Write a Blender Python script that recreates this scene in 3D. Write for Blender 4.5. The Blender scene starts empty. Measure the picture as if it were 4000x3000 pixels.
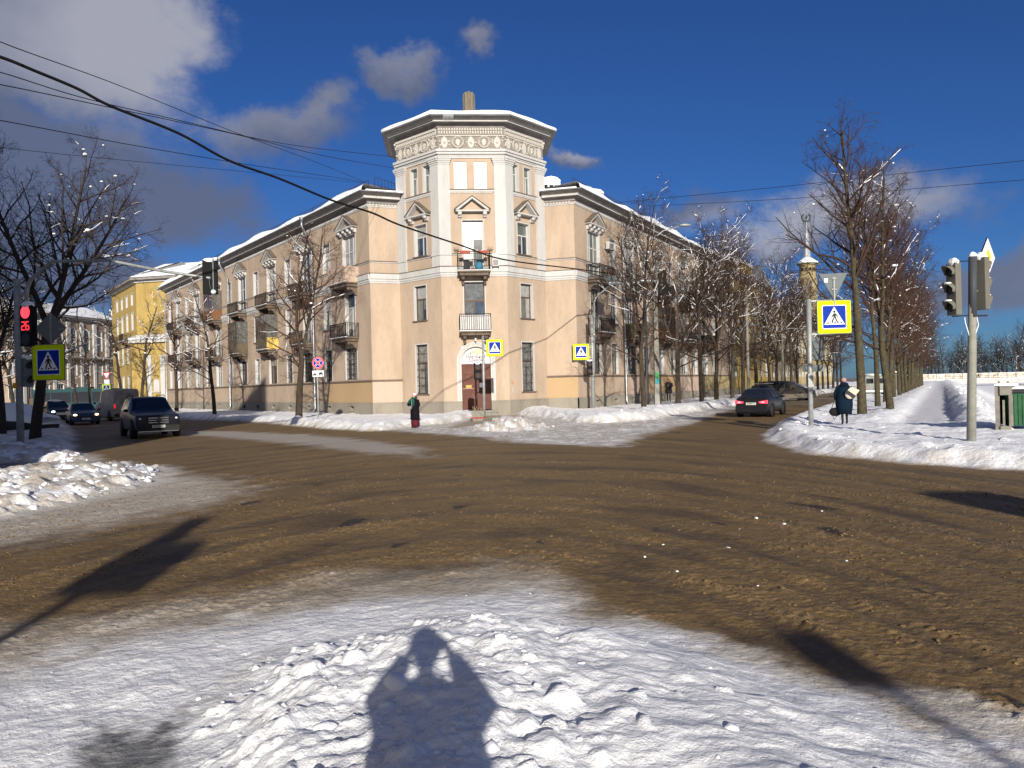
import bpy, bmesh, math, random
import numpy as np
from mathutils import Matrix, Vector
R = math.radians
scene = bpy.context.scene
C = scene.collection

# ------------------------------------------------------------------ camera
F_PX, ROLL, PITCH, CAMH = 3000.0, 0.02478, -0.00251, 1.9
cam_d = bpy.data.cameras.new('camera'); cam = bpy.data.objects.new('camera', cam_d); C.objects.link(cam)
cam_d.sensor_width = 36; cam_d.sensor_fit = 'HORIZONTAL'; cam_d.lens = 36 * F_PX / 4000
cam_d.clip_start = 0.05; cam_d.clip_end = 4000
scene.camera = cam
cr, sr, cp, sp = math.cos(ROLL), math.sin(ROLL), math.cos(PITCH), math.sin(PITCH)
def cam_dir(u, w):            # roll-corrected image plane coords -> world direction
    return Vector((u, cp + w * sp, w * cp - sp))
ax = Vector((cr, -sr * sp, -sr * cp)); ay = Vector((sr, cr * sp, cr * cp)); az = -Vector((0, cp, -sp))
cam.matrix_world = Matrix(((ax[0], ay[0], az[0], 0), (ax[1], ay[1], az[1], 0), (ax[2], ay[2], az[2], CAMH), (0, 0, 0, 1)))
def ray(x, y):
    a = (x - 2000) / F_PX; b = (1500 - y) / F_PX
    return cam_dir(a * cr + b * sr, b * cr - a * sr)
def G(x, y, z=0.0):
    r = ray(x, y); t = (z - CAMH) / r.z; return Vector((r.x * t, r.y * t, z))
def at(x, y, Y):
    r = ray(x, y); t = Y / r.y; return Vector((r.x * t, Y, CAMH + r.z * t))
def onplane(x, y, b, d):      # ray meets vertical plane through b with direction d -> point
    r = ray(x, y)
    det = -r.x * d.y + d.x * r.y
    t = (-b.x * d.y + d.x * b.y) / det
    return Vector((r.x * t, r.y * t, CAMH + r.z * t))

# ------------------------------------------------------------------ world, sun, exposure
SUN_EL, SUN_AZ = 17.9, 6.6     # the sun stands behind the camera, a little to the right
sdir = Vector((math.sin(R(SUN_AZ)) * math.cos(R(SUN_EL)), -math.cos(R(SUN_AZ)) * math.cos(R(SUN_EL)), math.sin(R(SUN_EL))))
world = bpy.data.worlds.new('World'); scene.world = world; world.use_nodes = True
scene.view_settings.view_transform = 'Standard'; scene.view_settings.look = 'None'
scene.view_settings.exposure = 0.34; scene.view_settings.gamma = 1.0
SKY_STRENGTH = 0.08
def build_sky():
    nt = world.node_tree; N = nt.nodes; L = nt.links; N.clear()
    out = N.new('ShaderNodeOutputWorld'); bg = N.new('ShaderNodeBackground'); bg.inputs[1].default_value = SKY_STRENGTH
    L.new(bg.outputs[0], out.inputs[0])
    sky = N.new('ShaderNodeTexSky'); sky.sky_type = 'NISHITA'; sky.sun_disc = False
    sky.sun_elevation = R(SUN_EL); sky.sun_rotation = math.atan2(sdir.x, sdir.y)
    sky.altitude = 0; sky.air_density = 1.0; sky.dust_density = 0.3; sky.ozone_density = 4.0
    tint = N.new('ShaderNodeMixRGB'); tint.blend_type = 'MULTIPLY'; tint.inputs[0].default_value = 1
    tint.inputs[2].default_value = (0.225, 0.40, 0.71, 1)
    L.new(sky.outputs[0], tint.inputs[1])
    tc = N.new('ShaderNodeTexCoord')
    def noise(scale, detail, rough, zs=1.0, off=0.0):
        mp = N.new('ShaderNodeMapping'); mp.inputs['Scale'].default_value = (1, 1, zs); mp.inputs['Location'].default_value = (off, off, off)
        L.new(tc.outputs['Generated'], mp.inputs[0])
        n = N.new('ShaderNodeTexNoise'); n.inputs['Scale'].default_value = scale; n.inputs['Detail'].default_value = detail
        n.inputs['Roughness'].default_value = rough; L.new(mp.outputs[0], n.inputs['Vector']); return n.outputs['Fac']
    def m(op, a, b=None, c=None):
        n = N.new('ShaderNodeMath'); n.operation = op
        for i, v in enumerate((a, b, c)):
            if v is None: continue
            if isinstance(v, (int, float)): n.inputs[i].default_value = v
            else: L.new(v, n.inputs[i])
        return n.outputs[0]
    wn = N.new('ShaderNodeTexNoise'); wn.inputs['Scale'].default_value = 4.2; wn.inputs['Detail'].default_value = 7; wn.inputs['Roughness'].default_value = .62; L.new(tc.outputs['Generated'], wn.inputs['Vector'])
    w1 = N.new('ShaderNodeVectorMath'); w1.operation = 'SUBTRACT'; L.new(wn.outputs['Color'], w1.inputs[0]); w1.inputs[1].default_value = (.5, .5, .5)
    w2 = N.new('ShaderNodeVectorMath'); w2.operation = 'SCALE'; L.new(w1.outputs[0], w2.inputs[0]); w2.inputs['Scale'].default_value = .19
    w3 = N.new('ShaderNodeVectorMath'); w3.operation = 'ADD'; L.new(w2.outputs[0], w3.inputs[0]); L.new(tc.outputs['Generated'], w3.inputs[1]); warped = w3.outputs[0]
    def blobs(lst):
        tot = None
        for (px, py, rx, ry, amp) in lst:
            d = ray(px, py).normalized()
            sub = N.new('ShaderNodeVectorMath'); sub.operation = 'SUBTRACT'; L.new(warped, sub.inputs[0]); sub.inputs[1].default_value = d
            sc = N.new('ShaderNodeVectorMath'); sc.operation = 'MULTIPLY'; L.new(sub.outputs[0], sc.inputs[0])
            sc.inputs[1].default_value = (F_PX / rx, F_PX / rx, F_PX / ry)
            ln = N.new('ShaderNodeVectorMath'); ln.operation = 'LENGTH'; L.new(sc.outputs[0], ln.inputs[0])
            v = m('MULTIPLY', m('MAXIMUM', m('SUBTRACT', 1.0, ln.outputs['Value']), 0.0), amp)
            tot = v if tot is None else m('MAXIMUM', tot, v)
        return tot
    b1 = blobs([(60, 120, 800, 470, 1.5), (-300, 700, 900, 700, 1.4), (350, 620, 650, 420, 1.0), (700, 830, 600, 300, .8), (1130, 480, 520, 170, 1.0),
                (1300, 420, 260, 130, 1.0), (800, 380, 260, 100, .6), (1585, 330, 230, 150, 1.15), (1825, 180, 130, 100, .95), (2230, 590, 170, 75, .95),
                (2000, 900, 2600, 170, .25), (3350, 880, 650, 200, 1.0), (3050, 950, 380, 170, 1.1), (3950, 1180, 700, 160, 1.0), (2600, 800, 500, 130, .7),
                (450, 1150, 900, 260, .9), (3100, 180, 160, 40, .4), (3700, 30, 500, 60, .35), (1250, 900, 700, 160, .55)])
    n1 = noise(6.5, 10, .62, 1.5, 3.1); n2 = noise(2.2, 6, .55, 1.8, 7.7)
    cover = m('ADD', b1, m('MULTIPLY', m('SUBTRACT', n1, .5), 1.5))
    mr = N.new('ShaderNodeMapRange'); mr.interpolation_type = 'SMOOTHSTEP'; 
    sx = N.new('ShaderNodeSeparateXYZ'); L.new(tc.outputs['Generated'], sx.inputs[0])
    cover = m('ADD', cover, m('MULTIPLY', m('MAXIMUM', m('SUBTRACT', m('MULTIPLY', sx.outputs['Y'], -1.0), .05), 0.0), 1.3)); L.new(cover, mr.inputs[0]); mr.inputs[1].default_value = .24; mr.inputs[2].default_value = .74  # adds an unseen cloud bank behind the camera for neutral fill
    b2 = blobs([(500, 100, 700, 350, 1.3), (1585, 250, 230, 120, .5), (1825, 160, 130, 80, .45), (1180, 420, 450, 90, .3), (3350, 850, 500, 120, 1.1), (3000, 860, 500, 150, 1.2), (2230, 560, 170, 50, .8), (850, 170, 200, 160, .8)])
    lit = m('ADD', m('ADD', b2, m('MULTIPLY', m('SUBTRACT', n2, .5), .9)), m('MULTIPLY', m('MAXIMUM', m('MULTIPLY', sx.outputs['Y'], -1.0), 0.0), 1.3))  # last term brightens those added clouds so they fill the shadows
    mr2 = N.new('ShaderNodeMapRange'); L.new(lit, mr2.inputs[0]); mr2.inputs[1].default_value = 0; mr2.inputs[2].default_value = .9
    cc = N.new('ShaderNodeMixRGB'); L.new(mr2.outputs[0], cc.inputs[0])
    k = 1 / SKY_STRENGTH
    cc.inputs[1].default_value = (.095 * k, .115 * k, .185 * k, 1); cc.inputs[2].default_value = (.31 * k, .315 * k, .37 * k, 1)
    mx = N.new('ShaderNodeMixRGB'); L.new(m('MULTIPLY', mr.outputs[0], .93), mx.inputs[0]); L.new(tint.outputs[0], mx.inputs[1]); L.new(cc.outputs[0], mx.inputs[2])
    L.new(mx.outputs[0], bg.inputs[0])
build_sky()
sun_d = bpy.data.lights.new('sun', 'SUN'); sun = bpy.data.objects.new('sun', sun_d); C.objects.link(sun)
sun_d.energy = 5.0; sun_d.angle = R(0.55); sun_d.color = (1.0, 0.93, 0.83)
sun.rotation_euler = sdir.to_track_quat('Z', 'Y').to_euler(); sun.location = sdir * 100

# ------------------------------------------------------------------ helpers
def tag(o, label=None, cat=None, group=None, kind=None):
    if label: o['label'] = label
    if cat: o['category'] = cat
    if group: o['group'] = group
    if kind: o['kind'] = kind
    return o
def empty(name, loc=(0, 0, 0), rz=0.0, label=None, cat=None, group=None, kind=None):
    o = bpy.data.objects.new(name, None); o.location = loc; o.rotation_euler = (0, 0, rz); o.empty_display_size = .2
    C.objects.link(o); return tag(o, label, cat, group, kind)
def children(o): return [c for c in bpy.data.objects if c.parent == o]
def copy_tree(o, parent=None):
    kids = children(o)
    c = o.copy(); C.objects.link(c); c.parent = parent
    for ch in kids: copy_tree(ch, c)
    return c
class MB:
    def __init__(s): s.v = []; s.f = []; s.mi = []; s.mats = []; s.sm = []
    def _m(s, mat):
        if mat is None: return 0
        if mat not in s.mats: s.mats.append(mat)
        return s.mats.index(mat)
    def add(s, vs, fs, mat=None, T=None, smooth=False):
        flip = False
        if T is not None:
            flip = T.determinant() < 0
            vs = [T @ Vector(v) for v in vs]
        b = len(s.v); s.v.extend([tuple(v) for v in vs]); k = s._m(mat)
        for f in fs:
            f = [b + i for i in f]
            if flip: f.reverse()
            s.f.append(f); s.mi.append(k); s.sm.append(smooth)
    def box(s, x0, x1, y0, y1, z0, z1, T=None, mat=None):
        s.add([(x0, y0, z0), (x1, y0, z0), (x1, y1, z0), (x0, y1, z0), (x0, y0, z1), (x1, y0, z1), (x1, y1, z1), (x0, y1, z1)],
              [(0, 3, 2, 1), (4, 5, 6, 7), (0, 1, 5, 4), (1, 2, 6, 5), (2, 3, 7, 6), (3, 0, 4, 7)], mat, T)
    def quad(s, a, b, c, d, T=None, mat=None): s.add([a, b, c, d], [(0, 1, 2, 3)], mat, T)
    def prism(s, poly, y0, y1, T=None, mat=None, plane='xz', smooth=False):   # polygon (a,b) extruded y0..y1
        n = len(poly)
        if plane == 'xz': vs = [(a, y0, b) for a, b in poly] + [(a, y1, b) for a, b in poly]
        elif plane == 'xy': vs = [(a, b, y0) for a, b in poly] + [(a, b, y1) for a, b in poly]
        else: vs = [(y0, a, b) for a, b in poly] + [(y1, a, b) for a, b in poly]
        fs = [tuple(range(n)), tuple(range(2 * n - 1, n - 1, -1))] + [(i, i + n, (i + 1) % n + n, (i + 1) % n) for i in range(n)]
        s.add(vs, fs, mat, T, smooth)
    def tube(s, pts, rad, n=8, mat=None, T=None, cap=True, smooth=True):
        pts = [Vector(p) for p in pts]; m = len(pts)
        rad = rad if isinstance(rad, (list, tuple)) else [rad] * m
        vs = []; up = None
        for i, p in enumerate(pts):
            d = (pts[min(i + 1, m - 1)] - pts[max(i - 1, 0)]).normalized()
            if up is None: up = d.orthogonal().normalized()
            else:
                up = (up - d * up.dot(d));
                up = up.normalized() if up.length > 1e-6 else d.orthogonal().normalized()
            w = d.cross(up)
            for k in range(n):
                a = 2 * math.pi * k / n; vs.append(p + (up * math.cos(a) + w * math.sin(a)) * rad[i])
        fs = [(i * n + k, i * n + (k + 1) % n, (i + 1) * n + (k + 1) % n, (i + 1) * n + k) for i in range(m - 1) for k in range(n)]
        if cap: fs += [tuple(range(n - 1, -1, -1)), tuple((m - 1) * n + k for k in range(n))]
        s.add(vs, fs, mat, T, smooth)
    def lathe(s, prof, c=(0, 0, 0), n=16, mat=None, T=None, sx=1, sy=1, smooth=True):
        vs = []; m = len(prof)
        for r, z in prof:
            for k in range(n):
                a = 2 * math.pi * k / n; vs.append((c[0] + r * sx * math.cos(a), c[1] + r * sy * math.sin(a), c[2] + z))
        fs = [(i * n + k, i * n + (k + 1) % n, (i + 1) * n + (k + 1) % n, (i + 1) * n + k) for i in range(m - 1) for k in range(n)]
        fs += [tuple(range(n - 1, -1, -1)), tuple((m - 1) * n + k for k in range(n))]
        s.add(vs, fs, mat, T, smooth)
    def ball(s, c, rx, ry, rz, mat=None, T=None, n=10, m=6, rng=None, jit=0.0):
        vs = [(c[0], c[1], c[2] - rz)]; 
        for i in range(1, m):
            t = math.pi * i / m - math.pi / 2
            for k in range(n):
                a = 2 * math.pi * k / n; q = 1 + (rng.uniform(-jit, jit) if rng else 0)
                vs.append((c[0] + rx * q * math.cos(t) * math.cos(a), c[1] + ry * q * math.cos(t) * math.sin(a), c[2] + rz * q * math.sin(t)))
        vs.append((c[0], c[1], c[2] + rz)); fs = []
        for k in range(n): fs.append((0, 1 + (k + 1) % n, 1 + k))
        for i in range(m - 2):
            for k in range(n): fs.append((1 + i * n + k, 1 + i * n + (k + 1) % n, 1 + (i + 1) * n + (k + 1) % n, 1 + (i + 1) * n + k))
        e = len(vs) - 1
        for k in range(n): fs.append((1 + (m - 2) * n + k, 1 + (m - 2) * n + (k + 1) % n, e))
        s.add(vs, fs, mat, T, True)
    def build(s, name, mat=None, parent=None, bevel=0.0, label=None, loc=None):
        me = bpy.data.meshes.new(name); me.from_pydata(s.v, [], s.f)
        if s.mats:
            for mm in s.mats: me.materials.append(mm)
            me.polygons.foreach_set('material_index', s.mi)
        elif mat: me.materials.append(mat)
        me.polygons.foreach_set('use_smooth', s.sm); me.update()
        o = bpy.data.objects.new(name, me); C.objects.link(o)
        if parent: o.parent = parent
        if loc: o.location = loc
        if bevel:
            b = o.modifiers.new('bevel', 'BEVEL'); b.width = bevel; b.segments = 2; b.limit_method = 'ANGLE'
        if label: o['label'] = label
        return o
def circ(cx, cz, r, n=24, a0=0.0, a1=2 * math.pi, ry=None):
    ry = ry or r; closed = abs(a1 - a0 - 2 * math.pi) < 1e-6; m = n if closed else n + 1
    return [(cx + r * math.cos(a0 + (a1 - a0) * k / n), cz + ry * math.sin(a0 + (a1 - a0) * k / n)) for k in range(m)]
def frame_T(o, ex, ey, ez=Vector((0, 0, 1))):
    return Matrix(((ex[0], ey[0], ez[0], o[0]), (ex[1], ey[1], ez[1], o[1]), (ex[2], ey[2], ez[2], o[2]), (0, 0, 0, 1)))
def text_mesh(mb, txt, size, T, mat, depth=.004, align='CENTER', sx=1.0):
    cu = bpy.data.curves.new('t', 'FONT'); cu.body = txt; cu.size = size; cu.extrude = depth; cu.align_x = align; cu.align_y = 'CENTER'; cu.resolution_u = 3
    o = bpy.data.objects.new('t', cu); C.objects.link(o)
    dg = bpy.context.evaluated_depsgraph_get(); me = o.evaluated_get(dg).to_mesh()
    vs = [(v.co.x * sx, -v.co.z, v.co.y) for v in me.vertices]; fs = [tuple(p.vertices) for p in me.polygons]
    mb.add(vs, fs, mat, T)
    o.evaluated_get(dg).to_mesh_clear(); bpy.data.objects.remove(o); bpy.data.curves.remove(cu)

# ------------------------------------------------------------------ materials
MATS = {}
def mat(name, col, rough=.7, metal=0.0, spec=.2, bump=0.0, bscale=40.0, var=0.0, vscale=1.5, col2=None, emit=None, estr=0.0, coat=0.0, streak=None, alpha=None, bdist=.02):
    if name in MATS: return MATS[name]
    m = bpy.data.materials.new(name); m.use_nodes = True; nt = m.node_tree; N = nt.nodes; L = nt.links
    b = N['Principled BSDF']; b.inputs['Base Color'].default_value = (*col, 1); b.inputs['Roughness'].default_value = rough
    b.inputs['Metallic'].default_value = metal; b.inputs['Specular IOR Level'].default_value = spec; b.inputs['Coat Weight'].default_value = coat
    tc = N.new('ShaderNodeTexCoord')
    if var or col2:
        n = N.new('ShaderNodeTexNoise'); n.inputs['Scale'].default_value = vscale; n.inputs['Detail'].default_value = 8; n.inputs['Roughness'].default_value = .65
        if streak:
            mp = N.new('ShaderNodeMapping'); mp.inputs['Scale'].default_value = streak; L.new(tc.outputs['Object'], mp.inputs[0]); L.new(mp.outputs[0], n.inputs['Vector'])
        else: L.new(tc.outputs['Object'], n.inputs['Vector'])
        r = N.new('ShaderNodeValToRGB'); c2 = col2 or tuple(c * (1 - var) for c in col)
        r.color_ramp.elements[0].position = .35; r.color_ramp.elements[1].position = .62
        r.color_ramp.elements[0].color = (*c2, 1); r.color_ramp.elements[1].color = (*col, 1)
        L.new(n.outputs['Fac'], r.inputs[0]); L.new(r.outputs[0], b.inputs['Base Color'])
    if bump:
        n2 = N.new('ShaderNodeTexNoise'); n2.inputs['Scale'].default_value = bscale; n2.inputs['Detail'].default_value = 6; L.new(tc.outputs['Object'], n2.inputs['Vector'])
        bp = N.new('ShaderNodeBump'); bp.inputs['Strength'].default_value = bump; bp.inputs['Distance'].default_value = bdist; L.new(n2.outputs['Fac'], bp.inputs['Height']); L.new(bp.outputs[0], b.inputs['Normal'])
    if emit: b.inputs['Emission Color'].default_value = (*emit, 1); b.inputs['Emission Strength'].default_value = estr
    MATS[name] = m; return m
def plaster(name, col, dirt=.24):
    m = bpy.data.materials.new(name); m.use_nodes = True; nt = m.node_tree; N = nt.nodes; L = nt.links; b = N['Principled BSDF']
    b.inputs['Roughness'].default_value = .9; b.inputs['Specular IOR Level'].default_value = .2
    tc = N.new('ShaderNodeTexCoord')
    def nz(scale, sc, det=8, rough=.6):
        mp = N.new('ShaderNodeMapping'); mp.inputs['Scale'].default_value = sc; L.new(tc.outputs['Object'], mp.inputs[0])
        n = N.new('ShaderNodeTexNoise'); n.inputs['Scale'].default_value = scale; n.inputs['Detail'].default_value = det; n.inputs['Roughness'].default_value = rough
        L.new(mp.outputs[0], n.inputs['Vector']); return n.outputs['Fac']
    def ramp(fac, a, c, pa, pb):
        r = N.new('ShaderNodeValToRGB'); r.color_ramp.elements[0].position = pa; r.color_ramp.elements[1].position = pb
        r.color_ramp.elements[0].color = a; r.color_ramp.elements[1].color = c; L.new(fac, r.inputs[0]); return r.outputs[0]
    def mul(a, bb, f=1.0):
        x = N.new('ShaderNodeMixRGB'); x.blend_type = 'MULTIPLY'; x.inputs[0].default_value = f; L.new(a, x.inputs[1]); L.new(bb, x.inputs[2]); return x.outputs[0]
    base = ramp(nz(.35, (1, 1, 1)), (*[c * .93 for c in col], 1), (*col, 1), .3, .7)
    big = ramp(nz(.8, (1, 1, .25)), (1 - dirt * .8,) * 3 + (1,), (1, 1, 1, 1), .3, .55)
    fine = ramp(nz(6, (1, 1, .35)), (1 - dirt * .5,) * 3 + (1,), (1, 1, 1, 1), .28, .5)
    spots = ramp(nz(2.2, (1, 1, 1), 10, .75), (.72, .68, .62, 1), (1, 1, 1, 1), .26, .33)
    L.new(mul(mul(mul(base, big), fine), spots, .7), b.inputs['Base Color'])
    bp = N.new('ShaderNodeBump'); bp.inputs['Strength'].default_value = .35; bp.inputs['Distance'].default_value = .02
    L.new(nz(12, (1, 1, 1)), bp.inputs['Height']); L.new(bp.outputs[0], b.inputs['Normal'])
    return m
PINK = plaster('plaster_beige', (.450, .350, .262)); PINK2 = plaster('plaster_rose', (.49, .375, .295), .08); OCHRE = plaster('plaster_ochre', (.42, .295, .165), .08)
TAN = plaster('plaster_tan', (.35, .265, .19), .25)
WHT = plaster('plaster_white', (.51, .505, .49), .18); GREYP = plaster('plinth_plaster', (.27, .245, .20), .3)
YEL = plaster('plaster_yellow', (.41, .295, .10), .3); YELP = plaster('plaster_pale_yellow', (.42, .34, .18), .25); BRN = plaster('plaster_brown', (.33, .26, .19), .25)
SNOWM = mat('snow', (.87, .88, .90), .75, bump=.5, bscale=9, spec=.3, bdist=.05)
M_white = mat('white_paint', (.52, .51, .50), .5, var=.12); M_bframe = mat('brown_frame', (.10, .055, .035), .5, var=.3, vscale=9)
M_iron = mat('black_iron', (.028, .022, .02), .8, spec=.2); M_dark = mat('dark_steel', (.03, .03, .033), .7, spec=.2, var=.3)
M_slab = mat('balcony_concrete', (.17, .13, .10), .9, var=.4, vscale=3); M_galv = mat('galvanised_steel', (.42, .44, .46), .38, metal=.75, var=.35, vscale=5, bump=.1)
M_pole = mat('pole_steel', (.36, .38, .37), .55, metal=.35, var=.3, vscale=6, bump=.15, bscale=30); M_conc = mat('concrete', (.25, .235, .20), .9, var=.35, vscale=5, bump=.4)
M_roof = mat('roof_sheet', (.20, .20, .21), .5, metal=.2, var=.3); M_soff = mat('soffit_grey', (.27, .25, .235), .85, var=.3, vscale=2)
M_black = mat('black_plastic', (.012, .012, .013), .75, spec=.1); M_signback = mat('sign_back', (.15, .17, .175), .7, metal=.0, spec=.1, var=.15, vscale=4)
M_yg = mat('fluorescent_yellow', (.60, .80, .0), .6, spec=.1); M_blue = mat('sign_blue', (.004, .03, .30), .6, spec=.1); M_sw = mat('sign_white', (.78, .78, .80), .4)
M_sb = mat('sign_black', (.02, .02, .022), .5); M_red = mat('sign_red', (.62, .03, .05), .4)
M_bark = mat('bark', (.075, .058, .042), .95, spec=.1, col2=(.032, .026, .02), vscale=7, bump=.9, bscale=14, streak=(1, 1, .25), bdist=.04)
M_barkg = mat('bark_lichen', (.088, .076, .043), .95, spec=.1, col2=(.042, .036, .027), vscale=5, bump=.9, bscale=14, bdist=.04)
M_twig = mat('twig', (.055, .036, .028), .95, spec=.1); M_twigr = mat('twig_reddish', (.066, .038, .028), .95, spec=.1)
M_glass = [mat('glass_dark', (.03, .035, .04), .07, spec=.8), mat('glass_lace', (.42, .42, .40), .2, spec=.7, col2=(.12, .13, .13), vscale=7, streak=(6, 6, .5)), mat('glass_bluish', (.07, .10, .15), .05, spec=1.0, col2=(.02, .03, .04), vscale=1.2), mat('glass_curtain', (.34, .33, .30), .18, spec=.8, var=.3, vscale=4), mat('glass_grey', (.13, .14, .14), .1, spec=.8, var=.5, vscale=3), mat('glass_green', (.16, .18, .15), .12, spec=.8, var=.4, vscale=2)]
M_wood = mat('wood_panel', (.20, .10, .05), .7, var=.4, vscale=6, streak=(4, 4, .5)); M_oldwood = mat('old_wood', (.14, .115, .08), .85, var=.45, vscale=6, streak=(5, 5, .5))
M_tyre = mat('tyre', (.022, .021, .02), .9, var=.3); M_rim = mat('rim', (.22, .21, .20), .4, metal=.6, var=.4)
# ------------------------------------------------------------------ terrain
_rs = np.random.RandomState(7); _perm = _rs.permutation(4096); _gx = np.cos(_rs.rand(4096) * 6.2832); _gy = np.sin(_rs.rand(4096) * 6.2832)
def perlin(x, y):
    xi = np.floor(x).astype(np.int64); yi = np.floor(y).astype(np.int64); xf = x - xi; yf = y - yi
    u = xf * xf * xf * (xf * (xf * 6 - 15) + 10); v = yf * yf * yf * (yf * (yf * 6 - 15) + 10)
    def g(i, j, a, b):
        h = _perm[(_perm[(xi + i) & 4095] + yi + j) & 4095]; return _gx[h] * a + _gy[h] * b
    return (g(0, 0, xf, yf) * (1 - u) + g(1, 0, xf - 1, yf) * u) * (1 - v) + (g(0, 1, xf, yf - 1) * (1 - u) + g(1, 1, xf - 1, yf - 1) * u) * v
def fbm(x, y, o=4, g=.5):
    s = 0; a = 1
    for i in range(o): s = s + a * perlin(x * 2 ** i + 17.3 * i, y * 2 ** i - 9.1 * i); a *= g
    return s
def sdf(X, Y, poly):          # >0 inside
    d = np.full(X.shape, 1e9); ins = np.zeros(X.shape, bool); n = len(poly)
    for i in range(n):
        ax_, ay_ = poly[i][0], poly[i][1]; bx, by = poly[(i + 1) % n][0], poly[(i + 1) % n][1]
        ex, ey = bx - ax_, by - ay_; wx, wy = X - ax_, Y - ay_
        t = np.clip((wx * ex + wy * ey) / (ex * ex + ey * ey + 1e-12), 0, 1)
        d = np.minimum(d, np.hypot(wx - ex * t, wy - ey * t))
        c = ((ay_ > Y) != (by > Y)) & (X < (bx - ax_) * (Y - ay_) / ((by - ay_) if abs(by - ay_) > 1e-12 else 1e-12) + ax_); ins ^= c
    return np.where(ins, d, -d)
def sst(a, b, x):
    t = np.clip((x - a) / (b - a), 0, 1); return t * t * (3 - 2 * t)
def gp(*l, z=0.0): return [tuple(G(x, y, z)[:2]) for x, y in l]
S1 = gp((1620, 1668), (1515, 1685), (1442, 1687), (1298, 1680), (1153, 1667), (1045, 1656), (900, 1647), (716, 1642)) + [(-75, 122), (-70, 150), (3, 140), (0, 60), (-2.0, 50), (-2.6, 44), (-3.6, 40.0)]
S2 = gp((2150, 1638), (2232, 1652), (2334, 1655), (2416, 1653), (2552, 1641), (2687, 1614), (2900, 1583), (3290, 1530)) + [(95, 190), (140, 270), (120, 290), (20, 120), (0.6, 60), (0.0, 50)]
S3 = gp((1817, 1680), (1900, 1688), (2030, 1687), (2130, 1680), (2179, 1674), (2160, 1662), (2080, 1655), (1980, 1650), (1860, 1660))
S4 = [(160, 300), (72, 143.8), (39.6, 84.9), (25.6, 60.7), (16.6, 43.2), (13.35, 37.2), (10.9, 32.3), (8.73, 27.1), (7.66, 24.1), (7.19, 20.2), (7.56, 18.2), (8.62, 16.1), (9.8, 14.8), (13, 12.6), (22, 8), (60, -5), (300, -5), (600, 300)]
S5 = [(-12.6, 22.3), (-13.6, 24.6), (-17, 30), (-21.5, 38), (-36, 62), (-82, 132), (-300, 132), (-300, 10), (-40, 20), (-16.5, 22.8)]
PB = gp((610, 1871), (560, 1900), (452, 1925), (226, 1975), (0, 2020)) + [(-11.5, 10.8), (-15, 13)] + gp((-60, 1885), (100, 1878), (497, 1838), (560, 1825), (633, 1830))
PA = gp((352, 1800), (250, 1806), (0, 1806)) + [(-19, 24.5), (-19, 27.5), (-16, 27.0)] + gp((250, 1765), (300, 1775))
S6 = [(-60, -16), (-20, -3), (-10, 1.6), (-6, 4.0)] + gp((0, 2617), (235, 2523), (588, 2464), (882, 2423), (1300, 2335), (2080, 2278), (2170, 2332), (2350, 2405), (2622, 2468), (2893, 2568), (3255, 2658), (3616, 2766), (4000, 2875)) + [(4, 2.2), (8, -4), (30, -20), (30, -60), (-60, -60)]
PF = gp((700, 3000), z=0) + gp((813, 2740), (868, 2640), (1157, 2490), (1500, 2432), z=.1) + gp((1808, 2402), (2169, 2405), (2531, 2470), (2983, 2570), (3435, 2710), (3900, 2890), z=.1) + [(2.9, 2.6), (2.4, .5), (1.2, -1.6), (-1.6, -1.6), (-1.9, 1.5)]
ICE = gp((340, 3000), (345, 2890), (600, 2880), (730, 2840), (780, 2870), (760, 3000)) + [(-1.7, 2.6), (-2.6, 2.6)]
CROSSP = [(-3.2, 36.2), (-2.5, 36), (-1.2, 40), (0.0, 46), (0.6, 50), (-2.0, 50.5), (-2.5, 45)]
PATH0 = Vector((14.9, 27.6)); PATHD = Vector((.489, .872)).normalized()
clods = {}
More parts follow.
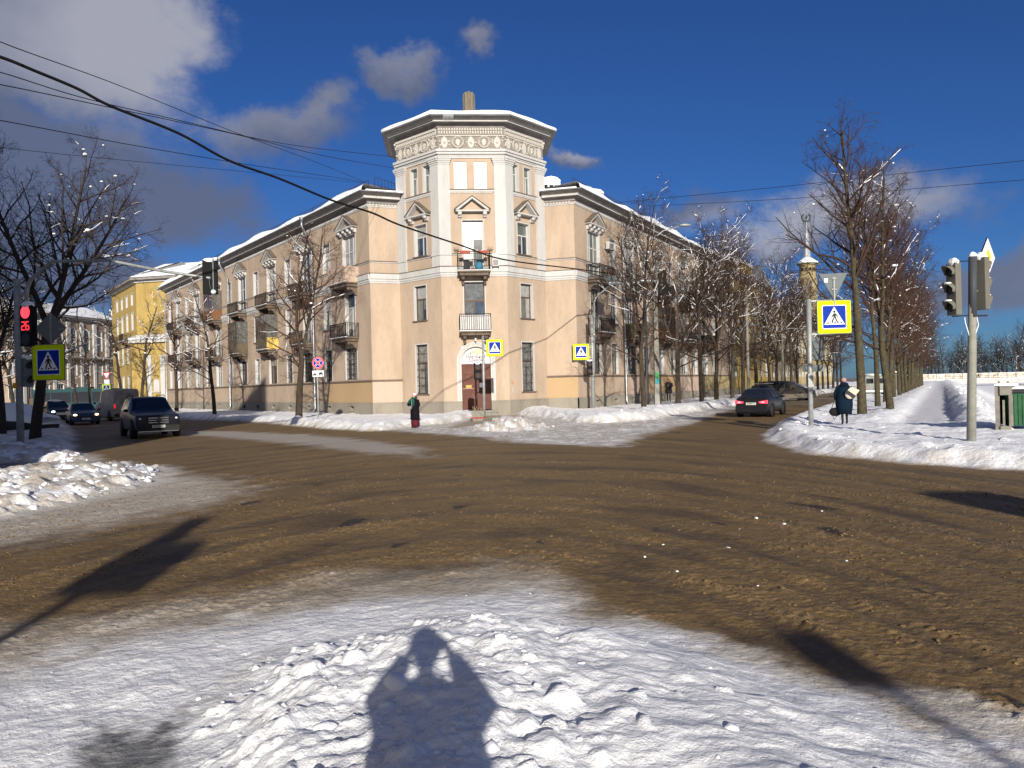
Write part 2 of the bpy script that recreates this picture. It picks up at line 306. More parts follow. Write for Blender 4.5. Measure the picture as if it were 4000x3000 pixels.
def ground(X, Y):
    """height, colour, snow-ness at world points"""
    X = np.asarray(X, float); Y = np.asarray(Y, float)
    wx = X + .25 * fbm(X * .8, Y * .8, 3); wy = Y + .25 * fbm(X * .8 + 50, Y * .8, 3)
    d1, d2, d3, d4, d5 = [sdf(wx, wy, p) for p in (S1, S2, S3, S4, S5)]
    dA = sdf(wx, wy, PA); dB = sdf(wx, wy, PB); d6 = sdf(wx, wy, S6); dF = sdf(wx, wy, PF)
    n_lo = fbm(X * .5, Y * .5, 3); n_mid = fbm(X * 2.1, Y * 2.1, 4); n_hi = fbm(X * 9, Y * 9, 3)
    h = .012 * n_mid + .004 * n_hi
    # slush ruts on the carriageway run round the near corner
    rr = np.hypot((X + .5) * 2.3, Y); th = np.arctan2((X + .5) * 2.3, Y)
    rut = .75 * fbm(rr * .85, th * 3.0, 4, .55) + .18 * fbm(rr * 2.6, th * 9, 2)
    trk = np.zeros(X.shape); rdg = np.zeros(X.shape)
    for r0, a0, w0 in ((8.3, .35, .18), (9.9, -.3, .17), (11.6, .5, .25), (13.6, -.6, .2), (15.8, .4, .3), (18.4, .8, .28), (21.5, -.7, .33), (24.6, .6, .35), (28.5, .8, .4), (33, -.8, .5)):
        dd_ = rr - r0 - a0 * 1.6 * perlin(th * 1.3 + r0, th * 0 + r0) - .12 * n_lo; trk = np.maximum(trk, np.exp(-(dd_ / w0) ** 2) * (.5 + .5 * sst(-.3, .3, perlin(th * 4 + r0, rr * .3))))
        rdg = np.maximum(rdg, np.exp(-((np.abs(dd_) - 2.1 * w0) / (w0 * .8)) ** 2))
    onroad = sst(.1, -.3, np.maximum.reduce([d1, d2, d3, d4, d5, dA, dB, d6]))
    slush = np.clip(perlin(X * 14, Y * 14) + .6 * perlin(X * 31, Y * 31) + .2 + rut * .9, 0, 2)
    lum = sst(-.05, .35, rut + .5 * fbm(X * 1.3 + 9, Y * 1.3, 2)) 
    h += onroad * (.014 * rut - .012 * trk + .009 * rdg * (.6 + 1.2 * np.clip(slush, 0, 1)) + (.016 * slush + .012 * np.clip(perlin(X * 22, Y * 22) + .3, 0, 1)) * (.3 + .7 * lum) * sst(40, 8, Y))
    def bank(d, H, w=.9, ridge=.0, rw=1.0):
        q = sst(0, w, d); return q * (H + ridge * np.exp(-((d - rw) / (rw * .8)) ** 2) + .07 * n_lo + .05 * n_mid + .012 * n_hi)
    fr = np.exp(-np.clip(d1, 0, 9) / 1.6)
    h = np.where(d1 > 0, bank(d1, .16, .7, .20, 1.3) + sst(0, .3, d1) * .05 * np.abs(fbm(X * 1.7, Y * 1.7, 4)), h)
    h = np.where(d2 > 0, bank(d2, .18, .8, .26, 1.5) + sst(0, .3, d2) * .08 * np.abs(fbm(X * 1.7, Y * 1.7, 4)), h)
    h = np.where(d3 > 0, bank(d3, .30, 1.6, .0) * (1 + .5 * n_mid) + sst(.6, 3.2, d3) * .3, h)
    h4 = bank(d4, .20, .9, .12, .9) + sst(0, .5, d4) * .04 * np.abs(fbm(X * 1.5, Y * 1.5, 4))
    # the cleared path with its two banks, then the slope to the canal
    t = (X - PATH0[0]) * PATHD[0] + (Y - PATH0[1]) * PATHD[1]; o = (X - PATH0[0]) * PATHD[1] - (Y - PATH0[1]) * PATHD[0]
    o = o + .18 * fbm(t * .7, o * .5, 3)
    tt = sst(-1.5, 1.5, t); flat = sst(1.15, .75, np.abs(o)) * tt
    lb = np.exp(-((o + 1.75) / .7) ** 2) * .14 + np.exp(-((o - 1.6) / .6) ** 2) * .36 * sst(-1, 6, t)
    h4 = h4 * (1 - flat) + flat * (.10 + .01 * n_mid) + tt * lb * (1 + .5 * n_mid) * (1 - flat) + tt * sst(.9, 1.4, np.abs(o)) * .06 * np.abs(fbm(X * 3, Y * 3, 3))
    slope = sst(2.4, 8.5, o) * sst(2, 9, t); h4 = h4 * (1 - .8 * slope) - 1.7 * slope + 1.7 * sst(60, 70, o) * slope
    h = np.where(d4 > 0, h4, h)
    h = np.where(d5 > 0, bank(d5, .2, 1.0, .05), h)
    h = np.where(dA > 0, np.maximum(h, bank(dA, .24, 1.2) + .18 * sst(.6, 1.9, dA)), h)
    h = np.where(dB > 0, np.maximum(h, bank(dB, .26, 1.1) + .10 * sst(.8, 1.8, dB) + .10 * np.abs(n_mid)), h)
    h6 = sst(-.2, 1.2, d6) * .05 + .02 * n_mid * sst(0, .5, d6) + .010 * np.abs(n_hi) * sst(-.2, .3, d6) + sst(.1, .7, d6) * .03 * np.abs(rut)
    fF = sst(-.05, .75, dF)
    smooth = sst(-.3, 1.0, X + .15 * n_lo)                     # the right part of the near pile is smooth, wind-rippled snow
    hF = .20 + .16 * sst(.2, 1.6, dF) + .07 * n_lo + (1 - smooth) * (.075 * n_mid + .03 * n_hi) + smooth * (.035 * n_mid + .012 * fbm(X * 3.2, Y * 8.0, 3) + .03 * fbm(X * 1.6, Y * 3.0, 2))
    hF += .13 * sst(3.2, 6.2, Y) * sst(-1, .8, X) - .12 * sst(.8, 2.6, X) - .06 * sst(-1, .8, X)
    h = np.where(d6 > -.3, np.maximum(h * (d6 < 0), h6), h); h = h * (1 - fF) + fF * np.maximum(h, hF)
    # ---------------- colour
    snow = np.array([.90, .91, .93]); brown = np.array([.185, .124, .054]); dark = np.array([.088, .061, .034]); grey = np.array([.46, .42, .365]); lightg = np.array([.66, .63, .59])
    def mixc(c, k, f): return c * (1 - f[..., None]) + k * f[..., None]
    col = np.zeros(X.shape + (3,)) + brown
    col = mixc(col, dark, sst(.0, -.55, rut + .3 * n_lo) * .85)
    col = mixc(col, np.array([.245, .165, .080]), sst(.15, .9, slush * lum) * .8); col = mixc(col, np.array([.26, .18, .095]), np.clip(rdg * slush, 0, 1) * .6); col = mixc(col, np.array([.115, .083, .052]), trk * .6)
    col = mixc(col, np.array([.03, .028, .026]), sst(.52, .66, fbm(rr * 1.4 + 30, th * 7, 3)) * .9)
    # compacted paler snow: corner apron, street on the right, streaks on the left, round the piles
    dap = sdf(wx, wy, gp((1300, 1672), (1500, 1682), (1634, 1692), (1866, 1708), (1988, 1729), (2192, 1737), (2400, 1749), (2441, 1749), (2510, 1706), (2712, 1652), (2820, 1612), (3000, 1575)) + [(40, 100), (0, 60), (-4, 45), (-9, 42)])
    col = mixc(col, lightg * .93, sst(-.35, .5, dap + .5 * n_mid) * (.80 + .2 * n_lo)); col = mixc(col, snow * .95, sst(.2, .9, dap) * sst(.0, .35, n_mid + .5 * n_hi + .3 * n_lo) * .8)
    stripe = sdf(wx, wy, gp((700, 1684), (900, 1684), (1200, 1697), (1440, 1720), (1640, 1752), (1660, 1790), (1400, 1765), (1100, 1730), (900, 1712), (760, 1700)))
    col = mixc(col, lightg * .8, sst(-.5, .6, stripe + .5 * n_mid + .6 * rut) * .6)
    far = sst(45, 75, Y); col = mixc(col, grey * .75, far * sst(-.5, .4, n_mid + rut) * .7)
    fan = sdf(wx, wy, gp((640, 1850), (800, 1862), (972, 1903), (900, 1950), (500, 2040), (0, 2130), (-300, 2200), (-300, 1900), (0, 1820), (340, 1800), (600, 1830)))
    col = mixc(col, grey * 1.12, sst(-.8, .9, fan + .7 * n_mid) * .82)
    fringe = sst(-1.35 + 1.0 * sst(-.2, 1, X), .15, d6 + .35 * n_mid + .25 * rut); col = mixc(col, grey * 1.1, fringe * .75)
    dm = np.maximum.reduce([dB, dA]); col = mixc(col, lightg, sst(-.7, 0, dm + .2 * n_mid) * .7)
    dark2 = sst(.25, .5, n_mid) * sst(1.5, .2, np.abs(sdf(wx, wy, CROSSP) - 0)); 
    col = mixc(col, np.array([.36, .30, .23]), sst(-.4, .5, sdf(wx, wy, CROSSP)))
    s = np.maximum.reduce([sst(.0, .28, d + .12 * n_mid) for d in (d1, d2, d3, d4, d5, dA, dB)])
    s6 = sst(-.20, .50, d6 + .38 * n_mid + .3 * rut + .16 * n_hi)
    dirt = np.clip(1 - np.maximum.reduce([d1, d2, d4]) / 1.1, 0, 1) * sst(-.1, .45, n_mid + .25)
    sc = mixc(np.zeros(X.shape + (3,)) + snow, np.array([.42, .35, .25]), dirt * .75)
    pth = flat * (d4 > 0); sc = mixc(sc, np.array([.66, .67, .70]), pth * .9); sc = mixc(sc, np.array([.25, .23, .20]), pth * sst(.45, .6, fbm(X * 1.2, Y * 2.2, 3)) * sst(60, 35, Y))
    sc6 = mixc(np.zeros(X.shape + (3,)) + snow * .93, np.array([.60, .57, .52]), sst(.9 - .6 * sst(-.2, 1, X), .05, d6) * .7 * sst(-.3, .4, n_mid + n_hi * .5) * (1 - fF))
    sc6 = mixc(sc6, np.array([.66, .64, .61]), sst(.15, .5, rut + n_hi * .4) * .5 * (1 - fF) * sst(.8, -.2, X))
    col = mixc(col, snow, s * 0); col = col * (1 - s[..., None]) + sc * s[..., None]
    col = col * (1 - s6[..., None]) + sc6 * s6[..., None]
    ice = sst(-.12, .15, sdf(wx, wy, ICE) + .1 * n_hi) * (1 - fF); col = mixc(col, np.array([.085, .088, .09]), ice * (.85 + .15 * n_hi))
    return h, np.clip(col, 0, 1), np.maximum(s, s6)
def gz(x, y): return float(ground(np.array([x]), np.array([y]))[0][0])

def axis(lo, hi, fine, f0, f1, k):
    a = [f0]
    while a[-1] < f1: a.append(a[-1] + fine)
    st = fine
    while a[-1] < hi: st = max(fine, (a[-1] - f1) * k + fine); a.append(a[-1] + st)
    b = [f0]
    while b[-1] > lo: st = (f0 - b[-1]) * k + fine; b.append(b[-1] - st)
    return np.array(b[1:][::-1] + a)
def build_ground():
    xs = axis(-400, 900, .019, -2.7, 2.9, .0105); ys = axis(-60, 1400, .018, 3.3, 6.6, .0105)
    X, Y = np.meshgrid(xs, ys)
    h, col, sn = ground(X, Y)
    rs = np.random.RandomState(3)
    def stamp(poly, n, r0, r1, hk=.75, edge=.0, xr=None, bias=1.8):
        P = np.array([p[:2] for p in poly]); lo = P.min(0); hi = P.max(0); cnt = 0; tries = 0
        while cnt < n and tries < n * 20:
            tries += 1; x, y = lo + rs.rand(2) * (hi - lo)
            if y < -2: continue
            if float(sdf(np.array([x]), np.array([y]), poly)[0]) < edge: continue
            if xr is not None and not xr(x, y): continue
            cnt += 1; r = r0 + (r1 - r0) * rs.rand() ** bias
            i0, i1 = np.searchsorted(xs, [x - 1.6 * r, x + 1.6 * r]); j0, j1 = np.searchsorted(ys, [y - 1.6 * r, y + 1.6 * r])
            if i1 - i0 < 2 or j1 - j0 < 2: continue
            xx = X[j0:j1, i0:i1] - x; yy = Y[j0:j1, i0:i1] - y; a = rs.rand() * 3.14; e = .6 + .4 * rs.rand()
            u = xx * math.cos(a) + yy * math.sin(a); v = (-xx * math.sin(a) + yy * math.cos(a)) / e
            # blocky clod: a few random cutting planes under a tilted top
            prof = np.full(u.shape, .55 + .45 * rs.rand()) + (u * rs.uniform(-.5, .5) + v * rs.uniform(-.5, .5)) / r; ph0 = rs.rand() * 6.28
            for kk in range(6):
                ph_ = ph0 + kk * 1.047 + rs.uniform(-.3, .3); prof = np.minimum(prof, (rs.uniform(.75, 1.05) - (u * math.cos(ph_) + v * math.sin(ph_)) / r) * rs.uniform(1.6, 3.4))
            prof = np.clip(prof + .10 * fbm(xx / r * 1.6 + rs.rand() * 90, yy / r * 1.6, 2), 0, 1)
            hb = float(h[(j0 + j1) // 2, (i0 + i1) // 2]); tilt = 1 + .35 * (u * rs.uniform(-1, 1) + v * rs.uniform(-1, 1)) / r
            top = hb + prof * r * hk * tilt - .02
            m_ = (prof > .02) & (top > h[j0:j1, i0:i1]); h[j0:j1, i0:i1][m_] = top[m_]
    stamp(PF, 1500, .014, .085, .62, .05, lambda x, y: x < .35 + .35 * rs.rand() and (x < -.5 or y < 4.7 or rs.rand() < .15))
    stamp(PF, 60, .05, .13, .7, .1, lambda x, y: x < .9 and y < 4.6)
    stamp(PF, 26, .03, .09, .8, .1, lambda x, y: x > .8)
    stamp(S6[4:-2], 1300, .010, .038, .6, .15, lambda x, y: y > 3)
    stamp(PB, 2600, .03, .17, .6, .05); stamp(PA, 1300, .04, .17, .6, .05)
    stamp(S3, 320, .06, .26, .5, .2)
    stamp(S2[:8] + [(60, 120), (12, 55)], 520, .06, .34, .5, .3, lambda x, y: y < 75); stamp(S1[:9] + [(-30, 65)], 520, .06, .34, .5, .3, lambda x, y: y < 75)
    stamp([(8.2, 24), (7.6, 20), (9, 17), (14, 14), (22, 16), (28, 40), (18, 42), (11, 31)], 700, .05, .26, .5, .3)
    rb = [(-6, 5.6), (-6, 30), (8, 30), (10, 12), (4, 5.4), (1, 8), (-2, 7.6)]
    stamp(rb, 1500, .012, .05, .6, .2, lambda x, y: y < 16)
    jr, ir = h.shape; vs = np.stack([X, Y, h], -1).reshape(-1, 3)
    idx = np.arange(jr * ir).reshape(jr, ir); q = np.stack([idx[:-1, :-1], idx[:-1, 1:], idx[1:, 1:], idx[1:, :-1]], -1).reshape(-1, 4)
    sq = sn.reshape(-1)[q].mean(1)
    # drop what neither the lens nor a neighbour of it can see at fine pitch is kept: one sheet
    m = bpy.data.materials.new('street_surface'); m.use_nodes = True; nt = m.node_tree; N = nt.nodes; L = nt.links; b = N['Principled BSDF']
    at_ = N.new('ShaderNodeVertexColor'); at_.layer_name = 'Col'; tc = N.new('ShaderNodeTexCoord')
    def nz(scale, det=6, rough=.6, sc=(1, 1, 1)):
        mp = N.new('ShaderNodeMapping'); mp.inputs['Scale'].default_value = sc; L.new(tc.outputs['Object'], mp.inputs[0])
        n = N.new('ShaderNodeTexNoise'); n.inputs['Scale'].default_value = scale; n.inputs['Detail'].default_value = det; n.inputs['Roughness'].default_value = rough; L.new(mp.outputs[0], n.inputs[0]); return n.outputs['Fac']
    rp = N.new('ShaderNodeValToRGB'); rp.color_ramp.elements[0].position = .3; rp.color_ramp.elements[1].position = .68; rp.color_ramp.elements[0].color = (.62, .60, .58, 1); rp.color_ramp.elements[1].color = (1.25, 1.25, 1.25, 1)
    L.new(nz(16, 10, .72), rp.inputs[0])
    sep = N.new('ShaderNodeSeparateColor'); L.new(at_.outputs['Color'], sep.inputs[0])
    mr = N.new('ShaderNodeMapRange'); L.new(sep.outputs['Blue'], mr.inputs[0]); mr.inputs[1].default_value = .12; mr.inputs[2].default_value = .8; mr.inputs[3].default_value = 1; mr.inputs[4].default_value = .08
    mu = N.new('ShaderNodeMixRGB'); mu.blend_type = 'MULTIPLY'; L.new(mr.outputs[0], mu.inputs[0]); L.new(at_.outputs['Color'], mu.inputs[1]); L.new(rp.outputs[0], mu.inputs[2]); L.new(mu.outputs[0], b.inputs['Base Color'])
    mr2 = N.new('ShaderNodeMapRange'); L.new(sep.outputs['Blue'], mr2.inputs[0]); mr2.inputs[1].default_value = .03; mr2.inputs[2].default_value = .5; mr2.inputs[3].default_value = .62; mr2.inputs[4].default_value = .8
    L.new(mr2.outputs[0], b.inputs['Roughness']); b.inputs['Specular IOR Level'].default_value = .25
    bp = N.new('ShaderNodeBump'); bp.inputs['Strength'].default_value = .6; bp.inputs['Distance'].default_value = .025; L.new(nz(24, 8, .7), bp.inputs['Height'])
    bp2 = N.new('ShaderNodeBump'); bp2.inputs['Strength'].default_value = .5; bp2.inputs['Distance'].default_value = .12; L.new(nz(5, 7, .65), bp2.inputs['Height']); L.new(bp.outputs[0], bp2.inputs['Normal'])
    L.new(bp2.outputs[0], b.inputs['Normal'])
    cfull = np.concatenate([col.reshape(-1, 3), np.ones((jr * ir, 1))], 1)
    for name, sel in (('road', sq < .5), ('snow_ground', sq >= .5)):
        qq = q[sel]; used, inv = np.unique(qq, return_inverse=True); inv = inv.reshape(qq.shape)
        me = bpy.data.meshes.new(name); me.vertices.add(len(used)); me.vertices.foreach_set('co', vs[used].astype(np.float32).ravel())
        me.loops.add(inv.size); me.loops.foreach_set('vertex_index', inv.ravel().astype(np.int32)); me.polygons.add(len(inv))
        me.polygons.foreach_set('loop_start', np.arange(0, inv.size, 4, dtype=np.int32)); me.polygons.foreach_set('loop_total', np.full(len(inv), 4, np.int32))
        me.polygons.foreach_set('use_smooth', np.ones(len(inv), bool)); me.update(calc_edges=True)
        ca = me.color_attributes.new('Col', 'FLOAT_COLOR', 'POINT'); ca.data.foreach_set('color', cfull[used].astype(np.float32).ravel())
        me.materials.append(m); o = bpy.data.objects.new(name, me); C.objects.link(o); o['kind'] = 'structure'
    print('ground verts', jr * ir)
build_ground()
def clod_cloud(name, label, spots, m_, seed, smooth=True):
    """many small broken lumps lying on the surface: one uncountable mass"""
    rs = np.random.RandomState(seed); bm = bmesh.new(); bmesh.ops.create_icosphere(bm, subdivisions=2, radius=1); bm.verts.ensure_lookup_table()
    V0 = np.array([v.co[:] for v in bm.verts]); F0 = np.array([[v.index for v in f.verts] for f in bm.faces]); bm.free(); VS, FS, off = [], [], 0
    for poly, n, r0, r1, bias, cond in spots:
        P = np.array([p[:2] for p in poly]); lo, hi = P.min(0), P.max(0); xy = lo + rs.rand(n * 4, 2) * (hi - lo); k = sdf(xy[:, 0], xy[:, 1], poly) > .06
        if cond is not None: k &= cond(xy[:, 0], xy[:, 1], rs)
        xy = xy[k][:n]; h_ = ground(xy[:, 0], xy[:, 1])[0]; r = r0 + (r1 - r0) * rs.rand(len(xy)) ** bias
        for (x, y), z, q in zip(xy, h_, r):
            d = rs.randn(7, 3); d /= np.linalg.norm(d, axis=1)[:, None]; lim = rs.uniform(.45, .9, 7)
            V = V0.copy()
            for dd, l in zip(d, lim):                  # shear off random planes: broken blocks, not balls
                t = V @ dd; V = np.where((t > l)[:, None], V - np.outer(t - l, dd), V)
            V = V * (1 + .06 * rs.randn(len(V), 1)) * np.array([rs.uniform(.7, 1.3), rs.uniform(.7, 1.3), rs.uniform(.45, .9)]); a = rs.rand() * 6.28; c, s = math.cos(a), math.sin(a)
            V = V @ np.array([[c, s, 0], [-s, c, 0], [0, 0, 1]]) * q + np.array([x, y, z - q * .12]); VS.append(V); FS.append(F0 + off); off += len(V0)
    VS = np.concatenate(VS).astype(np.float32); FS = np.concatenate(FS).astype(np.int32); me = bpy.data.meshes.new(name); me.vertices.add(len(VS)); me.vertices.foreach_set('co', VS.ravel()); me.loops.add(FS.size); me.loops.foreach_set('vertex_index', FS.ravel())
    me.polygons.add(len(FS)); me.polygons.foreach_set('loop_start', np.arange(0, FS.size, 3, dtype=np.int32)); me.polygons.foreach_set('loop_total', np.full(len(FS), 3, np.int32)); me.polygons.foreach_set('use_smooth', np.full(len(FS), smooth)); me.update(calc_edges=True)
    me.materials.append(m_); o = bpy.data.objects.new(name, me); C.objects.link(o); tag(o, label, 'snow lumps', kind='stuff')
nn = lambda x, y, f=1.1: fbm(x * f, y * f, 2)
edge = lambda poly, w: (lambda x, y, rs: sdf(x, y, poly) < w)
clod_cloud('snow_clods', 'broken white snow lumps scattered over the ploughed heaps', [
    (PB, 1000, .03, .14, 2.6, None), (PA, 700, .03, .14, 2.6, None), (S3, 110, .03, .10, 2.4, None),
    (PF, 260, .010, .045, 2.6, lambda x, y, rs: (y > 2.8) & (x < .5 - .5 * rs.rand(len(x)))), (PF, 9, .045, .085, 1.5, lambda x, y, rs: (y > 3.2) & (x < .7)), (PF, 8, .03, .06, 1, lambda x, y, rs: (y > 3.2) & (x > .9)),
    (S6[4:-2], 900, .007, .028, 2.5, lambda x, y, rs: (y > 3.2) & (rs.rand(len(x)) < .4 + nn(x, y, 1.7))),
    (S1[:9] + [(-30, 65)], 300, .04, .12, 2.2, edge(S1, 1.8)), (S2[:8] + [(60, 120), (12, 55)], 300, .04, .13, 2.2, edge(S2, 2.2)),
    ([(8.2, 24), (7.6, 20), (9, 17), (14, 14), (22, 16), (28, 40), (18, 42), (11, 31)], 420, .02, .09, 2.4, edge(S4, 2.2)),
    ([(14.9, 27), (17.5, 26), (62, 105), (58, 107)], 700, .04, .2, 2.0, lambda x, y, rs: np.abs((x - PATH0[0]) * PATHD[1] - (y - PATH0[1]) * PATHD[0]) > 1.05),
    ([(1.2, 6.0), (3.5, 5.5), (6, 9), (4, 12), (1, 10)], 12, .010, .035, 2, None)], mat('snow_lump', (.76, .77, .80), .85, bump=.4, bscale=30, spec=.1), 21)
road_near = [(-9, 6.5), (-9, 24), (-2, 30), (6, 26), (8, 14), (8, 8), (3.2, 4.4), (1.2, 7.0), (-1.6, 8.0), (-4.2, 6.5)]
M_slush = mat('slush', (.19, .126, .058), .85, var=.45, vscale=30, bump=.5, bscale=60)
clod_cloud('slush_clods', 'lumps of brown sandy slush strewn over the carriageway', [
    (road_near, 16000, .006, .024, 3.0, lambda x, y, rs: (sdf(x, y, S6) < -.35) & (rs.rand(len(x)) < .25 + 1.3 * np.clip(fbm(np.hypot((x + .5) * 2.3, y) * .85, np.arctan2((x + .5) * 2.3, y) * 3, 3), -1, 1)) & (y < 17)),
    (road_near, 24, .02, .055, 2.0, None)], M_slush, 22)
# ------------------------------------------------------------------ the corner building
A_ = Vector((-9.61, 52.93, 0)); B_ = Vector((-7.66, 53.71, 0)); C_ = Vector((-4.52, 50.86, 0)); D_ = Vector((-.16, 51.21, 0)); E_ = Vector((2.52, 54.19, 0)); F_ = Vector((4.62, 53.65, 0))
dL = Vector((math.cos(R(127.3)), math.sin(R(127.3)), 0)); nL = Vector((dL.y * -1, dL.x, 0)); nL = Vector((-dL.y, dL.x, 0))
dR = Vector((math.cos(R(60.1)), math.sin(R(60.1)), 0)); nR = Vector((dR.y, -dR.x, 0))
LEN_L, LEN_R = 56.5, 41.9
PL, S1Z, BB, BT, S3Z, WTOP = .97, 2.50, 9.24, 9.95, 10.78, 14.72
rng = random.Random(5)
def seg(p, q, out=1):
    ex = (q - p).normalized(); n = Vector((ex.y, -ex.x, 0))
    return frame_T(p, ex, n), (q - p).length
TL = frame_T(A_, dL, nL); TR = frame_T(F_, dR, nR)
building = empty('apartment_building', (0, 54, 0), label='beige three-storey corner apartment building with octagonal corner tower and white frieze', cat='building')
building.location = (0, 0, 0)
def wall_with_holes(mb, T, s0, s1, z0, z1, holes, m):
    S = sorted({s0, s1, *[min(max(v, s0), s1) for h in holes for v in h[:2]]}); Z = sorted({z0, z1, *[min(max(v, z0), z1) for h in holes for v in h[2:4]]})
    for a, b in zip(S, S[1:]):
        for c, d in zip(Z, Z[1:]):
            if any(h[0] - 1e-6 <= a and b <= h[1] + 1e-6 and h[2] - 1e-6 <= c and d <= h[3] + 1e-6 for h in holes): continue
            mb.quad((a, 0, c), (b, 0, c), (b, 0, d), (a, 0, d), T, m)
def window(T, s0, s1, z0, z1, parent, style=0, dep=.22, trans=.68, grille=False, framem=None, sill=True, surround=True, glass=None):
    """reveal + frame (mesh 'window') with glass and sill beneath it"""
    fm = framem or (M_white if style == 0 else M_bframe); mb = MB()
    g = .002
    for (a, b, c, d) in ((s0, s0, z0, z1), (s1, s1, z0, z1)): mb.quad((a, 0, c), (a, -dep, c), (a, -dep, d), (a, 0, d), T, WHT)
    mb.quad((s0, 0, z1), (s1, 0, z1), (s1, -dep, z1), (s0, -dep, z1), T, WHT); mb.quad((s0, 0, z0), (s1, 0, z0), (s1, -dep, z0), (s0, -dep, z0), T, WHT)
    if surround:
        w = .07
        mb.box(s0 - w, s0 - g, .001, .025, z0, z1 + w, T, WHT); mb.box(s1 + g, s1 + w, .001, .025, z0, z1 + w, T, WHT); mb.box(s0, s1, .001, .024, z1 + g, z1 + w, T, WHT)
    t = .065; y0, y1 = -dep - .02, -dep + .05
    mb.box(s0, s0 + t, y0, y1, z0, z1, T, fm); mb.box(s1 - t, s1, y0, y1, z0, z1, T, fm); mb.box(s0 + t, s1 - t, y0, y1, z0, z0 + t, T, fm); mb.box(s0 + t, s1 - t, y0, y1, z1 - t, z1, T, fm)
    zt = z0 + (z1 - z0) * trans; w = s1 - s0; y2 = y1 - .008
    if w < 1.25:
        mb.box(s0 + t, s1 - t, y0, y2, zt - .04, zt + .04, T, fm); mb.box(s0 + w * .55 - .035, s0 + w * .55 + .035, y0, y2 - .004, z0 + t, zt - .04, T, fm)
    else:
        mb.box(s0 + t, s1 - t, y0, y2, zt - .05, zt + .05, T, fm)
        for k in ((1, 2) if w > 1.6 else (1.5,)):
            x = s0 + w * k / 3; mb.box(x - .05, x + .05, y0, y2 - .004, z0 + t, zt - .05, T, fm)
            if w > 1.6: mb.box(x - .04, x + .04, y0, y2 - .004, zt + .05, z1 - t, T, fm)
    o = mb.build('window', parent=parent)
    p = MB(); gm = glass or rng.choice(M_glass); g2 = glass or (rng.choice(M_glass) if rng.random() < .5 else gm)
    yg = -dep + .005
    nl = 2 if w < 1.7 else 3; xs_ = [s0 + t + (s1 - s0 - 2 * t) * q_ / nl for q_ in range(nl + 1)]
    for q_ in range(nl):
        ml = glass or (gm if rng.random() < .6 else rng.choice(M_glass)); zc_ = z0 + t + (zt - z0 - t) * rng.choice((0, 0, .25, .5)); a_, b_ = xs_[q_], xs_[q_ + 1]
        p.quad((a_, yg, zc_), (b_, yg, zc_), (b_, yg, zt), (a_, yg, zt), T, ml)
        if zc_ > z0 + t + .01: p.quad((a_, yg, z0 + t), (b_, yg, z0 + t), (b_, yg, zc_), (a_, yg, zc_), T, glass or M_glass[0])
    p.quad((s0 + t, yg, zt), (s1 - t, yg, zt), (s1 - t, yg, z1 - t), (s0 + t, yg, z1 - t), T, g2)
    p.build('pane', parent=o)
    if sill:
        q = MB(); q.box(s0 - .12, s1 + .12, .001, .13, z0 - .06, z0 - .002, T, M_slab); q.build('sill', parent=o)
    if grille:
        q = MB(); n = max(4, int(w / .13))
        for k in range(n + 1): x = s0 + .03 + (w - .06) * k / n; q.box(x - .009, x + .009, -.10, -.082, z0 + .02, z1 - .02, T, M_iron)
        for k in range(7): z = z0 + .05 + (z1 - z0 - .1) * k / 6; q.box(s0, s1, -.103, -.079, z - .012, z + .012, T, M_iron)
        zz = z0 + .05
        for k in range(3):
            for (a, b) in ((s0, s1), (s1, s0)): q.tube([T @ Vector((a, -.09, z0 + (z1 - z0) * (.02 + k * .33))), T @ Vector((b, -.09, z0 + (z1 - z0) * (.3 + k * .33)))], .01, 4, M_iron)
        q.build('window_grille', parent=o)
    return o
def pediment(T, s, parent, z=13.45, w=2.9, nb=4, dep=.42):
    mb = MB(); h = w / 2; zt = z + .98; dp = dep; gx = .14
    # raking cornices, base ledge, tympanum, brackets
    mb.prism([(s - h, z), (s + h, z), (s + h - .12, z + .10), (s + .0, z + .10), (s - h + .12, z + .10)], .004, dp - .03, T, WHT)
    for sgn in (-1, 1):
        mb.prism([(s + sgn * h, z + .11), (s + sgn * (h - .22), z + .11), (s, zt - .14), (s, zt)], .004, dp, T, WHT)
        mb.prism([(s + sgn * (h + .06), z + .112), (s + sgn * (h + .06), z + .17), (s, zt + .06), (s, zt + .002)], .0, dp + .05, T, M_slab)
    mb.prism([(s - h + .3, z + .11), (s + h - .3, z + .11), (s, zt - .2)], .003, .03, T, PINK)
    q = mb.build('pediment', parent=parent)
    for k in range(nb):
        x = s + (-h + .32 + (w - .64) * k / (nb - 1)); b = MB()
        b.prism([(.004, z - .003), (dp - .06, z - .003), (dp - .08, z - .14), (.22, z - .24), (.16, z - .34), (.004, z - .38)], x - .12, x + .12, T, WHT, 'yz')
        b.tube([T @ Vector((x - .13, dp - .16, z - .14)), T @ Vector((x + .13, dp - .16, z - .14))], .10, 8, WHT)
        b.build('bracket', parent=q)
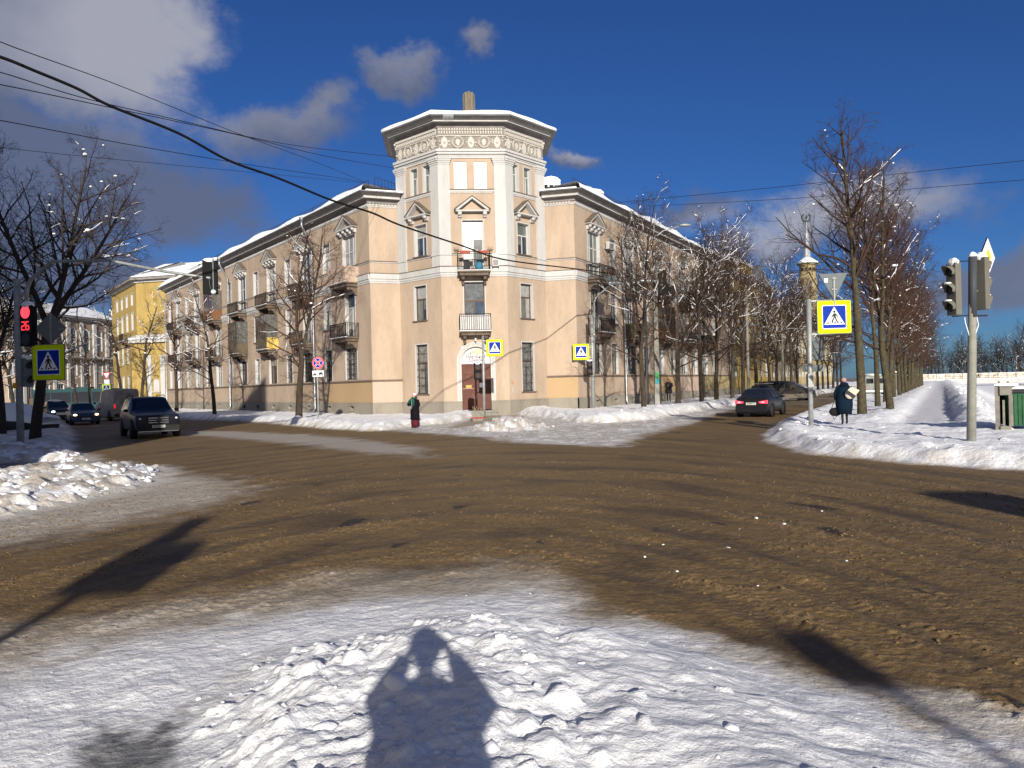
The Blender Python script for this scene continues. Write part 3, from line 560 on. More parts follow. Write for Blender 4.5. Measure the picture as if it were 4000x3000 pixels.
def balcony(T, s, z, parent, w=2.9, dep=1.05, kind='rail', zl=.26, snow=True, rail_h=1.0):
    """z = top of slab"""
    mb = MB(); a, b = s - w / 2, s + w / 2
    c = .35
    mb.prism([(a, .004), (b, .004), (b, dep - c), (b - c, dep), (a + c, dep), (a, dep - c)] if kind == 'poly' else [(a, .004), (b, .004), (b, dep), (a, dep)], z - .09, z, T, M_slab, 'xy')
    mb.prism([(a + .12, .004), (b - .12, .004), (b - .12, dep - .12), (a + .12, dep - .12)], z - zl, z - .09, T, M_slab, 'xy')
    o = mb.build('balcony', parent=parent)
    for sg in (a + .35, b - .35):
        q = MB(); q.prism([(.004, z - zl), (dep - .25, z - zl), (dep - .3, z - zl - .1), (.35, z - zl - .25), (.18, z - zl - .5), (.004, z - zl - .62)], sg - .09, sg + .09, T, M_slab, 'yz')
        q.tube([T @ Vector((sg - .1, dep - .4, z - zl - .14)), T @ Vector((sg + .1, dep - .4, z - zl - .14))], .11, 8, M_slab); q.build('balcony_bracket', parent=o)
    r = MB()
    if kind in ('rail', 'poly', 'half'):
        pth = [(a + .04, .02), (a + .04, dep - .05), (b - .04, dep - .05), (b - .04, .02)]
        for (p, q) in zip(pth, pth[1:]):
            L_ = math.hypot(q[0] - p[0], q[1] - p[1]); n = max(2, int(L_ / .125))
            for k in range(n + 1):
                x = p[0] + (q[0] - p[0]) * k / n; y = p[1] + (q[1] - p[1]) * k / n; e = .012 if k % n else .022
                r.box(x - e, x + e, y - e, y + e, z + .04, z + rail_h, T, M_iron)
            for zz, e in ((z + .08, .014), (z + rail_h - .14, .012), (z + rail_h, .022)):
                x0, x1 = sorted((p[0], q[0])); y0, y1 = sorted((p[1], q[1])); r.box(x0 - e, x1 + e, y0 - e, y1 + e, zz - e, zz + e, T, M_iron)
        r.build('railing', parent=o)
    if kind in ('solid_pink', 'solid_dark', 'solid_black', 'solid_white'):
        m = {'solid_pink': PINK2, 'solid_dark': M_oldwood, 'solid_black': M_dark, 'solid_white': M_white}[kind]; t = .04; hh = rail_h + (.05 if kind != 'solid_pink' else .12)
        r.box(a, b, dep - t, dep, z + .002, z + hh, T, m); r.box(a, a + t, .004, dep - t, z + .002, z + hh, T, m); r.box(b - t, b, .004, dep - t, z + .002, z + hh, T, m)
        r.build('balcony_cladding', parent=o)
    if kind in ('loggia', 'loggia_wood', 'loggia_yellow'):
        m = M_wood if kind == 'loggia_wood' else M_oldwood; t = .04; zt = z + 2.95
        r.box(a, b, dep - t, dep, z + .002, z + 1.0, T, m); r.box(b - t, b, .004, dep - t, z + .002, zt, T, m); r.box(a, a + t, .004, dep - t, z + .002, z + 1.0, T, MATS['yellow_panel'] if kind == 'loggia_yellow' else m)
        r.box(a, b, .004, dep, zt, zt + .06, T, m)
        for k in range(5): x = a + (b - a) * k / 4; r.box(x - .03 + (.03 if k == 0 else 0) - (.03 if k == 4 else 0), x + .03 + (.03 if k == 0 else 0) - (.03 if k == 4 else 0), dep - .055, dep - .001, z + 1.0, zt, T, m)
        r.box(a, b, dep - .05, dep - .002, z + 2.2, z + 2.27, T, m); r.box(a + .001, a + .05, .1, .16, z + 1, zt, T, m); r.box(a + .002, a + .05, .5, .56, z + 1, zt, T, m)
        en = r.build('balcony_enclosure', parent=o)
        g = MB(); g.quad((a + .04, dep - .03, z + 1), (b, dep - .03, z + 1), (b, dep - .03, zt), (a + .04, dep - .03, zt), T, M_glass[0]); g.quad((a + .02, 0.01, z + 1), (a + .02, dep, z + 1), (a + .02, dep, zt), (a + .02, .01, zt), T, MATS['glass_grey']); g.build('balcony_glazing', parent=o)
    if snow:
        q = MB(); q.box(a - .01, b + .01, dep - .1, dep + .03, z + .002, z + .05, T, SNOWM); q.build('balcony_snow', parent=o, bevel=.02)
    return o
mat('yellow_panel', (.62, .46, .12), .6, var=.3, vscale=4)
WL = [1.9 + 7.88 * k + 1.3 for k in range(7)]; NL = [7.15 + 7.9 * k for k in range(7)]
WR = [3.28, 10.4, 17.5, 24.5, 31.8]; NR = [6.85, 13.95, 20.95, 28.2, 35.3]
def build_wing(T, LEN, Ws, Ns, side):
    holes = []; wins = []
    for s in Ws:
        wins += [(s - .95, s + .95, 2.62, 4.95, 'g'), (s - .80, s + .80, 5.75, 8.90, '2'), (s - 1.05, s + 1.05, 9.62, 13.02, '3')]
    for s in Ns:
        if s < LEN - 1: wins += [(s - .62, s + .62, 2.62, 4.95, 'g'), (s - .62, s + .62, 6.5, 8.85, '2'), (s - .62, s + .62, 10.86, 13.02, '3')]
    up = [(a, b, c, d) for a, b, c, d, _ in wins]
    mb = MB(); wall_with_holes(mb, T, 0, LEN, S1Z, WTOP + .3, up, PINK); mb.build('wall', parent=building)
    lw = MB(); cuts = [0, 7.4 if side == 'L' else 10, 14, 22, 31, LEN]; pal = [OCHRE, TAN, PINK, TAN, PINK] if side == 'L' else [PINK, PINK2, OCHRE, PINK2, YELP]
    for (a, b), m in zip(zip(cuts, cuts[1:]), pal): lw.quad((a, 0, PL), (b, 0, PL), (b, 0, S1Z), (a, 0, S1Z), T, m)
    lw.build('lower_wall', parent=building)
    pw = [(s - .35, s + .35, .38, .72) for s in sorted(Ws + Ns) if s < LEN - 1]; mb = MB(); T2 = T @ Matrix.Translation((0, .08, 0))
    wall_with_holes(mb, T2, -.04, LEN, -.6, PL, pw, GREYP); mb.quad((0, 0, PL), (LEN, 0, PL), (LEN, .08, PL), (0, .08, PL), T, GREYP); mb.build('plinth', parent=building)
    for (a, b, c, d) in pw:
        q = MB(); q.box(a, b, -.3, -.25, c, d, T, M_black); q.box(a, b, -.25, .079, c - .04, c, T, GREYP); q.box(a, b, -.25, .079, d, d + .04, T, GREYP); q.box(a - .03, a, -.25, .079, c, d, T, GREYP); q.box(b, b + .03, -.25, .079, c, d, T, GREYP); q.build('basement_window', parent=building)
    for (a, b, c, d, k) in wins:
        gr = k == 'g' and ((side == 'L' and a < 16) or (side == 'R' and 8 < a < 15))
        window(T, a, b, c, d, building, style=(0 if k == '3' or rng.random() < (.75 if side == 'L' else .4) else 1), grille=gr, trans=.66, sill=(k == '2' and b - a < 1.4))
    # string courses
    def course(name, z0, z1, out, m, snow=0):
        q = MB(); q.box(-out, LEN, .001, out, z0, z1, T, m); q.build(name, parent=building)
    course('sill_course', S1Z - .06, S1Z + .05, .09, M_slab)
    iv = [(0, LEN)]
    q = MB()
    for a, b in iv:
        if b > a:
            q.box(a, b, .001, .14, BB + .28, BT - .06, T, WHT); q.box(a, b, .001, .08, BB + .12, BB + .28, T, WHT); q.box(a, b, .001, .04, BB, BB + .12, T, WHT); q.box(a, b, .001, .17, BT - .06, BT - .02, T, M_slab)
            q.box(a, b, .001, .08, S3Z - .06, S3Z - .001, T, M_slab); q.box(a, b, .001, .05, S3Z - .12, S3Z - .06, T, WHT)
    q.build('string_course', parent=building)
    for k, s in enumerate(Ws): pediment(T, s, building)
def cornice(pts, z, closed=False, name='cornice', out=.95, hgt=.62, wm=WHT):
    """profile swept along plan polyline (points on the wall face, outward = right of travel)"""
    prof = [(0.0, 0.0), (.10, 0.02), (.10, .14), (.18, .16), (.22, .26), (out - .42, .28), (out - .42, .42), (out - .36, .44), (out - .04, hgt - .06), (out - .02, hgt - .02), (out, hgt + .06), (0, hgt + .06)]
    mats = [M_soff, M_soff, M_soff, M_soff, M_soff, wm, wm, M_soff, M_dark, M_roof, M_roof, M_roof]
    n = len(pts); offs = []
    for i in range(n):
        p = pts[i]; a = pts[i - 1] if (i or closed) else None; b = pts[(i + 1) % n] if (i < n - 1 or closed) else None
        na = Vector(((p - a).y, -(p - a).x, 0)).normalized() if a is not None else None; nb = Vector(((b - p).y, -(b - p).x, 0)).normalized() if b is not None else None
        if na is None: offs.append(nb)
        elif nb is None: offs.append(na)
        else: m_ = (na + nb); m_ = m_ / (m_.length ** 2) * 2; offs.append(m_)
    mb = MB(); k = len(prof)
    for j in range(n if closed else n - 1):
        i0, i1 = j, (j + 1) % n
        for a in range(k - 1):
            (o0, z0), (o1, z1) = prof[a], prof[a + 1]
            mb.quad(pts[i0] + offs[i0] * o0 + Vector((0, 0, z + z0)), pts[i1] + offs[i1] * o0 + Vector((0, 0, z + z0)), pts[i1] + offs[i1] * o1 + Vector((0, 0, z + z1)), pts[i0] + offs[i0] * o1 + Vector((0, 0, z + z1)), mat=mats[a])
    mb.build(name, parent=building)
    return [p + o * out for p, o in zip(pts, offs)]
build_wing(TL, LEN_L, WL, NL, 'L'); build_wing(TR, LEN_R, WR, NR, 'R')
LE = A_ + dL * LEN_L; RE = F_ + dR * LEN_R
# the two return walls beside the tower
for (p, q, m2) in ((A_, B_, PINK2), (E_, F_, OCHRE)):
    T, ln = seg(p, q); mb = MB(); mb.quad((0, 0, S1Z), (ln, 0, S1Z), (ln, 0, WTOP + .3), (0, 0, WTOP + .3), T, PINK); mb.build('wall', parent=building)
    mb = MB(); mb.quad((0, 0, PL), (ln, 0, PL), (ln, 0, S1Z), (0, 0, S1Z), T, m2); mb.build('lower_wall', parent=building)
    mb = MB(); mb.box(-.05, ln - .05, .001, .08, -.6, PL, T, GREYP); mb.build('plinth', parent=building)
    mb = MB(); mb.box(-.09, ln, .001, .09, S1Z - .06, S1Z + .05, T, M_slab); mb.build('sill_course', parent=building); mb = MB()
    mb.box(-.02, ln - .02, .001, .14, BB + .28, BT - .06, T, WHT); mb.box(-.02, ln - .02, .001, .08, BB + .12, BB + .28, T, WHT); mb.box(-.02, ln - .02, .001, .04, BB, BB + .12, T, WHT); mb.box(-.1, ln - .02, .001, .17, BT - .06, BT - .02, T, M_slab); mb.build('string_course', parent=building); mb = MB()
    mb.box(-.06, ln - .02, .001, .08, S3Z - .06, S3Z - .001, T, M_slab); mb.box(-.02, ln - .02, .001, .05, S3Z - .12, S3Z - .06, T, WHT); mb.build('string_course', parent=building)
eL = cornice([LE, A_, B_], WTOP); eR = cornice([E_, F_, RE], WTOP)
# egg-and-dart strip under the eaves
for (T, ln) in ((TL, LEN_L), (TR, LEN_R), seg(A_, B_), seg(E_, F_)):
    mb = MB(); k = int(ln / .22)
    for i in range(k): mb.box(i * .22 + .03, i * .22 + .17, .001, .09, WTOP - .14, WTOP - .005, T, WHT)
    mb.box(0, ln, .001, .04, WTOP - .22, WTOP - .14, T, WHT); mb.build('dentil_strip', parent=building)
# roofs of the wings
def wing_roof(pts_out, d, n, ln, end, p0, name='roof'):
    z = WTOP + .64; mb = MB()
    i0, e0 = pts_out
    inn = -n * 7.5
    mb.add([e0 + Vector((0, 0, z)), i0 + Vector((0, 0, z)), i0 + inn + d * 6 + Vector((0, 0, z + 2.0)), e0 + inn + Vector((0, 0, z + 2.0))], [(0, 1, 2, 3)], M_roof)
    mb.add([e0 + inn + Vector((0, 0, z + 2.0)), i0 + inn + d * 6 + Vector((0, 0, z + 2.0)), i0 + inn * 2 + d * 13 + Vector((0, 0, z)), e0 + inn * 2 + Vector((0, 0, z))], [(0, 1, 2, 3)], M_roof)
    r = mb.build(name, parent=building)
    # snow lying on it in a thick, ragged blanket
    sn = MB(); N_ = 90; rows = 7; L_ = (i0 - e0).length; rg = random.Random(4)
    for i in range(N_ + 1):
        for j in range(rows):
            f = (0, .035, .07, .13, .24, .5, 1)[j]; st = i / N_; rag = (.04 + .5 * max(0, math.sin(i * 1.7) * math.sin(i * .43))) if j == 0 else 0
            ff = (f * .93 + rag * .03 + .006); p = e0.lerp(i0, st) + inn * ff
            p = p + d * (6 * ff * st); zz = z + 2.0 * ff + (.0 if j == 0 else (.46, .62, .66, .58, .4, .3)[j - 1] * (.8 + .35 * math.sin(i * .31) * math.sin(i * .17 + 1)) + rg.uniform(-.02, .02)) + .004
            sn.v.append((p.x, p.y, zz))
    for i in range(N_):
        for j in range(rows - 1): a = i * rows + j; sn.f.append([a, a + rows, a + rows + 1, a + 1]); sn.mi.append(0); sn.sm.append(True)
    sn.build('roof_snow', SNOWM, parent=building)
wing_roof((eL[1], eL[0]), dL, nL, LEN_L, 0, A_); wing_roof((eR[1], eR[2]), dR, nR, LEN_R, 0, F_)
for (a, b, c) in ((eL[1], eL[2], Vector((-4, 58, 0))), (eR[0], eR[1], Vector((0, 58, 0)))):
    mb = MB(); z = Vector((0, 0, WTOP + .645)); i1 = (a - nL * 7.5 + dL * 6) if a is eL[1] else (b - nR * 7.5 + dR * 6)
    mb.add([a + z, b + z, c + z + Vector((0, 0, .75)), i1 + z + Vector((0, 0, 1.95))], [(0, 1, 2, 3)], M_roof); mb.build('roof', parent=building)
    sn = MB(); u = Vector((0, 0, .1)); k = .12
    ce = (a + b + c + i1) / 4
    sn.add([(p.lerp(ce, k)) + z + Vector((0, 0, .11 + h)) for p, h in ((a, .1), (b, .1), (c, .8), (i1, 1.9))] + [(p.lerp(ce, k * .6)) + z + Vector((0, 0, .01 + h)) for p, h in ((a, .0), (b, .0), (c, .7), (i1, 1.8))], [(0, 1, 2, 3), (0, 4, 5, 1), (1, 5, 6, 2), (3, 7, 4, 0)], SNOWM); sn.build('roof_snow', parent=building)
# roof railings
def roof_rail(p, q):
    mb = MB(); d = (q - p); L_ = d.length; d = d.normalized(); n = int(L_ / .32); z = WTOP + .95
    for i in range(n + 1):
        c = p + d * (L_ * i / n); mb.tube([c + Vector((0, 0, z)), c + Vector((0, 0, z + .62))], .014 if i % 6 else .022, 4, M_iron)
    for zz in (z + .62, z + .12): mb.tube([p + Vector((0, 0, zz)), q + Vector((0, 0, zz))], .016, 4, M_iron)
    mb.build('roof_railing', parent=building)
roof_rail(eL[1] - nL * .9 - dL * -.5, eL[0] - nL * .9); roof_rail(eR[1] - nR * .9 + dR * .5, eR[2] - nR * .9); roof_rail(eL[1] - nL * .9 - dL * .4, eL[2] + Vector((-.2, 1.6, 0)))
# downpipes
def downpipe(T, s, lower=.2):
    mb = MB(); z = WTOP
    mb.tube([T @ Vector(p) for p in ((s, .98, z + .52), (s, .98, z + .1), (s, .78, z - .35), (s, .35, z - 1.1), (s, .22, z - 1.35), (s, .22, 3), (s, .22, lower + .3), (s, .42, lower))], .085, 10, M_galv)
    mb.lathe([(.06, 0), (.20, .22), (.20, .34)], T @ Vector((s, .98, z + .35)), 10, M_galv)
    for zz in (13, 11, 9, 7, 5, 3, 1.2): mb.tube([T @ Vector((s, .22, zz)), T @ Vector((s, .22, zz + .07))], .1, 10, M_galv)
    mb.build('downpipe', parent=building)
for s in (9.4, 30.6, 56.2): downpipe(TL, s)
for s in (8.55, 41.6): downpipe(TR, s)
# balconies of the wings
kinds3 = ['solid_pink', 'rail', 'rail', 'rail', 'loggia_wood', 'rail', 'rail']; kinds2 = ['rail', 'rail', 'loggia_yellow', 'loggia', 'rail', 'rail', 'rail']
for s, k3, k2 in zip(WL, kinds3, kinds2): balcony(TL, s, 9.50, building, kind=k3, zl=.3); balcony(TL, s, 5.62, building, w=2.7, kind=k2)
kinds3 = ['rail', 'rail', 'solid_black', 'rail', 'rail']; kinds2 = ['rail', 'solid_dark', 'loggia_wood', 'rail', 'solid_black']
for s, k3, k2 in zip(WR, kinds3, kinds2): balcony(TR, s, 9.50, building, kind=k3, zl=.3, snow=(s > 5)); balcony(TR, s, 5.62, building, w=2.7, kind=k2)
# air conditioners on the right wing
def ac(T, s, z, parent, w=.75, h=.5):
    mb = MB(); mb.box(s - w / 2, s + w / 2, .12, .40, z, z + h, T, M_white)
    for k in range(7): mb.box(s - w / 2 + .06, s + w / 2 - .06, .40, .408, z + .06 + k * .055, z + .085 + k * .055, T, M_dark)
    mb.box(s - w / 2, s - w / 2 + .04, .004, .42, z - .05, z - .002, T, M_dark); mb.box(s + w / 2 - .04, s + w / 2, .004, .42, z - .05, z - .002, T, M_dark)
    mb.build('air_conditioner', parent=parent)
ac(TR, 5.75, 12.1, building, .9, .55); ac(TR, 13.4, 11.6, building); ac(TR, 29.7, 8.0, building)

# ------------------------------------------------------------------ tower
V = (D_ - C_).normalized(); side = 4.34; ang = math.atan2(V.y, V.x)
octo = [C_, D_]
for k in range(1, 7): octo.append(octo[-1] + Vector((math.cos(ang + k * math.pi / 4), math.sin(ang + k * math.pi / 4), 0)) * side)
# facets: B-C, C-D, D-E then round the back above the roofs
facets = [(B_, C_), (C_, D_), (D_, E_)]
z_top = 17.62
fw = {0: [(1.50, 2.72, 1.5, 4.86), (1.50, 2.72, 6.5, 8.86), (1.66, 2.88, 10.86, 12.98), (1.40, 2.10, 15.08, 16.88), (2.68, 3.38, 15.08, 16.88)],
      1: [(1.49, 2.85, 5.62, 8.86), (1.49, 2.85, 9.75, 12.96), (1.02, 1.84, 15.08, 16.88), (2.36, 3.18, 15.08, 16.88)],
      2: [(1.32, 2.54, 1.5, 4.86), (1.34, 2.56, 6.5, 8.86), (1.16, 2.38, 10.86, 12.98), (.68, 1.38, 15.08, 16.88), (1.98, 2.68, 15.08, 16.88)]}
M_whiteboard = mat('white_board', (.86, .87, .90), .5)
for i, (p, q) in enumerate(facets):
    T, ln = seg(p, q); mb = MB()
    holes = fw[i] + ([(1.18, 3.16, .35, 4.52)] if i == 1 else [])
    wall_with_holes(mb, T, 0, ln, PL if i != 1 else PL, z_top, holes, PINK)
    mb.build('wall', parent=building)
    mb = MB(); segs = [(-.03, ln + .03)] if i != 1 else [(-.03, .95), (3.40, ln + .03)]
    for a, b in segs: mb = MB(); mb.box(a, b, .001, .08, -.6, PL, T, GREYP); mb.box(a, b, .001, .10, PL - .07, PL - .002, T, GREYP); mb.build('plinth', parent=building)
    for w in fw[i]:
        a, b, c, d = w; ground_f = c < 2; top = c > 14.9
        if top and i == 1:
            m_ = MB(); m_.box(a, b, -.12, -.06, c, d, T, M_whiteboard)
            for (x0, x1, y) in ((a, a, 0), (b, b, 0)): m_.quad((x0, 0, c), (x0, -.12, c), (x0, -.12, d), (x0, 0, d), T, WHT)
            m_.quad((a, 0, d), (b, 0, d), (b, -.12, d), (a, -.12, d), T, PINK); m_.build('blind_window', parent=building); continue
        window(T, a, b, c, d, building, style=0 if c > 9 else 1, grille=ground_f, trans=.62 if not top else .66, dep=.24, sill=not top and i != 1, glass=MATS['glass_green'] if top else None)
    # white courses
    mb = MB()
    def cs(z0, z1, o, m_=WHT): mb.box(-o * .41, ln + o * .41, .001, o, z0, z1, T, m_)
    if i == 1:
        for a, b in ((-.06, .66), (3.72, ln + .06)): pass
    cs(BB, BB + .12, .04); cs(BB + .12, BB + .28, .08); cs(BB + .28, BT - .06, .14); cs(BT - .06, BT - .02, .17, M_slab)
    mb.build('string_course', parent=building); mb = MB(); cs(17.10, 17.24, .06); cs(17.24, 17.34, .10)
    mb.build('string_course', parent=building)
    for a, b in ([(.8, ln - .72)] if i != 1 else [(.66, 1.38), (2.96, 3.72)]): mb = MB(); mb.box(a, b, .001, .08, S3Z - .06, S3Z - .001, T, M_slab); mb.box(a, b, .001, .05, S3Z - .12, S3Z - .06, T, WHT); mb.build('sill_course', parent=building)
    mb = MB(); mb.box(.66, ln - .66, .001, .07, 14.86, 15.0, T, WHT); mb.box(.66, ln - .66, .001, .12, 15.0, 15.04, T, M_slab)
    for k in range(int((ln - 1.4) / .16)): mb.box(.7 + k * .16, .8 + k * .16, .001, .055, 14.76, 14.858, T, WHT)
    mb.build('string_course', parent=building)
    pediment(T, [2.28, 2.17, 1.82][i], building, z=13.5, w=2.3 if i == 1 else 2.15, nb=2)
# pilasters, folded round the corners
def pilaster(T, a, b, z0=BT, z1=17.10, m=WHT):
    mb = MB(); e = .12
    mb.box(a, b, .001, e, z0, S3Z - .12, T, m); mb.box(a - .03, b + .03, .001, e + .05, S3Z - .12, S3Z, T, m); mb.box(a, b, .001, e, S3Z, z1 - .42, T, m)
    for z, o in ((z1 - .42, .03), (z1 - .30, .07), (z1 - .18, .12), (z1 - .06, .16)): mb.box(a - o, b + o, .001, e + o, z, z + .119, T, m)
    mb.build('pilaster', parent=building)
for i, (p, q) in enumerate(facets):
    T, ln = seg(p, q); e = .12 * .414
    pilaster(T, (.0 if i == 0 else -e), .72 if i else .86); pilaster(T, ln - (.72 if i < 2 else .84), ln + (e if i < 2 else 0))
# upper drum: frieze, dentils, cornice round the octagon
ring = [B_, C_, D_, E_]
bdir = Vector((math.cos(ang + 3 * math.pi / 4), math.sin(ang + 3 * math.pi / 4), 0)); 
E2 = E_ + Vector((math.cos(ang + math.pi / 2), math.sin(ang + math.pi / 2), 0)) * side; B2 = B_ + Vector((math.cos(ang + math.pi / 2), math.sin(ang + math.pi / 2), 0)) * side
E3 = E2 + Vector((math.cos(ang + 3 * math.pi / 4), math.sin(ang + 3 * math.pi / 4), 0)) * side; B3 = B2 + Vector((math.cos(ang + math.pi / 4), math.sin(ang + math.pi / 4), 0)) * side
ring = [B_, C_, D_, E_, E2, E3, B3, B2]
for i in range(3, 8):
    p, q = ring[i], ring[(i + 1) % 8]; T, ln = seg(p, q); mb = MB(); mb.quad((0, 0, 14), (ln, 0, 14), (ln, 0, z_top), (0, 0, z_top), T, PINK); mb.box(-.05, .85, .001, .12, 14.5, 17.1, T, WHT); mb.box(ln - .85, ln + .05, .001, .12, 14.5, 17.1, T, WHT); mb.box(-.07, ln + .07, .001, .16, 17.1, 17.34, T, WHT); mb.build('wall', parent=building)
M_reliefbg = mat('relief_recess_shade', (.30, .27, .23), .9, col2=(.20, .175, .145), vscale=9, bump=.9, bscale=26, bdist=.03); M_relief = mat('relief_stucco', (.54, .515, .47), .9, col2=(.48, .45, .40), vscale=14, bump=.9, bscale=26, bdist=.03)  # recess painted darker than the raised stucco, standing in for relief shading
for i in range(8):
    p, q = ring[i], ring[(i + 1) % 8]; T, ln = seg(p, q)
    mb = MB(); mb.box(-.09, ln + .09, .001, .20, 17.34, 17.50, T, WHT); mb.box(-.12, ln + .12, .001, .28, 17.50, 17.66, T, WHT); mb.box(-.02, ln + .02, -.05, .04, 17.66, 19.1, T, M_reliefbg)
    fz = mb.build('frieze', parent=building)
    if i in (0, 1, 2):
        names = ['s', 'c', 's', 'c', 's']; 
        for k, nm in enumerate(names):
            x = ln * (.10 + .20 * k); zc = 18.16; m_ = MB()
            if nm == 'c':
                for r0, r1, o in ((.40, .36, .14), (.335, .30, .10)):
                    A1 = circ(x, zc, r0, 28); A2 = circ(x, zc, r1, 28)
                    for j in range(28):
                        a, b = A1[j], A1[(j + 1) % 28]; c, d = A2[(j + 1) % 28], A2[j]
                        m_.add([(a[0], .04, a[1]), (b[0], .04, b[1]), (b[0], o, b[1]), (a[0], o, a[1]), (c[0], o, c[1]), (d[0], o, d[1]), (c[0], .04, c[1]), (d[0], .04, d[1])], [(0, 1, 2, 3), (3, 2, 4, 5), (5, 4, 6, 7)], M_relief, T)
                sgn = -1 if k == 1 else 1
                hd = [(x + sgn * a, zc + b) for a, b in ((-.10, -.22), (.06, -.24), (.05, -.13), (.13, -.12), (.12, -.04), (.17, -.02), (.12, .06), (.11, .16), (.0, .23), (-.12, .18), (-.16, .05), (-.12, -.08))]
                m_.prism(hd, .041, .085, T, M_relief); m_.build('medallion', parent=fz)
            else:
                P = circ(x, zc - .02, .215, 20, ry=.36); P[5] = (x, zc + .44); m_.prism(P, .041, .07, T, M_relief)
                st = []
                for j in range(10): rr_ = .15 if j % 2 == 0 else .06; t_ = math.pi / 2 + j * math.pi / 5; st.append((x + rr_ * math.cos(t_), zc - .04 + rr_ * math.sin(t_)))
                for j in range(10):
                    a, b = st[j], st[(j + 1) % 10]; m_.add([(x, .135, zc - .04), (a[0], .071, a[1]), (b[0], .071, b[1])], [(0, 1, 2)], M_relief, T)
                m_.build('star_relief', parent=fz)
        g = MB(); rg = random.Random(i)
        for k in range(70):
            x = rg.uniform(.02, ln - .02); zc = rg.uniform(17.74, 18.6)
            if any(abs(x - ln * (.10 + .2 * j)) < (.42 if j % 2 else .24) and abs(zc - 18.16) < .4 for j in range(5)): continue
            g.ball((x, .05, zc), .07, .06, .07, M_relief, T, 6, 4)
        g.build('leaf_relief', parent=fz)
    d = MB(); k = int(ln / .17)
    for j in range(k):
        x = .04 + (ln - .08) * j / k; d.box(x, x + .10, .041, .20, 18.92, 19.06, T, M_relief); d.prism([(x, 18.9), (x + .11, 18.9), (x + .085, 18.72), (x + .055, 18.66), (x + .025, 18.72)], .041, .13, T, M_relief)
    d.box(0, ln, .041, .09, 18.56, 18.62, T, M_relief); d.build('dentil_strip', parent=fz)
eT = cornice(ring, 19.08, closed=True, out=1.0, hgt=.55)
cx = sum((p for p in ring), Vector()) / 8
mb = MB(); apex = cx + Vector((0, 0, 20.55)); zz = Vector((0, 0, 19.69))
for i in range(8): mb.add([eT[i] + zz, eT[(i + 1) % 8] + zz, apex], [(0, 1, 2)], M_roof)
mb.build('tower_roof', parent=building)
sn = MB(); rows = []
for f, h_ in ((1.0, .01), (1.005, .15), (.985, .27), (.94, .36), (.8, .50), (.5, .75), (.2, 1.05), (.02, 1.1)):
    row = []
    for i in range(8):
        for s_ in range(6):
            p = eT[i].lerp(eT[(i + 1) % 8], s_ / 6); q = cx.lerp(p, f); row.append(len(sn.v)); sn.v.append((q.x, q.y, 19.70 + h_ + (.03 * math.sin(i * 2 + s_ * 1.3) if h_ > .1 else 0)))
    rows.append(row)
for a, b in zip(rows, rows[1:]):
    for k in range(48): sn.f.append([a[k], a[(k + 1) % 48], b[(k + 1) % 48], b[k]]); sn.mi.append(0); sn.sm.append(True)
sn.f.append(rows[-1]); sn.mi.append(0); sn.sm.append(True); sn.build('tower_roof_snow', SNOWM, parent=building)
ic = MB(); T, ln = seg(C_, D_)
for k in range(14): x = .4 + k * .05; L_ = random.Random(k).uniform(.2, .7); ic.tube([T @ Vector((x, 1.0, 19.68)), T @ Vector((x, 1.0, 19.68 - L_))], [.010, .001], 5, mat('ice', (.75, .8, .85), .15))
ic.build('icicles', parent=building)
# fluted stump on the tower
mb = MB(); c0 = Vector((-2.6, 55.2, 0)); zb = 20.3; mb.lathe([(.36, 0), (.36, .9)], (c0.x, c0.y, zb), 16, M_galv)
prof = []
M_stump = mat('weathered_stump', (.22, .19, .14), .95, col2=(.10, .085, .06), vscale=3, streak=(6, 6, .4), bump=.8)
vs = []; n = 32
for z_, r_ in ((zb + .7, .42), (zb + .95, .44), (zb + 2.55, .44), (zb + 2.7, .40)):
    for k in range(n): a = 2 * math.pi * k / n; q = r_ * (1 if k % 4 < 2 else .86); vs.append((c0.x + q * math.cos(a), c0.y + q * math.sin(a), z_))
mb.add(vs, [(i * n + k, i * n + (k + 1) % n, (i + 1) * n + (k + 1) % n, (i + 1) * n + k) for i in range(3) for k in range(n)] + [tuple(range(3 * n, 4 * n))], M_stump)
mb.ball((c0.x, c0.y, zb + 2.78), .13, .13, .12, M_stump); mb.build('finial', parent=building)
# chimney stacks with galvanised hoods
def chimney(c, d, w, l, z0, z1, hood=True):
    n_ = Vector((d.y, -d.x, 0)); T = frame_T(c, d, n_); mb = MB(); mb.box(-l / 2, l / 2, -w / 2, w / 2, z0, z1, T, PINK)
    ch = mb.build('chimney', parent=building)
    q = MB(); q.box(-l / 2 - .12, l / 2 + .12, -w / 2 - .12, w / 2 + .12, z1, z1 + .12, T, SNOWM); q.build('snow_cap', parent=ch, bevel=.04)
    if hood:
        q = MB(); a = z1 + .12; k = int(l / .34)
        for i in range(k + 1): x = -l / 2 + l * i / k; q.box(x - .08, x + .08, -w / 2, w / 2, a, a + .3, T, M_galv)
        q.box(-l / 2, l / 2, -w / 2 + .12, w / 2 - .12, a, a + .3, T, M_black)
        q.prism([(-l / 2 - .08, a + .3), (l / 2 + .08, a + .3), (l / 2 + .05, a + .62), (l / 2 - .2, a + .72), (-l / 2 + .2, a + .72), (-l / 2 - .05, a + .62)], -w / 2 - .05, w / 2 + .05, T, M_galv); q.build('hood', parent=ch)
        q = MB(); q.prism([(-l / 2 - .1, a + .6), (l / 2 + .1, a + .6), (l / 2 + .06, a + .72), (l / 2 - .2, a + .92), (0, a + 1.0), (-l / 2 + .2, a + .9), (-l / 2 - .06, a + .72)], -w / 2 - .08, w / 2 + .08, T, SNOWM, smooth=False); q.build('snow_cap', parent=ch, bevel=.05)
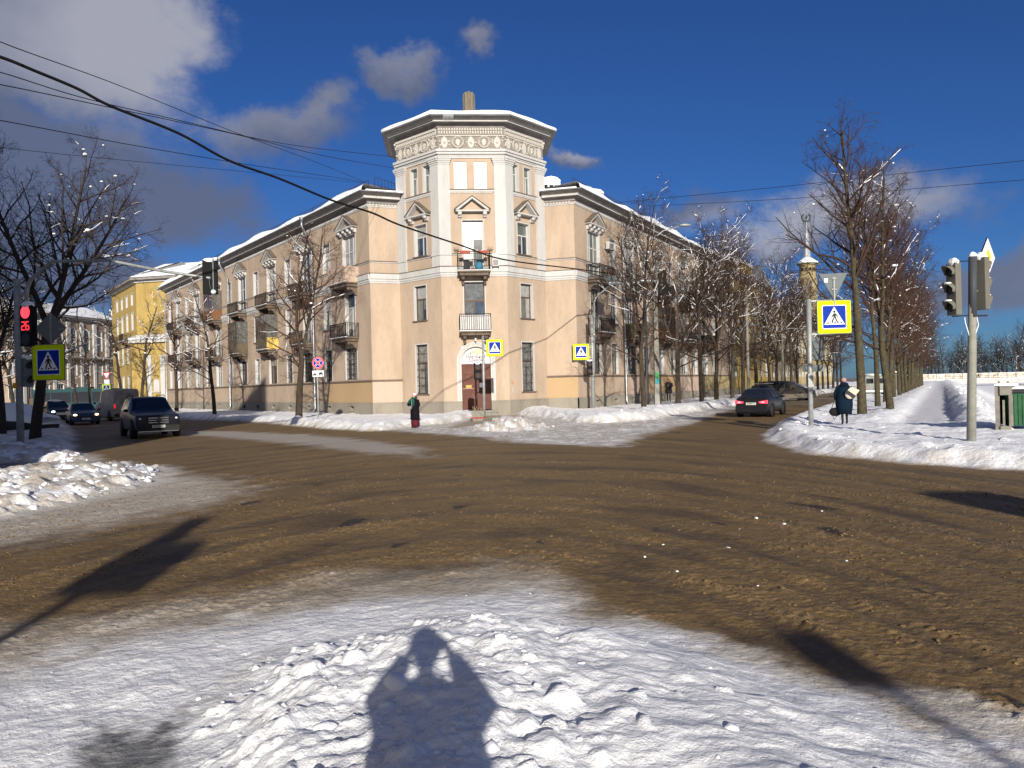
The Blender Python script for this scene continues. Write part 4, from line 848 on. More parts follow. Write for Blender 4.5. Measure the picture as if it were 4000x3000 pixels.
for (px, Y_, w, l, z1) in ((2150, 58.5, .8, 1.3, 16.6), (2222, 60.0, .8, 1.6, 16.35), (2305, 61.5, .9, 1.9, 16.35)): p = at(px, 800, Y_); chimney(Vector((p.x, p.y, 0)), Vector((.97, .22, 0)), w, l, 14.8, z1)
for (px, Y_, l) in ((808, 98, 1.8), (850, 96, 2.6)): p = at(px, 1000, Y_); chimney(Vector((p.x, p.y, 0)), Vector((.97, -.2, 0)), .9, l, 15.5, 17.7)
p = at(1090, 880, 78); chimney(Vector((p.x, p.y, 0)), dL, .7, 1.0, 15.5, 17.4, False)

# ------------------------------------------------------------------ centre facet: balconies, door
T, ln = seg(C_, D_)
o = balcony(T, 2.17, 9.50, building, w=2.15, dep=.95, kind='rail', zl=.30, rail_h=1.25)
q = MB()
M_terra = mat('terracotta', (.30, .07, .04), .7)
for (a, b) in ((1.25, 1.95), (2.45, 3.1)): q.box(a, b, .93, 1.10, 10.58, 10.78, T, M_terra)
for k in range(16): q.ball((random.Random(k).uniform(1.3, 3.05), 1.02, 10.8), .05, .04, .03, SNOWM, T, 6, 4)
q.build('flower_box', parent=o)
q = MB(); q.box(1.5, 1.9, .6, .85, 9.52, 10.1, T, M_dark); q.ball((2.5, .7, 9.8), .26, .2, .3, mat('blue_bag', (.04, .20, .32), .7), T, 9, 6, random.Random(2), .12); q.box(1.55, 1.75, .5, .6, 9.52, 9.8, T, mat('green_bag', (.15, .4, .2), .6)); q.ball((2.1, .8, 9.62), .12, .12, .08, M_terra, T); q.build('balcony_clutter', parent=o)
ac(T, 3.62, 9.85, building, .45, .85)
q = MB()
for s_ in (1.05, 3.3):
    for k in range(7): a = math.pi * (k - 3) / 4; q.tube([T @ Vector((s_, .06, 10.95)), T @ Vector((s_ + .22 * math.sin(a), .08, 11.05 + .2 * math.cos(a)))], .01, 4, M_iron)
    q.tube([T @ Vector((s_ - .2, .08, 11.05)), T @ Vector((s_, .08, 10.8)), T @ Vector((s_ + .2, .08, 11.05))], .012, 4, M_iron)
q.build('plant_bracket', parent=building)
o = balcony(T, 2.17, 5.55, building, w=2.1, dep=.9, kind='rail', zl=.26, rail_h=1.12)
q = MB(); z = 5.62; n = 13; a, b = 1.15, 3.19
for k in range(n): x0 = a + (b - a) * k / n + .012; q.box(x0, x0 + (b - a) / n - .024, .80, .83, z, z + .98, T, M_white)
q.build('balcony_cladding', parent=o)
# arched portal and door
fr = MB()
zs = 3.60; cxs = 2.17; r1, r2 = 1.25, .97
N_ = 24
def arc(r, sc=1.0): return [(cxs + r * math.cos(math.pi * k / N_), zs + r * math.sin(math.pi * k / N_)) for k in range(N_ + 1)]
for (ra, rb, out, m_) in ((1.28, 1.20, .12, WHT), (1.20, 1.02, .08, M_relief), (1.02, .97, .11, WHT)):
    P1 = [(cxs + ra, PL)] + arc(ra) + [(cxs - ra, PL)]; P2 = [(cxs + rb, PL)] + arc(rb) + [(cxs - rb, PL)]
    for k in range(len(P1) - 1):
        a, b, c, d = P1[k], P1[k + 1], P2[k + 1], P2[k]
        fr.add([(a[0], .001, a[1]), (b[0], .001, b[1]), (b[0], out, b[1]), (a[0], out, a[1]), (c[0], out, c[1]), (d[0], out, d[1]), (c[0], -.2, c[1]), (d[0], -.2, d[1])], [(0, 1, 2, 3), (3, 2, 4, 5), (5, 4, 6, 7)], m_, T)
for k in range(60):
    t_ = k / 59; L1 = (zs - PL); tot = 2 * L1 + math.pi * 1.11; s_ = t_ * tot
    if s_ < L1: x, z_ = cxs - 1.11, PL + s_
    elif s_ < L1 + math.pi * 1.11: a = math.pi - (s_ - L1) / 1.11; x, z_ = cxs + 1.11 * math.cos(a), zs + 1.11 * math.sin(a)
    else: x, z_ = cxs + 1.11, PL + (tot - s_)
    fr.ball((x + .03 * math.sin(k * 2.1), .08, z_), .055, .035, .05, M_relief, T, 6, 4)
fr.box(cxs - 1.25, cxs - .97, -.2, .12, .3, PL - .002, T, GREYP); fr.box(cxs + .97, cxs + 1.25, -.2, .12, .3, PL - .002, T, GREYP)
# spandrels of the rectangular opening round the arch
for sg in (-1, 1):
    for k in range(N_ // 2):
        a0 = math.pi / 2 - sg * math.pi / 2 * k / (N_ // 2) ; a1 = math.pi / 2 - sg * math.pi / 2 * (k + 1) / (N_ // 2)
        x0, x1 = cxs + .98 * math.cos(a0), cxs + .98 * math.cos(a1); z0, z1_ = zs + .98 * math.sin(a0), zs + .98 * math.sin(a1)
        fr.add([(x0, .0005, z0), (x1, .0005, z1_), (x1, .0005, zs + 1.02), (x0, .0005, zs + 1.02)], [(0, 1, 2, 3)], WHT, T)
fr.build('door_surround', parent=building)
dr = MB(); M_door = mat('door_brown', (.12, .042, .028), .55, col2=(.09, .032, .022), vscale=3, bump=.15); 
for (a, b) in ((cxs - .965, cxs - .006), (cxs + .006, cxs + .965)):
    dr.box(a, b, -.18, -.14, .40, 3.42, T, M_door)
    for (z0, z1_) in ((.5, 1.75), (1.95, 3.3)):
        for (x0, x1, c0_, c1) in ((a + .08, b - .08, z0, z0 + .03), (a + .08, b - .08, z1_, z1_ + .03), (a + .08, a + .11, z0, z1_), (b - .11, b - .08, z0, z1_)): dr.box(x0, x1, -.139, -.128, c0_, c1, T, M_door)
dr.box(cxs - .965, cxs + .965, -.17, -.12, 3.43, 3.5, T, WHT)
dr.ball((cxs + .10, -.12, 1.72), .04, .04, .04, M_galv, T); door = dr.build('door', parent=building)
rg = random.Random(9); pc = MB(); M_worn = mat('worn_paint', (.50, .38, .32), .8)
for k in range(130):
    x, z_ = rg.choice([(-.55, 1.93), (.6, 1.95), (-.6, 2.5), (.55, 2.6), (-.1, 1.2), (-.6, 2.9), (.2, 1.4)]); x += rg.gauss(0, .17); z_ += rg.gauss(0, .12)
    if abs(x) < .93: w_, h_ = rg.uniform(.008, .035), rg.uniform(.006, .022); x += cxs; pc.quad((x, -.1275 + .0004 * (k % 5), z_), (x + w_, -.1275 + .0004 * (k % 5), z_ + .004), (x + w_ * .8, -.1275 + .0004 * (k % 5), z_ + h_), (x - .004, -.1275 + .0004 * (k % 5), z_ + h_ * .8), T, M_worn)
pc.box(cxs - .9, cxs - .2, -.1265, -.124, 1.78, 1.81, T, M_worn); pc.build('paint_wear', parent=door)
pc = MB(); pc.box(cxs - .70, cxs - .33, -.1260, -.122, 1.84, 2.02, T, mat('notice_yellow', (.60, .40, .10), .7, var=.4, vscale=20)); pc.box(cxs + .2, cxs + .40, -.1260, -.122, 1.86, 2.16, T, M_sw); pc.build('notice', parent=door)
tp = MB(); P = arc(.965) ; tp.prism([(a, b - .0) for a, b in P] + [(cxs - .965, 3.5), (cxs + .965, 3.5)], -.17, -.15, T, mat('tympanum_board', (.66, .64, .60), .8, var=.12, vscale=3))
rg = random.Random(2); M_flow = mat('flower_orange', (.72, .48, .22), .8, var=.2); M_leafg = mat('leaf_green', (.08, .22, .08), .8)
for k in range(18):
    a = k * 2.4; r_ = .04 + .013 * k; x, z_ = cxs + .12 + r_ * math.cos(a), 4.22 + .8 * r_ * math.sin(a); P_ = circ(x, z_, .06, 10); tp.prism(P_, -.15, -.148 + .0006 * k, T, M_flow)
tp.prism(circ(cxs + .12, 4.22, .09, 12), -.15, -.136, T, M_sw)
for k in range(14): x, z_ = cxs - .36 + rg.uniform(-.16, .14), 4.08 + rg.uniform(-.1, .14); tp.prism([(x, z_), (x + .05, z_ + .02), (x + .02, z_ + .10)], -.15, -.146 + .0003 * k, T, M_leafg)
M_ltr = mat('letter_violet', (.06, .04, .14), .6)
tym = tp.build('tympanum', parent=building)
lt = MB(); Tt = T @ Matrix.Translation((cxs - .02, -.139, 3.90)) @ Matrix.Diagonal((1, -1, 1, 1)); text_mesh(lt, 'Хмельной', .29, Tt, M_ltr, .004, sx=.95)
Tt = T @ Matrix.Translation((cxs + .02, -.139, 3.68)) @ Matrix.Diagonal((1, -1, 1, 1)); text_mesh(lt, 'Шмель', .28, Tt, M_ltr, .004, sx=1.0); lt.build('lettering', parent=tym)
q = MB(); q.tube([T @ Vector((2.17, .25, 5.28)), T @ Vector((2.17, .25, 5.12))], .02, 6, M_iron); q.tube([T @ Vector((2.17, .25, 5.12)), T @ Vector((2.17, .25, 4.92))], .06, 8, M_sw); q.tube([T @ Vector((2.17, .25, 4.92)), T @ Vector((2.17, .25, 4.84))], .04, 8, M_iron); q.build('entrance_lamp', parent=building)
q = MB(); q.box(.85, 3.5, .081, .55, -.2, .34, T, M_conc); q.box(.75, 3.6, .55, .85, -.2, .2, T, M_conc); q.build('doorstep', parent=building, bevel=.02)
# small plates on the walls
T3, l3 = seg(D_, E_)
q = MB(); q.box(.22, .36, .001, .02, 2.05, 2.2, T3, mat('plate_orange', (.55, .2, .08), .6)); q.box(.24, .34, .001, .02, 1.45, 1.8, T3, mat('plate_grey', (.42, .40, .42), .6)); q.build('wall_plate', parent=building)
q = MB(); q.box(1.0, 1.95, .001, .03, 3.75, 4.15, TR, mat('address_blue', (.10, .13, .42), .5)); q.box(1.03, 1.92, .03, .033, 3.79, 3.93, TR, M_sw); q.build('address_plate', parent=building)
# ------------------------------------------------------------------ other buildings
def simple_block(name, label, segs, z1, wallm, winspec, roof_h=2.6, depth=12, cor=.8, plinth=GREYP, band=None, lower=None, snow=True):
    """segs: plan polyline of the street faces, outward = right of travel"""
    o = empty(name, label=label, cat='building'); n = len(segs) - 1
    mb = MB(); pl = MB(); co = MB(); lw = MB(); has_l = False
    for i in range(n):
        T, ln = seg(segs[i], segs[i + 1]); wins = winspec(i, ln)
        hs = [w[:4] for w in wins]
        wall_with_holes(mb, T, 0, ln, .9, z1, hs, wallm[i] if isinstance(wallm, list) else wallm); pl.box(-.03, ln, .001, .07, -.6, .9, T, plinth)
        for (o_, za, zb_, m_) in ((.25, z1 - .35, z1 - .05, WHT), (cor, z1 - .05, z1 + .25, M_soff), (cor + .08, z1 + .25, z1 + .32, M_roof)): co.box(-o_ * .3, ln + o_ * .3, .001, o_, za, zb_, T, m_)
        if band: 
            for zb_ in band: co.box(-.03, ln + .03, .001, .12, zb_, zb_ + .35, T, WHT)
        for w in wins:
            a, b, c, d = w[:4]; wm = MB()
            for x in (a, b): wm.quad((x, 0, c), (x, -.2, c), (x, -.2, d), (x, 0, d), T, WHT)
            wm.quad((a, 0, d), (b, 0, d), (b, -.2, d), (a, -.2, d), T, WHT); wm.quad((a, 0, c), (b, 0, c), (b, -.2, c), (a, -.2, c), T, WHT)
            wm.box(a - .08, a - .002, .001, .03, c - .05, d + .1, T, WHT); wm.box(b + .002, b + .08, .001, .03, c - .05, d + .1, T, WHT); wm.box(a, b, .001, .028, d + .002, d + .1, T, WHT)
            wm.box((a + b) / 2 - .05, (a + b) / 2 + .05, -.2, -.14, c, d, T, M_white); wm.box(a, b, -.2, -.142, c + (d - c) * .66, c + (d - c) * .66 + .08, T, M_white)
            wo = wm.build('window', parent=o); p = MB(); p.quad((a, -.18, c), (b, -.18, c), (b, -.18, d), (a, -.18, d), T, rng.choice(M_glass)); p.build('pane', parent=wo)
    mb.build('wall', parent=o); pl.build('plinth', parent=o); co.build('cornice', parent=o)
    rf = MB(); sn = MB()
    for i in range(n):
        T, ln = seg(segs[i], segs[i + 1]); z = z1 + .33
        rf.add([(-.2, cor, z), (ln + .2, cor, z), (ln, -depth / 2, z + roof_h), (0, -depth / 2, z + roof_h), (ln, -depth, z), (0, -depth, z)], [(0, 1, 2, 3), (3, 2, 4, 5), (1, 4, 2), (0, 3, 5)], M_roof, T)
        sn.add([(-.2, cor - .1, z + .12), (ln + .2, cor - .1, z + .12), (ln, -depth / 2, z + roof_h + .16), (0, -depth / 2, z + roof_h + .16), (-.2, cor - .05, z + .01), (ln + .2, cor - .05, z + .01)], [(0, 1, 2, 3), (4, 5, 1, 0)], SNOWM, T)
        rf.quad((0, -depth, 0), (ln, -depth, 0), (ln, -depth, z1 + .3), (0, -depth, z1 + .3), T, wallm[i] if isinstance(wallm, list) else wallm)
    rf.build('roof', parent=o); sn.build('roof_snow', parent=o); return o
def grid_w(rows, step, w, s0=1.5):
    def f(i, ln):
        k = int((ln - s0 - w) / step) + 1; return [(s0 + step * j, s0 + step * j + w, a, b) for j in range(k) for a, b in rows]
    return f
# yellow house beyond the left wing
K = at(541, 1545, 103); K = Vector((K.x, K.y, 0)); KA = K + dL * 17; KB = Vector((-41.5, 101.2, 0))
def yw(i, ln):
    if i == 0: return [(ln - 3.2 - 3.4 * j, ln - 2.1 - 3.4 * j, a, b) for j in range(4) for a, b in ((2.2, 4.6), (6.4, 8.8), (10.8, 13.2), (14.2, 15.8))]
    return []
yb = simple_block('yellow_building', 'yellow house with an arched gateway beyond the left wing of the corner building', [KA, K, KB], 17.3, [YEL, YEL], yw, band=[9.6])
T, ln = seg(K, KB)
# gateway wall in front of the bright face
gw = MB(); T2 = T @ Matrix.Translation((0, 1.2, 0))
hole = [(ln - 3.2, ln - 1.1, 0, 6.2)]
wall_with_holes(gw, T2, 0, ln + 1, 0, 8.8, hole, YEL); gw.box(0, ln + 1, -.6, -.002, 8.0, 8.8, T2, YEL); gw.box(-.1, ln + 1, .001, .45, 8.8, 9.2, T2, WHT); gw.box(-.1, ln + 1, -1.19, .6, 9.2, 9.32, T2, WHT); gw.box(0, ln + 1, -1.18, .5, 9.33, 9.45, T2, SNOWM); gw.quad((0, -1.2, 0), (0, 0, 0), (0, 0, 8.8), (0, -1.2, 8.8), T2, YEL)
g = gw.build('gateway', parent=yb)
pq = MB()
for x in (ln - 6.4, ln - 4.4): pq.box(x, x + .65, .001, .16, 0, 6.9, T2, WHT); pq.box(x - .1, x + .75, .001, .24, 6.9, 7.1, T2, WHT)
pq.prism(circ(ln - 5.07, 3.6, .4, 12, 0, math.pi) + [(ln - 5.47, 2.4), (ln - 4.67, 2.4)], .002, .06, T2, WHT); pq.box(ln - 5.7, ln - 4.5, .001, .2, 2.2, 2.35, T2, WHT); pq.build('pilaster', parent=g)
ag = MB(); ag.prism([(ln - 3.2, 6.2)] + [(ln - 2.15 + 1.05 * math.cos(math.pi - math.pi * k / 12), 5.15 + 1.05 * math.sin(math.pi * k / 12)) for k in range(13)] + [(ln - 1.1, 6.2)], -.3, -.01, T2, YEL); ag.build('arch', parent=g)
for k in range(7): q = MB(); x = ln - 3.2 + .3 * k + .05; q.box(x, x + .05, -.25, -.2, 0, 5.0, T2, M_iron); 
gt = MB(); [gt.box(ln - 3.15 + .25 * k, ln - 3.11 + .25 * k, -.25, -.2, 0, 4.6, T2, M_iron) for k in range(5)]; gt.build('gate_bars', parent=g)
T3_, l3_ = seg(KA, K); balcony(T3_, l3_ - 5.2, 9.4, yb, w=2.6, kind='rail'); balcony(T3_, l3_ - 12, 9.4, yb, w=2.6, kind='rail')
# brown house with white pilasters at the end of the street on the left
q0 = at(90, 1545, 128); q1 = at(452, 1545, 150); Q0 = Vector((q0.x, q0.y, 0)); Q1 = Vector((q1.x, q1.y, 0)); Q2 = Q1 + Vector((14, 10, 0)); Qm = Q0 + Vector((-60, -18, 0))
bb = simple_block('brown_building', 'brown three-storey house with white pilasters at the far end of the left street', [Qm, Q0, Q1, Q2], 16.2, BRN, grid_w(((1.8, 4.2), (5.8, 8.2), (10.3, 14.2)), 3.3, 1.25, 1.2), band=[9.0])
T, ln = seg(Q0, Q1); pq = MB()
for k in range(int(ln / 3.3) + 1): pq.box(k * 3.3 - .1, k * 3.3 + .7, .001, .3, 9.36, 15.4, T, WHT)
for k in range(int(ln / 3.3) + 1): pq.box(k * 3.3, k * 3.3 + .6, .001, .2, .9, 9.0, T, WHT)
pq.box(0, ln, .001, .9, 8.7, 8.98, T, M_slab); pq.build('pilaster', parent=bb)
# long ochre house beyond the right wing
Y0 = F_ + dR * 42.3; Y1 = F_ + dR * 66; Y1b = Y1 - nR * 3; Y2 = F_ + dR * 66.2 - nR * 3; Y3 = Y2 + dR * 90
def yr(i, ln): return grid_w(((2.3, 4.7), (6.2, 8.6), (10.0, 12.4)), 3.55, 1.2, 1.8)(i, ln) if ln > 6 else []
ob = simple_block('ochre_building', 'long ochre yellow house behind the roadside trees beyond the beige building', [Y0, Y1, Y1b, Y3], 14.6, [YEL, YEL, YELP], yr, band=[9.0])
T, ln = seg(Y0, Y1)
for s in (4.2, 11.3, 18.4): balcony(T, s, 5.6, ob, w=2.6); 
T, ln = seg(Y1b, Y3)
for s in (6, 13.1, 20.2, 27.3, 34.4, 48): balcony(T, s, 5.6, ob, w=2.6)
mb = MB(); T, ln = seg(Y0, Y1); mb.box(9, 15, -8, -.5, 14.8, 16.9, T, YEL); mb.box(8.8, 15.2, -8.2, -.3, 16.9, 17.15, T, WHT); mb.box(8.9, 15.1, -8.1, -.4, 17.16, 17.3, T, SNOWM); mb.build('attic', parent=ob)
# spire tower far down the street
st = at(3165, 1470, 215); tw = empty('spire_tower', (st.x, st.y, 0), label='round yellow turret with a tall white spire carrying a wreath above the treetops', cat='tower')
mb = MB(); z_d = at(3165, 1030, 215).z; z_b = at(3165, 1008, 215).z; z_s = at(3165, 868, 215).z
mb.lathe([(2.5, 0), (2.5, z_d - 4.2), (2.7, z_d - 4.1), (2.5, z_d - 4.0), (2.15, z_d - 3.9), (2.15, z_d - .5), (2.6, z_d - .4), (2.75, z_d)], (0, 0, 0), 20, YELP); mb.build('drum', parent=tw)
mb = MB(); mb.lathe([(2.8, z_d), (2.85, z_d + .3), (2.2, z_d + .9), (1.0, z_d + 1.7), (.7, z_b + .3)], (0, 0, 0), 20, SNOWM); mb.build('tower_roof', parent=tw)
mb = MB(); mb.lathe([(2.79, z_d - .25), (2.84, z_d - .01)], (0, 0, 0), 20, mat('green_sheet', (.07, .12, .07), .5)); mb.build('roof_edge', parent=tw)
mb = MB(); mb.lathe([(1.15, z_b - .3), (1.0, z_b + .3), (.2, z_s)], (0, 0, 0), 8, mat('spire_metal', (.78, .74, .72), .25, metal=.7), smooth=False); mb.build('spire', parent=tw)
mb = MB(); zc = z_s + 1.15; mb.tube([(0, 0, z_s - .1), (0, 0, zc + .9)], .07, 6, M_dark)
for r_, th in ((1.15, .26),):
    pts = [(r_ * math.sin(a), 0, zc + .2 - r_ * math.cos(a)) for a in [R(-140 + 280 * k / 20) for k in range(21)]]; mb.tube(pts, th, 6, mat('wreath_green', (.04, .07, .055), .6))
mb.lathe([(.1, 0), (.32, .3), (.1, .8)], (0, 0, zc - .2), 8, M_dark); mb.build('wreath', parent=tw)
for a in range(-2, 3):
    mb = MB(); an = R(-90 + a * 30); c_, s_ = math.cos(an), math.sin(an); mb.tube([(c_ * 2.05, s_ * 2.05, z_d - 1.6), (c_ * 2.2, s_ * 2.2, z_d - 1.6)], .32, 12, M_black); mb.build('round_window', parent=tw)
# the block behind the photographer that throws the long shade over the left street
op = simple_block('opposite_building', 'tall beige house beside the camera that shades the left street', [Vector((-12.4, -22, 0)), Vector((-12.4, 9, 0)), Vector((-45, 9, 0))], 13.6, PINK, grid_w(((2.2, 4.4), (6.2, 8.4), (10.2, 12.4)), 4, 1.3), roof_h=1.0)
mb = MB(); mb.add([(-40, -12, 13), (-15.2, -12, 13), (-15.2, 8.6, 13), (-40, 8.6, 13), (-40, -12, 17), (-15.2, -12, 23.2), (-15.2, 8.6, 23.2), (-40, 8.6, 17)], [(0, 3, 2, 1), (4, 5, 6, 7), (0, 1, 5, 4), (1, 2, 6, 5), (2, 3, 7, 6), (3, 0, 4, 7)], PINK); mb.build('tower', parent=op)

# ------------------------------------------------------------------ bare trees
def tube_fast(mb, p0, p1, r0, r1, n):
    d = (p1 - p0); 
    if d.length < 1e-6: return
    d = d.normalized(); u = d.orthogonal().normalized(); w = d.cross(u); b = len(mb.v)
    for p, r in ((p0, r0), (p1, r1)):
        for k in range(n):
            a = 6.28318 * k / n; q = p + u * (r * math.cos(a)) + w * (r * math.sin(a)); mb.v.append((q.x, q.y, q.z))
    for k in range(n): mb.f.append([b + k, b + (k + 1) % n, b + n + (k + 1) % n, b + n + k]); mb.mi.append(0); mb.sm.append(True)
def lump(mb, p, r, rg):
    n = 5; b = len(mb.v); e = rg.uniform(.7, 1.3)
    for (z, q) in ((-.25, .55), (.1, 1.0), (.55, .65)):
        for k in range(n): a = 6.283 * k / n + rg.random() * .6; s = q * r * rg.uniform(.8, 1.2); mb.v.append((p.x + s * e * math.cos(a), p.y + s / e * math.sin(a), p.z + z * r))
    for i in range(2):
        for k in range(n): mb.f.append([b + i * n + k, b + i * n + (k + 1) % n, b + (i + 1) * n + (k + 1) % n, b + (i + 1) * n + k]); mb.mi.append(0); mb.sm.append(True)
    mb.f.append([b + 2 * n + k for k in range(n)]); mb.mi.append(0); mb.sm.append(True); mb.f.append([b + n - 1 - k for k in range(n)]); mb.mi.append(0); mb.sm.append(True)
def make_tree(seed, H=12.5, rad=.17, fork=4.5, lean=(0, 0), stems=2, spread=.42, dens=1.0, snow=.5, twigm=None, barkm=None, limb_len=.38, droop=0.0, stemlen=1.0, limbs=13, side_amp=1.0, lumpy=1.0, smin=0.0, maxlev=4, wob=1.0):
    rg = random.Random(seed); tr, cr_, sn = MB(), MB(), MB()
    def snowline(a, b, r, ok=True):
        if snow <= 0 or a.z < smin or not ok: return
        d = b - a; hor = 1 - abs(d.normalized().z)
        if rg.random() > (.35 + hor): return
        k = max(1, int(d.length / .3)); up_ = Vector((0, 0, r * .55 + .008)); q = r * rg.uniform(.55, .8) + .008
        tube_fast(sn, a + up_, a.lerp(b, .5) + up_ * 1.15, q * .7, q, 5); tube_fast(sn, a.lerp(b, .5) + up_ * 1.15, b + up_, q, q * .6, 5)
        for i in range(k):
            if rg.random() < .35: continue
            p = a.lerp(b, (i + .5) / k); lump(sn, p + Vector((0, 0, r * .9)), (r * .6 + .012 + rg.random() ** 4 * .06 * lumpy), rg)
    def branch(p, d, L_, r, lev, up):
        nseg = 5 if lev < 2 else (3 if lev == 2 else 2); pts = [p]; dd = d.normalized(); rr_ = [r]
        for i in range(nseg):
            j = .07 * wob if lev == 0 else (.13 if lev == 1 else .22)
            dd = (dd + Vector((rg.gauss(0, j), rg.gauss(0, j), rg.gauss(0, j) + up))).normalized(); p = p + dd * (L_ / nseg); pts.append(p); rr_.append(max(.0026, r * (1 - .72 * (i + 1) / nseg)))
        ok = rg.random() < snow * {0: .6, 1: .75, 2: .30}.get(lev, 0)
        m_ = tr if lev == 0 else cr_; ns = 8 if lev == 0 else (6 if lev == 1 else (4 if lev == 2 else 3))
        for i in range(nseg):
            tube_fast(m_, pts[i], pts[i + 1], rr_[i], rr_[i + 1], ns)
            if lev <= 2: snowline(pts[i], pts[i + 1], rr_[i], ok and (lev < 2 or i < 2))
            elif lev == 3 and rg.random() < .03 * snow: lump(sn, pts[i + 1] + Vector((0, 0, .02)), .02 + .035 * rg.random() * lumpy, rg)
        if lev >= maxlev: return
        nch = {0: int(limbs * dens), 1: int(7 * dens), 2: int(5 * dens), 3: int(3.4 * dens + rg.random())}[lev]
        for c in range(nch):
            f = (.12 + .86 * (c + rg.random() * .6) / nch) if lev == 0 else (.18 + .8 * (c + rg.random()) / nch); i = min(nseg - 1, int(f * nseg)); q = pts[i].lerp(pts[i + 1], f * nseg - i)
            ax_ = (pts[i + 1] - pts[i]).normalized(); o_ = ax_.orthogonal().normalized(); az_ = rg.random() * 6.283 if lev != 0 else c * 2.4 + rg.random()
            side_ = (o_ * math.cos(az_) + ax_.cross(o_) * math.sin(az_)); sp_ = {0: spread * 1.5, 1: .75, 2: .8, 3: .8}[lev] * rg.uniform(.75, 1.25)
            nd = (ax_ * math.cos(sp_) + side_ * math.sin(sp_)).normalized()
            nl = L_ * ({0: limb_len, 1: .48, 2: .5, 3: .55}[lev]) * (1.15 - .65 * f) * rg.uniform(.75, 1.25); nr = max(.0032, (rr_[i] * {0: .5, 1: .5, 2: .5, 3: .6}[lev]))
            branch(q, nd, nl, nr, lev + 1, {0: .10, 1: .05 - droop, 2: .03 - droop, 3: .02}[lev])
    # trunk
    p = Vector((0, 0, -.3)); pts = [p]; k = 7; d = Vector((lean[0], lean[1], 1)).normalized(); rr_ = [rad * 1.25]
    for i in range(k):
        d = (d + Vector((rg.gauss(0, .035) * wob, rg.gauss(0, .035) * wob, .02))).normalized(); p = p + d * ((fork + .3) / k); pts.append(p); rr_.append(rad * (1.08 - .25 * (i + 1) / k) if i else rad * 1.08)
    tr.tube(pts, rr_, 10)
    n = stems
    for s in range(n):
        a = rg.random() * 6.28 if s == 0 else a + 6.283 / n + rg.uniform(-.3, .3)
        dv = (d + Vector((math.cos(a), math.sin(a), 0)) * (0 if n == 1 else rg.uniform(.22, .5))).normalized()
        branch(pts[-1], dv, (H - fork) * rg.uniform(.85, 1.05) * stemlen, rad * (.82 if n == 1 else .62), 0, .05)
    # a few stubs and low limbs
    for i in range(3):
        a = rg.random() * 6.28; branch(pts[-1 - i % 3], Vector((math.cos(a), math.sin(a), .5)), (H - fork) * .42, rad * .3, 1, .03)
    tr.mats = [barkm or M_bark]; cr_.mats = [twigm or M_twig]; sn.mats = [SNOWM]
    return tr, cr_, sn
def tree_obj(name, seed, label, group, **kw):
    tr, cr_, sn = make_tree(seed, **kw); o = empty(name, (0, 0, 0), label=label, cat='tree', group=group)
    tr.build('trunk', parent=o); cr_.build('crown', parent=o)
    if sn.v: tag(sn.build('snow', parent=o), kind='stuff')
    return o
def place(o, x, y, rz=0, sc=1.0, z=None, label=None):
    o.location = (x, y, (gz(x, y) if z is None else z)); o.rotation_euler = (0, 0, rz); o.scale = (sc, sc, sc)
    if label: o['label'] = label
    return o
# row of trees in front of the right wing
GR_R = 'limes along the right wing'
protoR = [tree_obj('bare_tree', 11 + i, 'x', GR_R, H=12.9, rad=.165, fork=[3.9, 3.4, 4.6, 4.3][i], stems=[2, 2, 1, 3][i], spread=.40, dens=1.32, snow=[.5, .85, .7, .95][i], limb_len=.46, limbs=14, smin=4.5) for i in range(4)]
usedR = [False] * 4
bR = F_ + nR * 6.0
rowR = [(2516, 0, 'two-stemmed bare tree nearest the corner on the right, beside the tall silver downpipe', .93, 0.4), (2648, 1, 'bare tree forked low with snow in its fork, right of the waiting person', 1.1, 1.9),
        (2742, 2, 'straight bare tree, third along the right wing', 1.06, 0), (2800, 3, 'bare tree leaning slightly right, fourth along the right wing', 1.05, 2), (2860, 0, 'bare tree, fifth along the right wing where the yellow wall begins', 1.06, 3.0),
        (2903, 2, 'dark straight bare tree left of the concrete post by the yellow wall', 1.06, 4), (2958, 1, 'broad bare tree leaning right with white snowy limbs, behind the black sedan', 1.1, 5.2)]
for (px, k, lab, sc, rz) in rowR:
    p = onplane(px, 1560, bR, dR); o = protoR[k] if not usedR[k] else copy_tree(protoR[k]); usedR[k] = True; place(o, p.x, p.y, rz, sc, label=lab)
far_lab = 'bare snow-dusted tree in the far part of the row along the right wing'
for i, px in enumerate((3011, 3035, 3066, 3092, 3118, 3160, 3196, 3216, 3236, 3255, 3272, 3288)):
    p = onplane(px, 1540, bR, dR); o = copy_tree(protoR[(i * 3 + 1) % 4]); place(o, p.x, p.y, i * 1.7, .98 + .05 * ((i * 7) % 4), label=far_lab)
# double row beside the path
GR_P = 'trees beside the cleared path'
protoP = [tree_obj('bare_tree', 31 + i, 'x', GR_P, H=[12.5, 12.0, 12.3][i], rad=[.185, .16, .15][i], fork=[4.6, 4.0, 3.9][i], stems=[1, 2, 1][i], spread=.55, wob=[.3, .7, .4][i], dens=[1.1, 1.25, 1.45][i], snow=[.14, .25, .3][i], limb_len=[.46, .45, .45][i], limbs=[20, 15, 15][i], twigm=M_twig if i == 0 else M_twigr, barkm=M_barkg, lumpy=1.9, smin=4.2) for i in range(3)]
p1 = at(3368, 1625, 34.5); place(protoP[0], p1.x, p1.y, .8, 1.0, label='tallest bare tree with lichen-stained trunk standing behind the woman with the rucksack')
p2 = at(3478, 1620, 36.5); place(protoP[1], p2.x, p2.y, 2.2, 1.0, label='bare tree with a leaning lichen-stained trunk just right of the tallest tree'); protoP[1].rotation_euler = (0, R(-4), 0)
bP = p2 + Vector((.6, 6, 0)); first = True
lab_p = 'reddish bare tree with lumps of snow, in the long row left of the cleared path'
